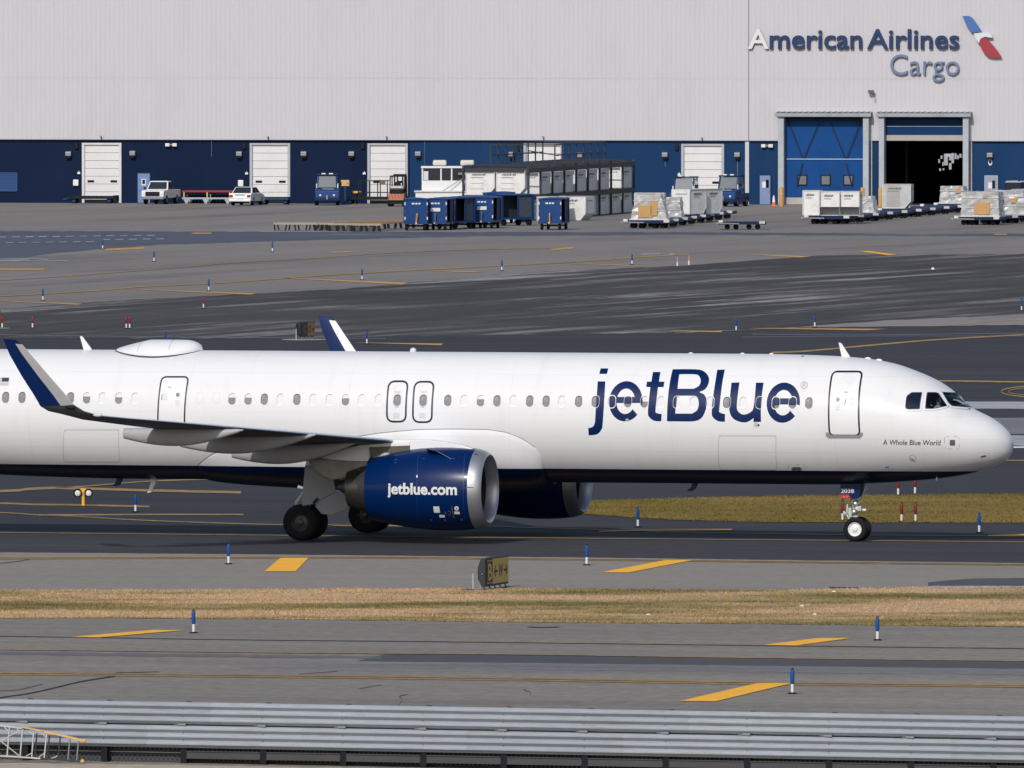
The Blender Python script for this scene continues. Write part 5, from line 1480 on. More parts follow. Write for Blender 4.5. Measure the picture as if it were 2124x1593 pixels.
# satcom dome
a, b = xz(241, 727, 0)[0], xz(421, 727, 0)[0]
rg = []
N = 28
for k in range(N+1):
    u = k/N; x = a+(b-a)*u
    h = 0.33*(min(1, u/.40)**.75 if u < .40 else (1 if u < .80 else sqrt(max(0, 1-((u-.80)/.20)**2))*.96+.04))
    h *= 1-0.06*abs(u-.6)
    w = 0.80*sqrt(max(0.0, 1-((u-.5)/.5)**2))+0.02
    ring = []
    for i in range(25):
        t = pi*i/24; y = -w*cos(t)
        zb_ = 3.875+2.075*sqrt(max(0, 1-(y/1.975)**2))
        ring.append(V((x, y, zb_-0.012+(h+0.02)*sin(t)**0.7)))
    rg.append(ring)
dome = obj('satcom_dome', MB().loft(rg, cap=False, closed=False), P_WHITE, plane, smooth=70)
edge = [(a+(b-a)*u, -(0.80*sqrt(max(0.0, 1-((u-.5)/.5)**2))+0.02)) for u in [i/40 for i in range(41)]]
em = MB()
for (x, y) in edge:
    for dy in (0.03, -0.09):
        yy = y+dy-.004; em.v.append((x, yy, 3.875+2.075*sqrt(max(0, 1-(yy/1.975)**2))+0.006))
for k in range(40): em.f.append([2*k, 2*k+2, 2*k+3, 2*k+1]); em.m.append(0)
obj('dome_seal', em, INK, dome, fix=True)
for u in (.33, .70):
    x = a+(b-a)*u; k = int(u*N)
    obj('dome_seam', MB().path([p+V((0,-.002,.003)) for p in rg[k][2:13]], .008, 4), SEAM, dome)
obj('beacon', MB().ball(P0(857,727.5), .10, 12, 8, s=(1.1,1,1)), M('beacon_lens', (0.62,0.64,0.66), 0.1, var=0.05), plane, smooth=60)
for px in (1433,1540,1600,1800,1823): obj('crown_fitting', MB().ball(V((xz(px,740,0)[0], 0, f_top(-xz(px,740,0)[0])-.0)), .035 if px < 1700 else .05, 8, 5, s=(2.2,1,1)), P_WHITE, plane)
obj('crown_fitting', MB().ball(surf(xz(1667,740,-.3)[0], 1.35), .04, 8, 5, s=(1.5,1,1)), SENS if False else STEEL, plane)
# tail surfaces (outside the frame)
obj('tail_fin', MB().prism([(-37.6,5.7),(-43.2,5.4),(-45.2,11.8),(-43.3,11.8)], -.16, .16), P_NAVY, plane, bevel=.05)
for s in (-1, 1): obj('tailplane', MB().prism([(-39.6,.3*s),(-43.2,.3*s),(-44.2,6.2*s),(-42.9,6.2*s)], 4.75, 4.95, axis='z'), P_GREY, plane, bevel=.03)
# pilot behind the side window
pc = onR(1938, 836); px0, pz0 = pc[0], pc[1]
pe = empty('person', A2W((px0-.05, -.62, 3.12)), -TH, 'pilot in a pale blue shirt and headset behind the cockpit side window', 'person')
PY = 0.0
def ring_(c, a_, b_, n=14): return [V((c[0]+a_*cos(t), c[1]+b_*sin(t), c[2])) for t in [2*pi*i/n for i in range(n)]]
SKIN = M('skin', (0.36,0.22,0.16), 0.6, var=0.06); SHIRT = M('pale_shirt', C(190,205,225), 0.8, var=0.06)
zt = pz0-3.12
body = MB().loft([ring_((0,0,zt-.95),.15,.19), ring_((0,0,zt-.6),.14,.19), ring_((.01,0,zt-.30),.15,.22), ring_((.01,0,zt-.18),.12,.21), ring_((.015,0,zt-.11),.075,.10), ring_((.02,0,zt-.05),.055,.06),
                  ring_((.035,0,zt+.0),.075,.07), ring_((.04,0,zt+.07),.095,.078), ring_((.04,0,zt+.14),.095,.078), ring_((.03,0,zt+.20),.07,.06), ring_((.03,0,zt+.225),.02,.02)])
bo = obj('body', body, SKIN, pe, smooth=60)
obj('shirt', MB().loft([ring_((0,0,zt-.95),.17,.21), ring_((0,0,zt-.6),.16,.21), ring_((.01,0,zt-.30),.17,.24), ring_((.01,0,zt-.17),.135,.22), ring_((.015,0,zt-.10),.085,.11)], cap=False)
    .tube((.03,-.21,zt-.2),(.12,-.27,zt-.48),.055,.045).tube((.12,-.27,zt-.48),(.34,-.22,zt-.40),.045,.035).tube((.03,.21,zt-.2),(.12,.27,zt-.48),.055,.045).tube((.12,.27,zt-.48),(.34,.22,zt-.40),.045,.035), SHIRT, pe, smooth=50)
obj('hair', MB().loft([ring_((.02,0,zt+.09),.10,.085), ring_((.015,0,zt+.15),.10,.086), ring_((.02,0,zt+.21),.075,.066), ring_((.02,0,zt+.238),.02,.02)]), INK, pe, smooth=60)
obj('headset', MB().lathe([(-.11,.001),(-.11,.045),(-.075,.05),(-.075,.001)], (.03,0,zt+.08), 'y', 14).path([(.03,.095*cos(t)*-1,zt+.08+.17*sin(t)) for t in [pi*i/10 for i in range(11)]], .014), BLACK, pe, smooth=40)
obj('nose', MB().lathe([(0,.001),(-.035,.018),(-.04,.001)][::-1], (.165,0,zt+.08), 'x', 8), SKIN, bo)

# ------------------------------------------------------------------ vehicles and cargo on the apron (local: x forward, z up)
def frustum(b, t, z0, z1):
    """b,t = (x0,x1,half width); returns builder and window placer"""
    P = [V((b[0],-b[2],z0)),V((b[1],-b[2],z0)),V((b[1],b[2],z0)),V((b[0],b[2],z0)),V((t[0],-t[2],z1)),V((t[1],-t[2],z1)),V((t[1],t[2],z1)),V((t[0],t[2],z1))]
    mb = MB().add(P, [(0,3,2,1),(4,5,6,7),(0,1,5,4),(1,2,6,5),(2,3,7,6),(3,0,4,7)])
    F = {'right': (0,1,5,4), 'front': (1,2,6,5), 'left': (2,3,7,6), 'rear': (3,0,4,7)}
    def pane(face, u0, u1, v0, v1, off=0.012):
        a, b_, c, d = [P[i] for i in F[face]]
        n_ = (b_-a).cross(d-a).normalized()
        at = lambda u, v: (a*(1-u)+b_*u)*(1-v)+(d*(1-u)+c*u)*v
        q = [at(u0,v0), at(u1,v0), at(u1,v1), at(u0,v1)]
        m_ = MB().add([p+n_*off for p in q]+[p-n_*off for p in q], [(0,1,2,3),(7,6,5,4),(0,4,5,1),(1,5,6,2),(2,6,7,3),(3,7,4,0)])
        return m_
    return mb, pane
def road_wheel(root, x, y, r_, w, rim=STEEL):
    t = obj('wheel', MB().lathe([(-w/2,r_*.6),(-w/2,r_*.9),(-w*.35,r_),(w*.35,r_),(w/2,r_*.9),(w/2,r_*.6)], (0,0,0), 'y', 20), RUBBER, root, smooth=45)
    t.location = (x, y, r_)
    obj('rim', MB().lathe([(-w*.45,.001),(-w*.42,r_*.6),(w*.42,r_*.6),(w*.45,.001)], (0,0,0), 'y', 16), rim, t, smooth=40)
def heading(dx, dy): return atan2(dy, dx)
CAR_GLASS = M('car_glass', (0.025,0.03,0.04), 0.1, var=0.2, spec=0.7)
PLATE = M('number_plate', (0.55,0.55,0.52), 0.5, var=0.1)

def pickup():
    r_ = empty('pickup_truck', G(334, 423.0), heading(-.24, -.97), 'white pickup truck parked nose out beside the pale blue side door', 'pickup truck')
    L_, w = 5.0, 0.88
    obj('body', MB().prism([(-2.5,.50),(2.42,.45),(2.5,.62),(2.48,.95),(2.35,1.06),(1.0,1.12),(-2.5,1.10)], -w, w), WHITE, r_, bevel=.06)
    cab, pane = frustum((-.55, 1.15, w-.03), (-.35, .55, w-.17), 1.10, 1.76)
    c = obj('cab', cab, WHITE, r_, bevel=.05)
    for f, a in (('front',(.06,.94,.06,.88)),('left',(.06,.92,.08,.86)),('right',(.08,.94,.08,.86)),('rear',(.08,.92,.1,.85))):
        obj('window', pane(f, *a), CAR_GLASS, c)
    obj('grille', MB().rng(2.46,2.53,-.56,.56,.63,.97), BLACK, r_, bevel=.02)
    for s in (-1,1): obj('headlight', MB().rng(2.40,2.52,s*.56,s*.84,.72,.92), LAMP_WHITE, r_, bevel=.02)
    obj('bumper', MB().rng(2.45,2.64,-.9,.9,.38,.62), STEEL, r_, bevel=.05)
    obj('bed', MB().rng(-2.42,-.62,-.74,.74,1.09,1.125), BLACK, r_)
    for x in (1.55,-1.45):
        for s in (-1,1): road_wheel(r_, x, s*.78, .36, .24)
    for s in (-1,1): obj('mirror', MB().box((.92,s*1.02,1.22),(.12,.2,.16)), BLACK, r_, bevel=.02)
    return r_
pickup()
def sedan(name, loc, rz, label, cat, paint=WHITE, tall=0.0):
    r_ = empty(name, loc, rz, label, cat)
    w = 0.86
    obj('body', MB().prism([(-2.2,.34),(2.15,.30),(2.25,.55),(2.1,.74),(.95,.90+tall*.2),(-1.5,.94+tall*.3),(-2.15,.92+tall*.3),(-2.25,.60)], -w, w), paint, r_, bevel=.07)
    cab, pane = frustum((-1.72, 1.15, w-.05), (-1.0 if tall == 0 else -1.85, .42, w-.22), .90+tall*.25, 1.40+tall)
    c = obj('cabin', cab, paint, r_, bevel=.05)
    for f, a in (('front',(.05,.95,.05,.93)),('rear',(.06,.94,.08,.93)),('left',(.06,.46,.1,.86)),('left',(.50,.90,.1,.86)),('right',(.10,.50,.1,.86)),('right',(.54,.94,.1,.86))):
        obj('window', pane(f, *a), CAR_GLASS, c)
    for s in (-1,1):
        obj('tail_light', MB().rng(-2.28,-2.16,s*.55,s*.83,.62,.82), TAIL_RED, r_, bevel=.02)
        obj('mirror', MB().box((.75,s*.94,.98+tall*.25),(.12,.18,.13)), paint, r_, bevel=.02)
    obj('number_plate', MB().rng(-2.30,-2.24,-.22,.22,.44,.56), PLATE, r_)
    obj('bumper', MB().rng(-2.32,-2.15,-.84,.84,.30,.46), paint, r_, bevel=.05); obj('bumper', MB().rng(2.1,2.3,-.84,.84,.28,.46), paint, r_, bevel=.05)
    obj('boot_trim', MB().rng(-2.27,-2.22,-.38,.38,.80,.84), BLACK, r_)
    for x in (1.38,-1.32):
        for s in (-1,1): road_wheel(r_, x, s*.76, .32, .22)
    return r_
sedan('sedan_car', G(512, 425.5), heading(.22, .975), 'white sedan parked with its tail to the camera before a roller door', 'car')
sedan('utility_vehicle', G(2122, 428), heading(.45, .9), 'dark utility vehicle with a pale roof, hidden behind wrapped cargo at the right edge', 'car', BLUE_DK, .42)
v_ = [o for o in bpy.data.objects if o.name == 'utility_vehicle'][0]
obj('roof_panel', MB().rng(-1.85,.45,-.66,.66,1.83,1.87).rng(-1.7,.3,-.6,-.55,1.87,1.95).rng(-1.7,.3,.55,.6,1.87,1.95), WHITE_DULL, v_, bevel=.02)

def tug(loc, rz, label):
    r_ = empty('baggage_tug', loc, rz, label, 'baggage tug', 'blue tow tractors by the warehouse')
    obj('body', MB().prism([(-1.7,.35),(1.75,.32),(1.8,.55),(1.74,1.10),(1.60,1.20),(.35,1.28),(.25,1.0),(-1.7,1.0)], -.92, .92), BLUE_EQ, r_, bevel=.06)
    for x in (1.15,-1.1):
        for s in (-1,1): road_wheel(r_, x, s*.80, .38, .28)
    cab, pane = frustum((-.95,.75,.80), (-.85,.45,.72), 1.29, 2.25)
    c = obj('cab', MB().rng(-.98,.58,-.80,.80,2.25,2.36), BLUE_DK, r_, bevel=.03)
    for x0, x1, s in ((.72,.44,-1),(.72,.44,1),(-.93,-.84,-1),(-.93,-.84,1)):
        obj('post', MB().beam((x0,s*.78,1.0),(x1,s*.70,2.25),.09), BLUE_EQ, c)
    obj('windshield', pane('front',.07,.93,.06,.97), GLASS_GREY, c)
    for f in ('left','right'): obj('side_window', pane(f,.12,.9,.1,.95), GLASS_GREY, c)
    for s in (-1,1):
        obj('headlight', MB().lathe([(0,.001),(0,.075),(-.06,.085)], (1.83,s*.52,.78), 'x', 12), LAMP_WHITE, r_)
        obj('roof_light', MB().box((.56,s*.28,2.40),(.14,.3,.09)), LAMP_WHITE, c)
        obj('reflector', MB().box((.78,s*.80,1.48),(.05,.08,.34)), SIGN_WHITE, c)
    obj('bumper', MB().rng(1.78,1.92,-.95,.95,.34,.60), BLUE_DK, r_, bevel=.03)
    obj('tow_hook', MB().box((1.95,0,.62),(.14,.16,.34)), STEEL, r_, bevel=.02)
    obj('placard', MB().add([(1.12,-.38,1.262),(1.60,-.30,1.225),(1.60,.50,1.225),(1.12,.50,1.262)], [(0,1,2,3)]), SIGN_WHITE, r_)
    obj('mirror', MB().box((.70,.98,1.62),(.06,.22,.26)), BLACK, c)
    return r_
tug(G(679, 425.5), heading(0,-1), 'blue tow tractor facing out beside the tan board on a blue post')
tug(G(1422, 431.0), heading(-.22,-.97), 'blue tow tractor half hidden behind the cargo dollies in front of the last roller door')
tug(G(1516, 428.0), heading(-.32,-.95), 'blue tow tractor standing left of the white pilaster')

# forklift seen from behind
f_ = empty('forklift', G(826, 428), heading(.12,.99), 'tan and black forklift with a red striped counterweight, rear to the camera', 'forklift')
obj('counterweight', MB().prism([(-1.35,.46),(-.3,.42),(-.3,.98),(-.95,1.0),(-1.32,.94)], -.60, .60), M('forklift_tan', C(150,118,72), 0.5, var=0.1), f_, bevel=.06)
for k in range(5): obj('warning_stripe', MB().add([(-1.352,-.55+.24*k,.62),(-1.352,-.43+.24*k,.62),(-1.325,-.33+.24*k,.92),(-1.325,-.45+.24*k,.92)], [(0,1,2,3)]), RED, f_)
obj('grille', MB().rng(-1.22,-.5,-.5,.5,1.0,1.28), BLACK, f_, bevel=.02); obj('rear_axle', MB().rng(-1.2,-.5,-.5,.5,.2,.45), BLACK, f_)
obj('chassis', MB().rng(-.3,1.0,-.58,.58,.35,.95), BLACK, f_, bevel=.04)
gd = MB()
for x, s in ((-.6,-.55),(-.6,.55),(.75,-.55),(.75,.55)): gd.beam((x,s,.95),(x*.8,s,2.28),.08)
for y in (-.55,-.3,0,.3,.55): gd.beam((-.5,y,2.30),(.62,y,2.30),.06)
gd.beam((-.5,-.55,2.30),(-.5,.55,2.30),.08).beam((.62,-.55,2.30),(.62,.55,2.30),.08)
obj('overhead_guard', gd, BLACK, f_)
ms = MB()
for s in (-.42,-.2,.2,.42): ms.beam((1.12,s,.2),(1.12,s,2.42),.10)
ms.beam((1.12,-.5,2.38),(1.12,.5,2.38),.1).beam((1.12,-.5,1.3),(1.12,.5,1.3),.1)
obj('mast', ms, BLACK, f_)
obj('gas_tank', MB().tube((-.85,-.42,1.42),(-.85,.42,1.42),.17,n=16).ball((-.85,-.42,1.42),.165).ball((-.85,.42,1.42),.165), M('tank_grey', C(150,145,140), 0.4, metal=.3), f_, smooth=50)
obj('seat', MB().box((-.2,0,1.25),(.5,.5,.12)).box((-.45,0,1.55),(.12,.5,.6)), BLACK, f_, bevel=.03)
for x, rr in ((-.9,.30),(.75,.38)):
    for s in (-1,1): road_wheel(f_, x, s*.55, rr, .24)

# white loader with a glazed cab
ld = empty('cargo_loader', G(925, 449), heading(0,-1), 'white cargo loader with a glazed operator cab standing left of the container rack', 'cargo loader')
obj('chassis', MB().rng(-3.5,2.2,-2.2,2.35,.45,1.78), WHITE, ld, bevel=.05)
obj('deck', MB().rng(-3.3,2.3,-2.3,2.4,1.79,1.86), WHITE_DULL, ld)
cb = obj('cab', MB().rng(-.9,1.5,-1.75,1.30,1.87,2.62).rng(-.95,1.55,-1.8,1.35,3.52,3.66), WHITE, ld, bevel=.02)
pm = MB()
for y in (-1.70,-.35,.42,1.25):
    for x in (-.85,1.44): pm.rng(x-.05,x+.05,y-.05,y+.05,2.62,3.52)
obj('window_post', pm, WHITE, cb)
for y0, y1 in ((-1.65,-.40),(-.30,.37),(.47,1.20)):
    obj('pane', MB().rng(1.40,1.43,y0,y1,2.64,3.50), CAR_GLASS, cb)
obj('pane', MB().rng(-.8,1.38,1.24,1.27,2.64,3.50), CAR_GLASS, cb); obj('pane', MB().rng(-.8,1.38,-1.72,-1.69,2.64,3.50), CAR_GLASS, cb)
obj('blind', MB().rng(1.435,1.45,-1.62,-1.28,2.66,3.3), WHITE_DULL, cb)
for y in (-.45, 1.55):
    obj('air_conditioner', MB().rng(-.2,1.2,y-.5,y+.5,3.70,4.10), M('aircon_cream', C(205,200,190), 0.5), ld, bevel=.12)
obj('platform_rail', MB().path([(1.9,1.5,1.86),(1.9,1.5,2.9),(1.9,2.3,2.9),(1.9,2.3,1.86)], .04).path([(1.9,1.5,2.4),(1.9,2.3,2.4)], .04).path([(1.6,1.4,2.9),(2.0,-.2,1.9)], .03), STEEL, ld)
obj('winch', MB().tube((1.7,1.3,2.45),(1.7,2.2,2.45),.28,n=14).tube((1.7,1.4,2.0),(1.7,2.1,2.0),.22,n=14).rng(1.3,2.0,.9,2.2,3.05,3.2), STEEL, ld, smooth=50)
for x in (-2.4,1.3):
    for s in (-1,1): road_wheel(ld, x, s*1.75, .5, .35)

# baggage carts
CART_IN = M('cart_interior', (0.02,0.025,0.035), 0.8)
CURT = M('cart_curtain', (0.045,0.055,0.085), 0.8, var=0.3, scale=4)
def cart(loc, rz, label, open_side=True):
    r_ = empty('baggage_cart', loc, rz, label, 'baggage cart', 'blue covered baggage carts')
    L_, w, z0, z1 = 1.45, .80, .58, 2.12
    mb = MB().rng(-L_,L_,-w,w,z0-.14,z0).rng(L_-.06,L_,-w,w,z0+.004,z1).rng(-L_,-L_+.06,-w,w,z0+.004,z1)
    for x in (-L_+.12,-.02,L_-.12):
        for s in (-1,1): mb.rng(x-.05,x+.05,s*w-.05*s,s*w,z0+.004,z1)
    b = obj('body', mb, BLUE_EQ, r_)
    obj('roof', MB().prism([(-w-.06,z1+.004),(w+.06,z1+.004),(w+.02,z1+.07),(0,z1+.13),(-w-.02,z1+.07)], -L_-.07, L_+.07, axis='x'), BLUE_EQ, r_)
    for s in (-1,1): obj('curtain', MB().rng(-L_+.2,-.1,s*(w-.075)-.015,s*(w-.075)+.015,z0+.02,z1-.02), CURT, r_)
    obj('inner_wall', MB().rng(-L_+.07,L_-.07,-.02,.02,z0+.01,z1-.01), CART_IN, r_)
    for s in (-1,1):
        for k in range(3):
            obj('reflector', MB().rng(L_+.002,L_+.012,s*(w-.07),s*w,z0+.16+k*.5,z0+.36+k*.5-(.08 if k == 1 else 0)), RED_DULL if k == 1 else SIGN_WHITE, b)
    obj('print', MB().rng(L_+.002,L_+.010,-.30,-.12,z1-.32,z1-.22).rng(L_+.002,L_+.010,-.06,.10,z1-.32,z1-.22).rng(L_+.002,L_+.010,.16,.30,z1-.32,z1-.22), SIGN_WHITE, b)
    if open_side: obj('placard', MB().rng(L_+.002,L_+.012,-.34,.34,z0+.72,z0+.96), SIGN_WHITE, b)
    obj('tow_bar', MB().beam((L_+.05,0,.55),(L_+.35,.05,1.15),.08,.1).beam((L_,0,.42),(L_+.3,0,.5),.1), YELLOW if not open_side else STEEL, r_)
    for x in (-L_+.35,L_-.35):
        for s in (-1,1): road_wheel(r_, x, s*.62, .23, .15, BLACK)
        mb_ = MB().beam((x,-.62,.3),(x,.62,.3),.1)
        obj('axle', mb_, BLACK, r_)
    return r_
c0 = cart(G(862,477.5), heading(.03,-1), 'blue baggage cart at the near left end of the cart cluster, tow bar raised', False)
c1 = cart(G(911,477), heading(-.18,-.98), 'blue baggage cart with a white placard, second from the left in the cluster')
for (px, py, h, lab) in ((944,475,(-.50,-.87),'blue baggage cart standing close behind the placarded cart in the cluster'), (976,472.5,(-.40,-.92),'blue open-sided baggage cart in the middle of the cluster'),
                     (1008,473.5,(-.2,-.98),'blue baggage cart near the right of the cluster with its open side to the right'), (1060,468,(-.80,-.60),'dark blue baggage cart turned sideways at the right end of the cluster'),
                     (1035,463,(-.25,-.97),'blue baggage cart at the back of the cluster before the rack')):
    o = copy_tree(c1); place(o, G(px, py), heading(*h), lab)
o = copy_tree(c0); place(o, G(1149,476.5), heading(-.20,-.98), 'single blue baggage cart with a yellow tow bar standing apart in front of the rack')

# roller benches and low frames
def bench(loc, rz, length, depth, label, n_legs=4, top=RUST, h=.55):
    r_ = empty('roller_bench', loc, rz, label, 'roller bench', 'low steel roller benches')
    for s in (-1,1): obj('side_rail', MB().rng(-length/2,length/2,s*(depth/2-.04)-.04,s*(depth/2-.04)+.04,h-.14,h), M('bench_pale', C(150,142,128), 0.7, var=.2) if 'bench_pale' not in bpy.data.materials else bpy.data.materials['bench_pale'], r_)
    rl = MB(); k = int(depth/.35)
    for i in range(k): rl.tube((-length/2+.05,-depth/2+.2+i*(depth-.4)/max(1,k-1),h-.05),(length/2-.05,-depth/2+.2+i*(depth-.4)/max(1,k-1),h-.05),.04,n=6)
    tag(obj('rollers', rl, top, r_), kind='stuff')
    for i in range(n_legs):
        x = -length/2+.12+i*(length-.24)/(n_legs-1)
        for s in (-1,1): obj('leg', MB().beam((x,s*(depth/2-.06),0),(x+(.12 if i % 2 else -.12)*.6,s*(depth/2-.06),h-.14),.09 if depth < 2 else .17), BLACK, r_)
    if depth > 2:
        for i in range(n_legs-1):
            x = -length/2+.12+(i+.5)*(length-.24)/(n_legs-1)
            obj('drive_box', MB().prism([(x-.17,.06),(x+.17,.06),(x+.13,h-.2),(x-.13,h-.2)], -depth/2+.1, -depth/2+.5), GEAR_DK, r_)
    return r_
bench(G(617,478.0), W_RZ, 3.1, 1.5, 'low empty roller bench at the near left end of the bench row', 5)
bench(G(688,477.0), W_RZ, 1.5, 6.0, 'low rusty roller bench second from the left in the bench row', 4)
bench(G(742,477.0), W_RZ, 2.2, 11.0, 'long rusty roller bench in the middle of the bench row', 5)
bench(G(797,477.0), W_RZ, 2.0, 14.0, 'long rusty roller bench right beside the first blue cart', 5)
def low_dolly(loc, rz, label, length, depth, mat, extra=None):
    r_ = empty('cargo_dolly', loc, rz, label, 'cargo dolly')
    obj('frame', MB().rng(-length/2,length/2,-depth/2,depth/2,.34,.50), mat, r_, bevel=.02)
    for x in (-length*.38,length*.38):
        for s in (-1,1): road_wheel(r_, x, s*(depth/2-.2), .2, .16, BLUE_EQ)
    rb = MB()
    for i in range(int(length/.22)): rb.tube((-length/2+.12+i*.22,-depth/2+.08,.53),(-length/2+.12+i*.22,depth/2-.08,.53),.05,n=6)
    tag(obj('rollers', rb, BLACK, r_), kind='stuff')
    return r_
o = low_dolly(G(192,421.7), W_RZ, 'low dark dolly with blue wheels before the first roller door', 3.6, 1.4, BLACK)
obj('end_stop', MB().rng(1.7,1.95,-.6,.6,.2,.62), BLACK, o); obj('tow_bar', MB().beam((-1.8,0,.4),(-2.3,0,.3),.1), BLUE_EQ, o)
o = low_dolly(G(572,424), W_RZ, 'low blue dolly with a dark drum beside the white sedan', 2.2, 1.5, BLUE_EQ)
obj('drum', MB().tube((-1.35,-.6,.45),(-1.35,.6,.45),.42,n=14), BLACK, o, smooth=40)
r_ = empty('roller_rack', G(433,422), W_RZ, 'low roller rack with a red top rail between pickup and sedan', 'roller rack')
obj('top_rail', MB().rng(-1.95,1.95,-.70,-.58,.86,1.00), RED_DULL, r_); obj('top_rail', MB().rng(-1.95,1.95,.58,.70,.86,1.00), RED_DULL, r_)
obj('base_beam', MB().rng(-1.95,1.95,-.74,-.62,.34,.46).rng(-1.95,1.95,.62,.74,.34,.46), FRAME_GREY, r_)
for x in (-1.8,0,1.75):
    for s in (-1,1): obj('post', MB().beam((x,s*.66,.46),(x,s*.64,.86),.10), TAN, r_)
for x in (-1.6,-.1,1.6):
    for s in (-1,1): obj('leg', MB().prism([(x-.25,.34),(x+.25,.34),(x+.06,0),(x-.06,0)], s*.68-.05, s*.68+.05), FRAME_GREY, r_)
sh = MB()
for i in range(14): sh.tube((-1.85+i*.285,-.58,.80),(-1.85+i*.285,.58,.80),.09,n=8)
tag(obj('rollers', sh, BLACK, r_), kind='stuff')
# board on a blue post, caged frames by the third door
r_ = empty('notice_board', G(716,424), W_RZ, 'tan board on a blue post between tow tractor and forklift', 'notice board')
obj('post', MB().rng(-.06,.06,-.06,.06,0,1.35), BLUE_EQ, r_); obj('foot', MB().rng(-.3,.3,-.15,.15,0,.12), BLUE_EQ, r_)
obj('board', MB().rng(-.32,.32,-.05,.05,1.40,1.86), TAN, r_, bevel=.02); obj('red_tag', MB().rng(.16,.26,-.06,-.052,1.52,1.64), RED, r_)
o = low_dolly(G(770,423.5), W_RZ, 'low dark dolly carrying an open cage before the third roller door', 4.2, 1.5, BLACK)
cg = MB()
for x in (-.9,-.25,.6,1.35):
    for y in (-.6,.6): cg.beam((x,y,.5),(x,y,1.85),.07)
for z in (1.8,.9):
    for y in (-.6,.6): cg.beam((-.9,y,z),(1.35,y,z),.06)
obj('cage', cg, BLACK, o); obj('bracket_plate', MB().rng(.75,1.2,-.65,-.6,1.5,1.8).rng(-.2,.3,-.65,-.6,1.74,1.84), RUST, o)
r_ = empty('cable_reel', G(747,423), W_RZ, 'small yellow reel lying beside the dark dolly', 'reel')
obj('drum', MB().lathe([(.85,.02),(.85,.34),(1.0,.34),(1.0,.02)], (0,-1.4,0), 'z', 16), YELLOW, r_); obj('stand', MB().tube((0,-1.4,0),(0,-1.4,.85),.05,n=8), BLACK, r_)
# bollards and cone
bl = [(1620.5,428,'yellow bollard at the left post of the blue bay door'), (1789,429,'yellow bollard at the right post of the blue bay door'), (1826,429,'yellow bollard at the left post of the open bay')]
pr = None
for px, py, lab in bl:
    if pr is None:
        pr = empty('bollard', G(px, py), 0, lab, 'bollard', 'yellow bollards at the bay doors')
        obj('post', MB().lathe([(0,.16),(1.38,.16),(1.46,.11),(1.48,.001)], (0,0,0), 'z', 14), M('bollard_yellow', C(190,146,74), .6, var=.15), pr, smooth=40); obj('band', MB().lathe([(.9,.163),(1.02,.163)], (0,0,0), 'z', 14), TAN, pr)
    else: place(copy_tree(pr), G(px, py), 0, lab)
r_ = empty('traffic_cone', G(1605,427.5), 0, 'orange and white traffic cone beside the grey side door', 'traffic cone')
obj('base', MB().box((0,0,.03),(.42,.42,.06)), ORANGE, r_); obj('cone', MB().lathe([(.06,.15),(.30,.12),(.30,.122),(.62,.075)], (0,0,0), 'z', 14), ORANGE, r_, smooth=40); obj('collar', MB().lathe([(.30,.124),(.62,.08),(.80,.05),(.82,.001)], (0,0,0), 'z', 14), WHITE, r_, smooth=40)

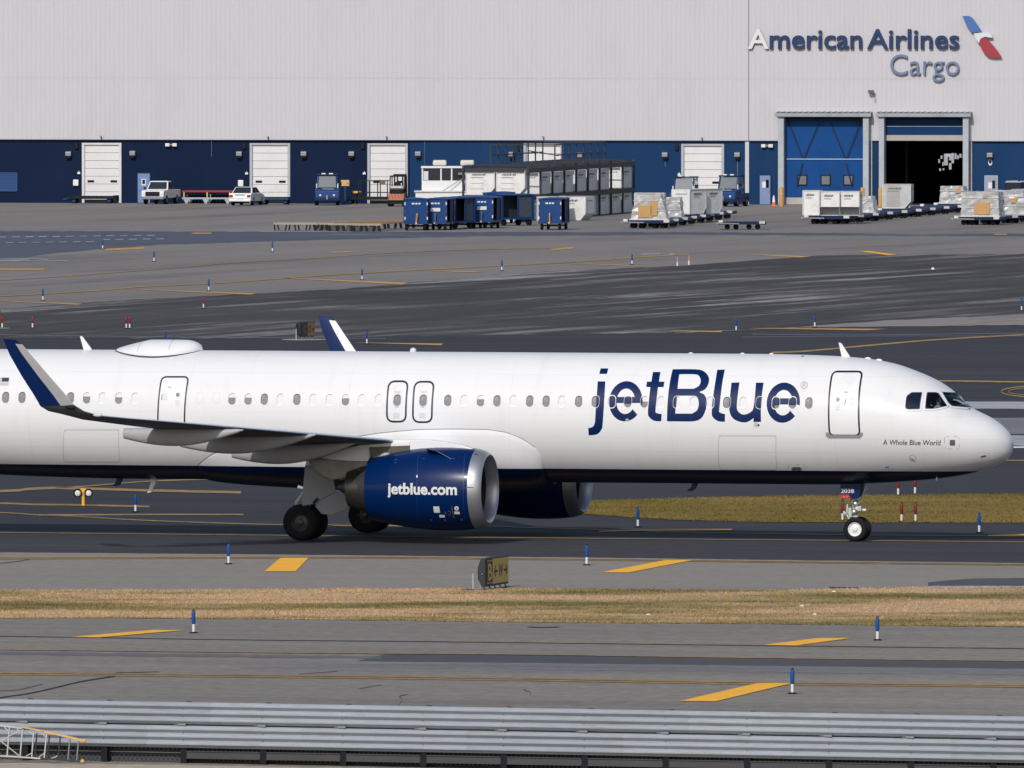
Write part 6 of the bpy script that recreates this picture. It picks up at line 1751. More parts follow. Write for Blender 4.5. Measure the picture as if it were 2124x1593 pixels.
# ------------------------------------------------------------------ cargo containers
CONT_W = M('container_white', (0.70,0.70,0.69), 0.5, var=0.05, dirt=(0.30,0.29,0.28), dirt_amt=0.45, dirt_scale=1.4)
CONT_G = M('container_grey', (0.46,0.47,0.48), 0.5, var=0.08, dirt=(0.22,0.21,0.2), dirt_amt=0.5, dirt_scale=1.2)
CURTAIN = M('container_curtain', (0.36,0.35,0.33), 0.7, var=0.12, scale=2, stretch=(1,1,.4))
PRINT = M('container_print', (0.10,0.11,0.13), 0.6, var=.1)
def container(loc, rz, label, style=0, w=2.05, d=1.6, h=1.72, group='white airfreight containers'):
    """unit load device: box with one slanted lower corner; front at -y"""
    r_ = empty('cargo_container', loc, rz, label, 'cargo container', group)
    cut = .42 if style not in (2,5,6) else 0.0
    if style in (5,6): w, d, h = 3.75 if style == 5 else 3.0, 2.0, 1.46
    if style == 7: w, d, h, cut = 1.34, 1.6, 1.66, 0.0
    if style == 2: w = 1.16 if 'leftmost' in label else 2.0
    prof = [(-w/2,0),(w/2-cut,0),(w/2,cut*1.15) if cut else (w/2,0.001),(w/2,h),(-w/2,h)]
    if style == 7:
        obj('shell', MB().prism([(-d/2,.58),(-d/2+.50,0),(d/2,0),(d/2,h),(-d/2,h)], -w/2, w/2, axis='x'), CONT_W, r_, bevel=.015)
        obj('foot_shade_sheet', MB().add([(-w/2+.04,-d/2-.006,.575),(w/2-.04,-d/2-.006,.575),(w/2-.04,-d/2+.49,-.006),(-w/2+.04,-d/2+.49,-.006)], [(0,1,2,3)]), M('foot_shade_grey', (0.13,0.13,0.13), .6, var=.2) if 'foot_shade_grey' not in bpy.data.materials else bpy.data.materials['foot_shade_grey'], r_)  # dark sheet on the slanted face, painting in the shade of its underside
        prof = [(-w/2,.58),(w/2,.58),(w/2,h),(-w/2,h)]
    else: obj('shell', MB().prism(prof, -d/2, d/2), CONT_W if style != 3 else CONT_G, r_, bevel=.015)
    ed = MB()
    for (a, b) in zip(prof, prof[1:]+prof[:1]):
        if math.dist(a, b) > .05: ed.beam((a[0],-d/2-.012,a[1]),(b[0],-d/2-.012,b[1]),.07,.05)
    obj('edge_frame', ed, ALU, r_)
    if style in (0, 3):
        cu = obj('door_curtain', MB().rng(-w*.36,w*.12,-d/2-.022,-d/2-.004,.10,h-.12), CURTAIN if style == 3 else CONT_W, r_)
        for z in (.4,.8,1.2): obj('strap', MB().rng(-w*.36,w*.12,-d/2-.032,-d/2-.023,z-.02,z+.02), INK_GREY, cu)
    pr_ = MB()
    for i in range(9):
        x = -w*.30+i*w*.055
        pr_.rng(x,x+w*.04,-d/2-.035,-d/2-.0325,h-.36-.03*(i % 2),h-.27+.02*((i*7) % 3))
        if i < 7: pr_.rng(x,x+w*.03,-d/2-.035,-d/2-.0325,h-.55,h-.49)
    # printed strip also on both ends
    for s in (-1,1):
        for i in range(7):
            y = -d*.32+i*d*.085
            pr_.rng(s*(w/2+.004),s*(w/2+.006),y,y+d*.06,h-.36,h-.29)
    tag(obj('print', pr_, PRINT, r_), kind='stuff')
    obj('base_plate', MB().rng(-w/2,w/2-cut,-d/2-.02,d/2+.02,-.05,-.004), ALU, r_)
    return r_
proto_c = {}
def put_container(loc, rz, label, style=0, group='white airfreight containers'):
    if style not in proto_c:
        proto_c[style] = container(loc, rz, label, style, group=group); return proto_c[style]
    return place(copy_tree(proto_c[style]), loc, rz, label, group)

# container rack running away to the right
RA, RB = G(1093,459), G(1312,441)
rk_len = (RB-RA).length; rk_rz = atan2(RB.y-RA.y, RB.x-RA.x)-radians(90)      # local y runs along the rack, x across; right face at x=0
rack = empty('container_rack', RA, rk_rz, 'dark two-storey steel rack holding white containers, with railings on top', 'container rack')
H1, H2, WID = 1.84, 3.78, 4.7
n_bay = 9; pitch = rk_len/n_bay
STEEL_DK = M('rack_steel', (0.018,0.022,0.032), 0.6, var=.25)
pm = MB()
for i in range(n_bay+1):
    for x in (.10, -WID+.08):
        obj('column', MB().rng(x-.07,x+.08,i*pitch-.07,i*pitch+.07,0,H2+.15), STEEL_DK, rack)
for z in (H1, H2):
    for x in (.10,-WID+.08):
        obj('long_beam', MB().rng(x-.07,x+.07,-.2,rk_len+.2,z-.34,z-.004), STEEL_DK, rack)
    for i in range(n_bay+1):
        obj('cross_beam', MB().rng(-WID+.2,-.2,i*pitch-.08,i*pitch+.08,z-.26,z-.01), STEEL_DK, rack)
rf = MB()
for i in range(n_bay*3+1): rf.tube((-WID+.1,i*pitch/3,H2+.16),(-.1,i*pitch/3,H2+.06),.05,n=6)
tag(obj('rollers', rf, STEEL_DK, rack), kind='stuff')
ra = MB()
for (x, yy0, yy1) in ((-.1,11.5,rk_len*.745),(-WID+.1,10.5,rk_len*.73)):
    k = 7
    for i in range(k+1):
        y = yy0+(yy1-yy0)*i/k; ra.beam((x,y,H2+.1),(x,y,H2+1.55),.09)
    for z in (H2+1.55,H2+.8): ra.beam((x,yy0,z),(x,yy1,z),.09)
ra.beam((-.1,rk_len*.745,H2+1.55),(-WID+.1,rk_len*.73,H2+1.55),.09).beam((-WID+.1,10.5,H2+1.55),(-.1,11.5,H2+1.55),.07).beam((-.1,13,H2+.75),(-WID+.1,rk_len*.6,H2+.95),.07)
obj('railing', ra, STEEL_DK, rack)
def on_rack(x, y, z): return RA+V((cos(rk_rz)*x-sin(rk_rz)*y, sin(rk_rz)*x+cos(rk_rz)*y, z))
ordn = ['first','second','third','fourth','fifth','sixth','seventh','eighth','ninth','tenth','eleventh','twelfth']
for lvl, z in ((1, H1+.06), (0, .10)):
    for i in range(n_bay):
        if (lvl, i) in ((1,7),(0,0)): continue
        side = 'upper' if lvl else 'lower'
        for x in ((-1.2,-3.4) if (i == 0 and lvl) else (-1.0,)):
            st = (0 if i == 0 else [5,5,6,5,5,6,5,5,5][(i+lvl*2) % 9])
            lab = f'white container on the {side} deck of the rack, {ordn[i]} bay from the near end'
            if i == 0: lab = 'white container at the near end of the upper rack deck, ' + ('right half' if x > -2 else 'left half')
            off = ((i*37) % 5-2)*.18
            put_container(on_rack(x, i*pitch+(.9 if i == 0 else pitch*.5+off*.4), z), rk_rz+(0 if (i == 0 and lvl) else radians(90)), lab, st, 'white containers standing in the rack')
# ground level containers in front of the rack's near end
put_container(on_rack(-.9,-3.2,.02), rk_rz+.05, 'grey-curtained container standing on the ground at the near foot of the rack', 3, 'white containers standing in the rack')
put_container(on_rack(1.5,2.2,.02), rk_rz, 'white container on the ground right of the rack foot, behind the single cart', 0, 'white containers standing in the rack')
put_container(on_rack(2.7,5.0,.02), rk_rz-.2, 'white container on the ground beside the lower rack bays', 1, 'white containers standing in the rack')

# ------------------------------------------------------------------ dollies and their loads
WRAP = M('plastic_wrap', (0.36,0.365,0.37), 0.25, var=0.30, scale=3, bump=0.9, coat=.5, dirt=(0.62,0.62,0.62), dirt_amt=0.8, dirt_scale=2.2)
def dolly(loc, rz, label, group):
    r_ = empty('cargo_dolly', loc, rz, label, 'cargo dolly', group)
    L_, w = 1.65, 1.25
    fr = MB().rng(-L_,L_,-w,-w+.14,.36,.54).rng(-L_,L_,w-.14,w,.36,.54)
    for x in (-L_+.06,-.6,.6,L_-.06): fr.rng(x-.06,x+.06,-w+.15,w-.15,.36,.5)
    obj('frame', fr, BLUE_DK, r_)
    rb = MB()
    for i in range(13): rb.tube((-L_+.2+i*.25,-w+.16,.53),(-L_+.2+i*.25,w-.16,.53),.045,n=6)
    tag(obj('rollers', rb, BLUE_EQ, r_), kind='stuff')
    for x in (-1.05,-.45,.45,1.05):
        for s in (-1,1):
            t = obj('wheel', MB().lathe([(-.08,.02),(-.08,.17),(-.05,.19),(.05,.19),(.08,.17),(.08,.02)], (x,s*.85,.19), 'y', 12), RUBBER, r_, smooth=40)
    obj('tow_bar', MB().beam((-L_+.2,-w,.42),(-L_-.1,-w-.7,.46),.09).beam((-L_+1.4,-w-.02,.42),(-L_-.1,-w-.7,.46),.07), ALU, r_)
    obj('stop', MB().rng(-L_,-L_+.3,-w-.04,-w-.01,.5,.66), ALU, r_); obj('stop', MB().rng(L_-.5,L_-.1,-w-.04,-w-.01,.42,.60), ALU, r_)
    return r_
def wrapped(loc, rz, label, sx, sy, sz, slant=0.0, cartons=()):
    r_ = empty('wrapped_pallet', loc, rz, label, 'wrapped pallet', 'plastic wrapped cargo pallets')
    n = 9; mb = MB(); rs = random.Random(int(abs(loc.x*100)))
    pts, fs = [], []
    rings = []
    for k in range(7):
        v = k/6; ring = []
        for i in range(28):
            u = i/28*4; s, t = int(u), u-int(u)
            x, y = [(-1+2*t,-1),(1,-1+2*t),(1-2*t,1),(-1,1-2*t)][s]
            g_ = 1-.05*v
            ring.append(V((x*sx/2*g_+rs.uniform(-.05,.05)-(slant*v*sx*.25 if x > 0 else -slant*v*sx*.2), y*sy/2*g_+rs.uniform(-.05,.05), sz*v*(1 if k < 6 else rs.uniform(.97,1.02)))))
        rings.append(ring)
    obj('wrap', MB().loft(rings), WRAP, r_)
    for (x, z, w, h) in cartons:
        obj('carton', MB().rng(x-w/2,x+w/2,-sy/2-.06,-sy/2+.3,z-h/2,z+h/2), CARTON, r_, bevel=.01)
    for z in (.35,.75): obj('net_strap', MB().path([(p.x*1.02,p.y*1.03,z*sz) for p in rings[3]]+[(rings[3][0].x*1.02,rings[3][0].y*1.03,z*sz)], .02, 4), SIGN_WHITE, r_)
    obj('pallet', MB().rng(-sx/2-.1,sx/2+.1,-sy/2-.1,sy/2+.1,-.05,.04), ALU, r_)
    return r_
def train(p0, p1, n, group, names):
    a, b = G(*p0), G(*p1); out = []
    rz = atan2(b.y-a.y, b.x-a.x)-radians(90)
    for i in range(n):
        q = a.lerp(b, i/(n-1))
        if not out and 'dolly' not in proto_c:
            proto_c['dolly'] = dolly(q, rz, names(i), group); out.append(proto_c['dolly'])
        else: out.append(place(copy_tree(proto_c['dolly']), q, rz, names(i), group))
    return out, rz
DZ_ = V((0,0,.63))
tA, rA = train((1346,473.5), (1478,453.5), 8, 'blue dollies of the middle cargo train', lambda i: f'blue cargo dolly, {ordn[i]} from the near end of the train right of the rack')
wrapped(tA[0].location+DZ_+V((.1,.2,0)), rA, 'wrapped pallet showing brown cartons at the near end of the middle train', 2.5, 2.0, 1.75, .55, ((-.25,.55,1.0,.85),(.35,.75,.5,1.0)))
put_container(tA[1].location+DZ_+V((-.55,0,.02)), rA, 'white container behind the carton pallet on the middle train', 0)
wrapped(tA[2].location+DZ_+V((.35,0,0)), rA, 'silvery wrapped pallet squeezed between two containers on the middle train', 1.4, 2.0, 1.35, .2)
put_container(tA[4].location+DZ_+V((.2,-.6,.02)), rA+radians(62), 'white container with a shaded face on the middle train', 1)
put_container(tA[4].location+DZ_+V((1.35,1.6,.02)), rA+radians(62), 'pale container at the right of the middle train load', 1)
tB, rB = train((1722,464.5), (1988,438.5), 10, 'blue dollies of the right cargo train', lambda i: f'blue cargo dolly, {ordn[i]} from the near end of the train by the bay doors')
put_container(tB[0].location+DZ_+V((-1.22,0,.02)), rB, 'narrow white container, leftmost on the train by the bay doors', 2)
put_container(tB[0].location+DZ_+V((.10,0,.02)), rB, 'container with dark slanted foot, middle of the three on the dolly by the bays', 7)
put_container(tB[0].location+DZ_+V((1.50,.1,.02)), rB, 'container with dark slanted foot, right one of the three by the bays', 7)
wrapped(tB[2].location+DZ_+V((.35,0,0)), rB, 'low wrapped pallet with a slanting side behind the two white containers', 1.7, 1.8, 1.15, .5)
put_container(tB[5].location+DZ_+V((-.35,0,.02)), rB, 'grey-curtained container in front of the open bay', 3)
wrapped(tB[9].location+DZ_+V((-.35,0,0)), rB, 'wrapped pallet at the right post of the open bay', 1.9, 1.8, 1.25, .1, ((.5,.9,.4,.3),))
tC, rC = train((2034,466.5), (2150,456.5), 4, 'dollies of the train at the right edge', lambda i: f'dark cargo dolly, {ordn[i]} from the near end of the train at the right edge')
wrapped(tC[0].location+DZ_+V((.15,0,0)), rC, 'big wrapped pallet with a brown carton at the near end of the right edge train', 2.7, 2.2, 1.72, .0, ((.15,.55,1.1,.85),(.35,1.35,.3,.2)))
wrapped(tC[1].location+DZ_+V((.7,0,0)), rC, 'silvery wrapped pallet behind the big one at the right edge', 2.6, 2.2, 1.72, .1, ((.5,1.0,.4,.35),))
wrapped(tC[2].location+DZ_+V((.9,0,0)), rC, 'wrapped pallet cut by the right edge of the picture', 2.6, 2.2, 1.7, .0)
o = place(copy_tree(proto_c['dolly']), G(1540,476), rA+.1, 'single empty blue dolly standing between the two cargo trains', 'blue dollies of the middle cargo train')

# ------------------------------------------------------------------ taxiway edge markers
MK_BLUE = M('marker_blue', C(24,74,140), 0.5, spec=.25, var=0.12); MK_RED = M('marker_red', C(126,32,38,.9), 0.45, var=0.12); MK_OR = M('marker_orange', C(205,140,90), 0.5)
def marker(loc, label, mat, group, tall=1.0):
    r_ = empty('edge_marker', loc, 0, label, 'edge marker', group)
    obj('base', MB().lathe([(0,.12),(.03,.12),(.05,.06),(.05,.001)], (0,0,0), 'z', 14), BLACK, r_, smooth=40)
    obj('tube', MB().lathe([(.05,.040),(.26,.040)], (0,0,0), 'z', 12), SIGN_WHITE, r_, smooth=40)
    obj('sleeve', MB().lathe([(.255,.04),(.30,.054),(.56,.054),(.63,.035),(.635,.001)], (0,0,0), 'z', 12), mat, r_, smooth=40)
    obj('cap', MB().lathe([(.63,.03),(.66,.028),(.665,.001)], (0,0,0), 'z', 10), BLACK, r_, smooth=40)
    return r_
blue = [(213,517,'blue edge marker far left beside the sealed strip, left end of a short yellow stripe'), (319.5,543,'blue edge marker on the far apron, alone right of the white paint smear'), (565,523,'blue edge marker on the far apron below the roller benches'),
        (751,581,'blue edge marker on the yellow apron line near the middle'), (1041,562,'blue edge marker on the apron below the single baggage cart'), (1311,549,'blue edge marker on the apron beside the two orange stubs'),
        (433,604,'blue edge marker on the yellow apron line left of the middle'), (89,624,'blue edge marker at the far left end of the yellow apron line'), (343,716,'blue edge marker peeking over the satcom dome'),
        (761,714,'blue edge marker just right of the far sharklet'), (1527,687,'blue edge marker left one of the pair behind the airline title'), (1690,679,'blue edge marker behind the fuselage near the front antenna'),
        (2119,645,'blue edge marker at the right edge on the grey verge'), (281,1063,'blue edge marker under the rear fuselage near the twin lamps'), (474,1171,'blue edge marker on the near shoulder left of the main wheels'),
        (1217,1173,'blue edge marker on the near shoulder right of the taxiway sign'), (1323,1094,'blue edge marker before the olive grass right of the engine'), (2031,1106,'blue edge marker right of the nose wheel'),
        (401.5,1314,'blue edge marker below the dry grass at the left'), (1820,1329,'blue edge marker below the dry grass at the right'), (1643.5,1440,'blue edge marker nearest to the guard rail')]
red = [(422,640,'red edge marker on the dark runway left of the middle'), (67.5,681,'red edge marker on the dark runway near the left edge'), (262,682,'red edge marker, left one of the close pair'), (269,682,'red edge marker, right one of the close pair'),
       (4.5,681,'red edge marker at the left picture edge'), (1863,1028.5,'red edge marker just under the nose, left one of the farther pair'), (1898,1026,'red edge marker just under the nose, right one of the farther pair'),
       (1870,1083,'red edge marker on the grass under the nose, left one of the nearer pair'), (1899,1083,'red edge marker on the grass under the nose, right one of the nearer pair'), (1747.5,1081,'red edge marker beside the nose wheel strut')]
pb = pr_ = None
for px, py, lab in blue:
    if pb is None: pb = marker(G(px, py), lab, MK_BLUE, 'blue taxiway edge markers')
    else: place(copy_tree(pb), G(px, py), rnd.uniform(0,3), lab)
for px, py, lab in red:
    if pr_ is None: pr_ = marker(G(px, py), lab, MK_RED, 'red edge markers')
    else: place(copy_tree(pr_), G(px, py), rnd.uniform(0,3), lab)
for px, py, lab in ((1405,552,'slim orange stub marker, left one of two on the far apron'), (1429,549.5,'slim orange stub marker, right one of two on the far apron')):
    r_ = empty('stub_marker', G(px, py), 0, lab, 'edge marker', 'orange stub markers')
    obj('tube', MB().lathe([(0,.05),(.26,.05)], (0,0,0), 'z', 10), SIGN_WHITE, r_); obj('sleeve', MB().lathe([(.26,.035),(.58,.03),(.59,.001)], (0,0,0), 'z', 10), MK_OR, r_)
# twin guard lamps
r_ = empty('guard_lamp', G(172.5,1050), 0, 'yellow stand with two round white lamps under the rear fuselage', 'guard lamp')
obj('stand', MB().rng(-.045,.045,-.05,.05,.02,.60).rng(-.09,.09,-.07,.07,.42,.60).rng(-.09,.09,-.09,.09,0,.02), YELLOW, r_, bevel=.01)
for s in (-1,1):
    c = (s*.185,-.02,.45)
    h_ = obj('lamp_head', MB().lathe([(-.10,.098),(-.10,.15),(.02,.15),(.10,.08),(.10,.001)], c, 'y', 20), BLACK, r_, smooth=40)
    obj('lens', MB().lathe([(-.085,.100),(-.10,.06),(-.105,.001)], c, 'y', 20), LAMP_WHITE, h_, smooth=60)
    obj('arm', MB().beam((s*.04,0,.50),(s*.10,0,.47),.03), RED, r_)

# ------------------------------------------------------------------ airfield signs (thin box, turned, on legs)
SIGN_Y = M('sign_yellow', C(205,172,84), 0.6, var=.08); SIGN_K = M('sign_black', (0.016,0.017,0.02), 0.6, var=.2)
sg = empty('taxiway_sign', G(1018,1224), 0, 'black and yellow airfield sign reading B and W with arrows on the near shoulder', 'airfield sign')
def sg_pt(px, py): return onSG(px, py)
sp = G(1018,1224)
# the panel is turned: its right end is farther away
pa, pb2 = V((-0.0,0,0)), None
ang = radians(77)
ux = V((cos(ang), sin(ang), 0)); uy = V((-sin(ang), cos(ang), 0))
sg.rotation_euler = (0,0,ang)
def sgl(px, py):
    n_ = V((sin(ang), -cos(ang), 0)); p = plane_hit(px, py, sp, n_)-sp
    return (p.dot(ux), p.z)
x0, zt = sgl(1009.5,1160); x1, _ = sgl(1054.5,1152)
zt = sgl(1030,1156)[1]; zb = sgl(1030,1212.5)[1]
case = obj('case', MB().rng(x0-.02,x1+.03,0,.16,zb-.02,zt+.02), SIGN_K, sg, bevel=.02)
x0b = sgl(1001,1160)[0]
obj('back_housing', MB().prism([(.02,zb-.01),(.13,zb-.01),(.25,zb+.22),(.25,zt-.26),(.16,zt),(.02,zt)], x0-.10, x0-.022, axis='x'), SIGN_K, sg, bevel=.01)
obj('end_knob', MB().ball((x0-.12,.11,(zb+zt)/2-.05), .03, 8, 6), STEEL, sg)
xm_ = sgl(1021,1180)[0]
obj('panel', MB().rng(xm_+.02,x1-.03,-.012,-.002,zb+.04,zt-.03), SIGN_Y, sg)
obj('black_panel', MB().rng(x0+.02,xm_,-.012,-.002,zb+.04,zt-.03), SIGN_K, sg)
bx0, bx1 = x0+.05, xm_-.05
for a, b, c, d in ((bx0,bx1,zb+.07,zb+.095),(bx0,bx1,zt-.085,zt-.06)): obj('border', MB().rng(a,b,-.018,-.013,c,d), SIGN_Y, sg)
flat_text('symbol', 'B', x0+.12*(xm_-x0)+.05, xm_-.08, zb+.16, zt-.15, -.016, SIGN_Y, sg, offset=.02)
wid = x1-xm_
flat_text('symbol', 'W', xm_+.36*wid, xm_+.64*wid, zb+.22, zt-.2, -.016, SIGN_K, sg, offset=.02)
zm = (zb+zt)/2
for s, c in ((-1, xm_+.20*wid), (1, xm_+.80*wid)):
    obj('arrow', MB().prism([(c+s*.11*wid,zm),(c+s*.03*wid,zm+.17),(c-s*.005*wid,zm+.14),(c+s*.04*wid,zm+.035),(c-s*.12*wid,zm+.035),(c-s*.12*wid,zm-.035),(c+s*.04*wid,zm-.035),(c-s*.005*wid,zm-.14),(c+s*.03*wid,zm-.17)], -.016, -.008), SIGN_K, sg)
for k in range(5):
    x = x0+.05+(x1-x0-.1)*k/4
    obj('leg', MB().beam((x,.05,0),(x+.03,.12,zb),.035).beam((x,.32,0),(x+.02,.16,zb),.03), STEEL, sg)
obj('foot_rail', MB().rng(x0-.1,x1+.25,.02,.08,0,.03), BLACK, sg)
q = sgl(991.5,1222)[0]
obj('conduit', MB().tube((x0-.3,.34,0),(x0-.3,.34,zm-.02),.03,n=8), GALV, sg)
ch = G(962,1222)-sp
cl = MB().path([G(959+24*u, 1222.5, .015+.095*sin(pi*min(1, u*1.0))**.6)-sp for u in [i/14 for i in range(15)]], .012, 6)
o = obj('cable', cl, BLACK, None); o.location = sp; tag(o, 'short black cable loop rising at the grass edge left of the taxiway sign', 'cable')
# far sign and the sliver at the left picture edge
def far_sign(px, py, pxw, label, txt):
    p = G(px, py); s_ = scale_at(p)
    r_ = empty('runway_sign', p, radians(32), label, 'airfield sign', 'dark airfield signs by the runway')
    w = pxw/s_; h0, h1 = .16, .88
    obj('case', MB().rng(-w*.72,w*.50,0,.22,h0,h1), SIGN_K, r_, bevel=.02)
    obj('housing', MB().rng(-w*.95,-w*.70,-.02,.34,h0+.06,h1-.06), SIGN_K, r_, bevel=.06)
    obj('panel', MB().rng(-w*.16,w*.47,-.012,-.002,h0+.04,h1-.03), M('sign_brown', C(98,76,52), 0.6), r_)
    obj('dark_panel', MB().rng(-w*.66,-w*.20,-.012,-.002,h0+.04,h1-.03), M('sign_dark', (0.02,0.022,0.028), 0.6), r_)
    if txt:
        flat_text('symbol', txt, -w*.10, w*.12, h0+.18, h1-.18, -.016, SIGN_K, r_)
        obj('arrow', MB().prism([(w*.40,.52),(w*.30,.66),(w*.27,.63),(w*.32,.55),(w*.18,.55),(w*.18,.49),(w*.32,.49),(w*.27,.41),(w*.30,.38)], -.016, -.008), SIGN_K, r_)
        flat_text('symbol', 'C', -w*.52, -w*.28, h0+.18, h1-.18, -.016, M('sign_dim', C(84,68,44), .6), r_)
    for x in (-.6,-.3,0,.3): obj('leg', MB().beam((w*x,.1,0),(w*x,.1,h0),.05), STEEL, r_)
    obj('conduit', MB().tube((-w*1.1,.1,0),(-w*1.1,.1,.55),.03,n=6), GALV, r_)
    obj('pad', MB().rng(-w*1.6,w*1.0,-.5,.9,-.02,.03), CONC, r_)
    return r_
far_sign(642,705,27,'small dark airfield sign with an arrow beyond the fuselage, left of the far sharklet','o')
far_sign(-6,681,18,'dark airfield sign cut by the left picture edge',None)

# ------------------------------------------------------------------ guard rail along the near road
B0, B1 = G(51,1578), G(1889,1612)
bz = atan2(B1.y-B0.y, B1.x-B0.x); b_pitch = (B1-B0).length/11
barrier = empty('guard_rail', B0, bz, 'double galvanised guard rail on dark posts along the bottom of the picture', 'guard rail')
PROF = [(-.014,.0)]
for _k in range(3):
    _z = _k*.170
    PROF += [(-.003,_z+.004),(-.008,_z+.010),(-.104,_z+.068),(-.108,_z+.076),(-.108,_z+.112),(-.100,_z+.122),(-.006,_z+.164)]
PROF += [(-.010,.500),(-.016,.508)]
def rail_seg(x0, x1, z0):
    n = len(PROF); off = .008
    vs_ = [(x0, y, z0+z) for y, z in PROF]+[(x1, y, z0+z) for y, z in PROF]+[(x0, y+off, z0+z) for y, z in PROF]+[(x1, y+off, z0+z) for y, z in PROF]
    fs = [(i, i+1, n+i+1, n+i) for i in range(n-1)]+[(2*n+i, 3*n+i, 3*n+i+1, 2*n+i+1) for i in range(n-1)]
    fs += [(0,n,3*n,2*n),(n-1,3*n-1,4*n-1,2*n-1)]
    return MB().add(vs_, fs)
K0, K1 = -7, 24
ZL, ZU = .37, .912
SL = [GALV, M('galvanised_pale', (0.345,0.38,0.425), 0.6, metal=.05, var=.15, scale=8, stretch=(.4,1,3), dirt=(0.2,0.19,0.18), dirt_amt=.4, dirt_scale=2.5),
      M('galvanised_dull', (0.315,0.35,0.395), 0.6, metal=.05, var=.15, scale=7, stretch=(.4,1,3), dirt=(0.2,0.18,0.16), dirt_amt=.5, dirt_scale=2)]
for k in range(K0, K1, 2):
    for z0, sh in ((ZL, .5), (ZU, 1.3)):
        a, b = (k+sh)*b_pitch, (k+2+sh)*b_pitch
        o = obj('rail_beam', rail_seg(a, b+.12, z0), SL[(k+int(z0*10)) % 3], barrier, smooth=32, fix=False)
        o.location.y = -.004*(k//2 % 2)
obj('back_rail_blocker', MB().rng(K0*b_pitch,K1*b_pitch,.185,.195,.40,.86).rng(K0*b_pitch,K1*b_pitch,.185,.195,.93,1.38).rng(K0*b_pitch,K1*b_pitch,.20,.21,.84,.95), GALV, barrier)  # flat back rail strips, added to block light behind the rail gap
post = bolt = brk = None
for k in range(K0, K1+2):
    x = k*b_pitch
    if post is None:
        post = obj('post', MB().rng(-.075,.075,.03,.05,0,1.39).rng(-.075,.075,.16,.18,0,1.39).rng(-.012,.012,.051,.159,0,1.39), BLACK, barrier)
        brk = obj('blockout', MB().rng(-.10,.10,-.05,.03,.885,.93).rng(-.20,-.10,-.03,.0,.895,.91).rng(.02,.10,-.07,.03,.882,.935), STEEL, barrier)
        bolt = obj('bolt', MB().lathe([(-.012,.001),(-.012,.013),(0,.013)], (0,0,0), 'y', 8), GEAR_DK, barrier)
        post.location.x = x; brk.location.x = x; bolt.location = (x,-.012,1.07)
        for z in (1.24,.54,.71):
            c = bolt.copy(); COL.objects.link(c); c.location = (x,-.01,z)
    else:
        for src in (post, brk):
            c = src.copy(); COL.objects.link(c); c.location = src.location; c.location.x = x
        for z in (1.07,1.24,.54,.71):
            c = bolt.copy(); COL.objects.link(c); c.location = (x+(.0 if z > .9 else .01),-.01,z)
    tb = obj('top_bolt', MB().box((x+.12,.04,1.42),(.09,.05,.05)).box((x+.19,.04,1.415),(.04,.04,.04)), GEAR_DK, barrier)
    if k >= 2: obj('rub_rail', MB().rng(x+.08,x+b_pitch-.08,.03,.05,.12,.30).rng(x+.08,x+b_pitch-.08,.0,.03,.28,.30).rng(x+.08,x+b_pitch-.08,.0,.03,.12,.14), GEAR_DK, barrier)
# dark mesh panel behind the legs, with the wires of a chain link fence in front of it
xa_, xb_ = K0*b_pitch, K1*b_pitch; hh = .40
obj('mesh_screen', MB().rng(xa_,xb_,.32,.335,.0,hh), M('mesh_dark', C(58,60,66,.75), .9, var=.12, scale=6), barrier)
cm = MB(); stp = .11; n = int((xb_-xa_)/stp)
for i in range(n):
    x = xa_+i*stp
    for d in (-1, 1):
        cm.add([(x,.30,0),(x+.016,.30,0),(x+.016+d*hh*.7,.30+.002*d,hh),(x+d*hh*.7,.30+.002*d,hh)], [(0,1,2,3)])
tag(obj('chain_link', cm, M('mesh_wire', C(96,98,104,.8), .6), barrier, fix=False), kind='stuff')
obj('tension_wire', MB().tube((xa_,.29,.24),(B0.x*0+2.3*b_pitch,.29,.24),.008,n=6), SIGN_WHITE, barrier)
# a strip of shade-side verge behind is the road surface itself

# ------------------------------------------------------------------ ladder lying on edge
LB = G(80,1584.5)
ldr = empty('ladder', LB, bz+radians(0), 'aluminium extension ladder with yellow ends standing on edge before the guard rail', 'ladder')
LN = V((sin(bz), -cos(bz), 0)); LU = V((cos(bz), sin(bz), 0))
def L2(px, py, dy=0.0):
    p = plane_hit(px, py, LB, LN)-LB
    return V((p.dot(LU), dy, max(p.z, .02)))
LAD = M('ladder_aluminium', (0.50,0.50,0.49), 0.5, metal=.2, var=.12, dirt=(.2,.19,.17), dirt_amt=.4, dirt_scale=6); LAD_Y = M('ladder_yellow', C(205,165,92), 0.6, var=.2, scale=9); LAD_K = M('ladder_black', (0.03,0.03,0.033), 0.5)  # aluminium, yellow and black ladder parts
obj('upper_rail', MB().beam(L2(-60,1497), L2(46,1510.5), .03, .035), LAD, ldr)
obj('upper_rail', MB().beam(L2(45,1507.5,-.03), L2(90,1516,-.03), .03, .03).beam(L2(85,1515.5,.03), L2(172,1536,.03), .035, .045), LAD_Y, ldr)
obj('lower_rail', MB().beam(L2(-60,1565), L2(45,1570), .03, .035).beam(L2(42,1570,-.03), L2(85,1573,-.03), .03, .035), LAD, ldr)
obj('lower_rail', MB().beam(L2(84,1573,.03), L2(168,1580,.03), .035, .04), LAD_K, ldr)
obj('foot', MB().ball(L2(170,1579,.03), .05, 8, 6), LAD_Y, ldr); obj('foot', MB().ball(L2(174,1537,.03), .05, 8, 6), LAD_Y, ldr)
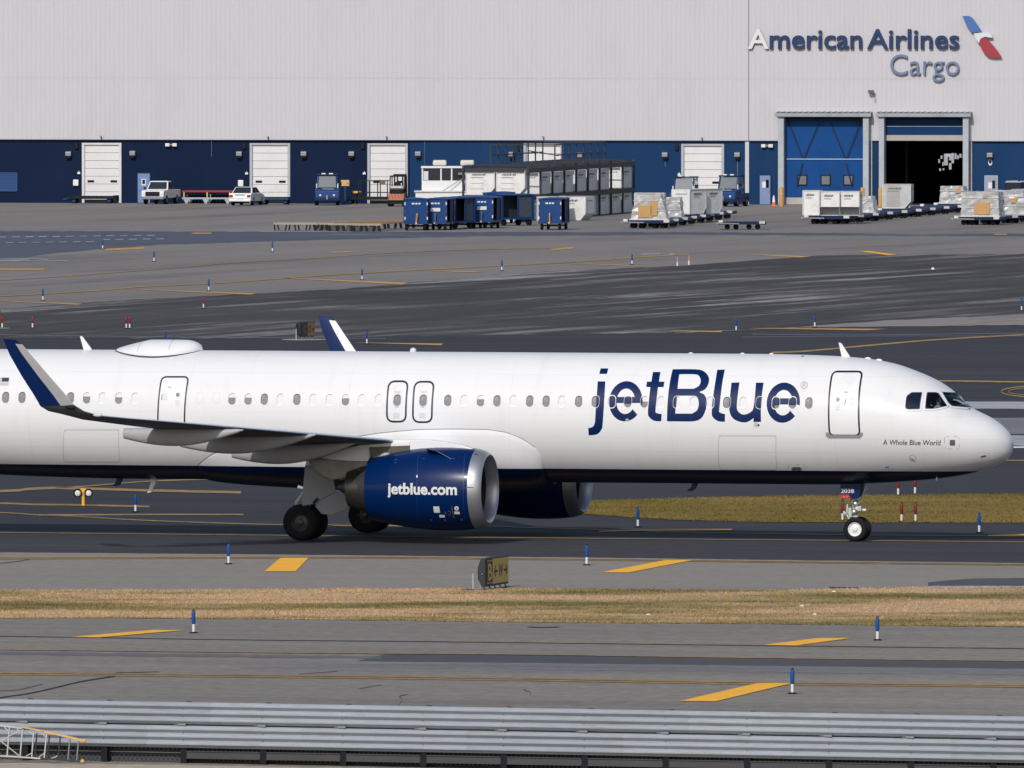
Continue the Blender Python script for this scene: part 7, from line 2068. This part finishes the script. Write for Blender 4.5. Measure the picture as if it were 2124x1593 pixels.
for (xt, yt, xb, yb, m_, dy) in ((-22,1501,-28,1567,LAD,0),(20,1508,15,1567,LAD,0),(47,1513,42,1568,LAD,0),(71,1520,67,1572,LAD,-.03),(98,1523,93,1572,LAD,-.03),(124,1528,120,1576,LAD_K,.03),(144,1532,140,1578,STEEL,.03),(162,1537,158,1579,STEEL,.03),(75,1521,71,1573,LAD_K,.04),(101,1525,97,1574,LAD_K,.04)):
    obj('rung', MB().beam(L2(xt,yt,dy), L2(xb,yb,dy), .028, .028), m_, ldr)
for (a, b) in (((0,1537),(42,1515)),((0,1535),(40,1567)),((62,1516),(70,1525)),((88,1520),(96,1529)),((10,1508),(18,1516)),((36,1511),(41,1517)),((55,1568),(67,1562)),((82,1570),(94,1561)),((108,1573),(120,1568))):
    obj('brace', MB().beam(L2(*a,-.02), L2(*b,-.02), .016, .02), LAD, ldr)
# litter
def litter(px, py, label, mat, s, z=1.0, cat='litter', group=None):
    p = G(px, py); rs = random.Random(int(px)); rg = []
    for k in range(6):
        v = k/5
        rg.append([V((s*(1-.55*v)*cos(t)*rs.uniform(.6,1.1), s*.6*(1-.5*v)*sin(t)*rs.uniform(.6,1.1), s*.5*z*sin(v*pi/2)*rs.uniform(.7,1.1)+.01)) for t in [2*pi*i/10 for i in range(10)]])
    o = obj('litter', MB().loft(rg), mat, None); o.location = p; o.location.z = .02
    return tag(o, label, cat, group)
PAPER = M('white_litter', (0.70,0.72,0.76), .6, var=.1); BAGB = M('blue_litter', C(70,115,190), .5, var=.25, scale=20)
for px, py, lab in ((1345,1278,'white paper scrap on the dry grass near its lower edge right of the middle'), (1663,1260,'white paper scrap, upper one of the two on the dry grass at the right'), (1690,1277,'white paper scrap, lower one of the two on the dry grass at the right'),
                    (604,1276,'small white scrap on the dry grass left of the middle'), (1730,1230,'tiny white scrap at the upper edge of the dry grass')):
    litter(px, py, lab, PAPER, .075 if px > 1000 else .05, 1, 'litter', 'paper scraps on the grass')
litter(502,1576,'blue wrapper under the guard rail left of the middle',BAGB,.06); litter(843,1584,'blue wrapper under the guard rail beyond the wider gap',BAGB,.06); litter(1608,1591,'blue wrapper at the bottom right under the guard rail',BAGB,.06)
litter(1284,1594,'white plastic bag lying at the bottom edge below the guard rail',PAPER,.20,.9); litter(978,1588,'small cream scrap under the guard rail near the middle',TAN,.05); litter(1027,1588,'white scrap standing under the guard rail near the middle',PAPER,.05,2.2)
litter(1935,560,'tiny pale scrap on the dark runway at the right',PAPER,.12,2)
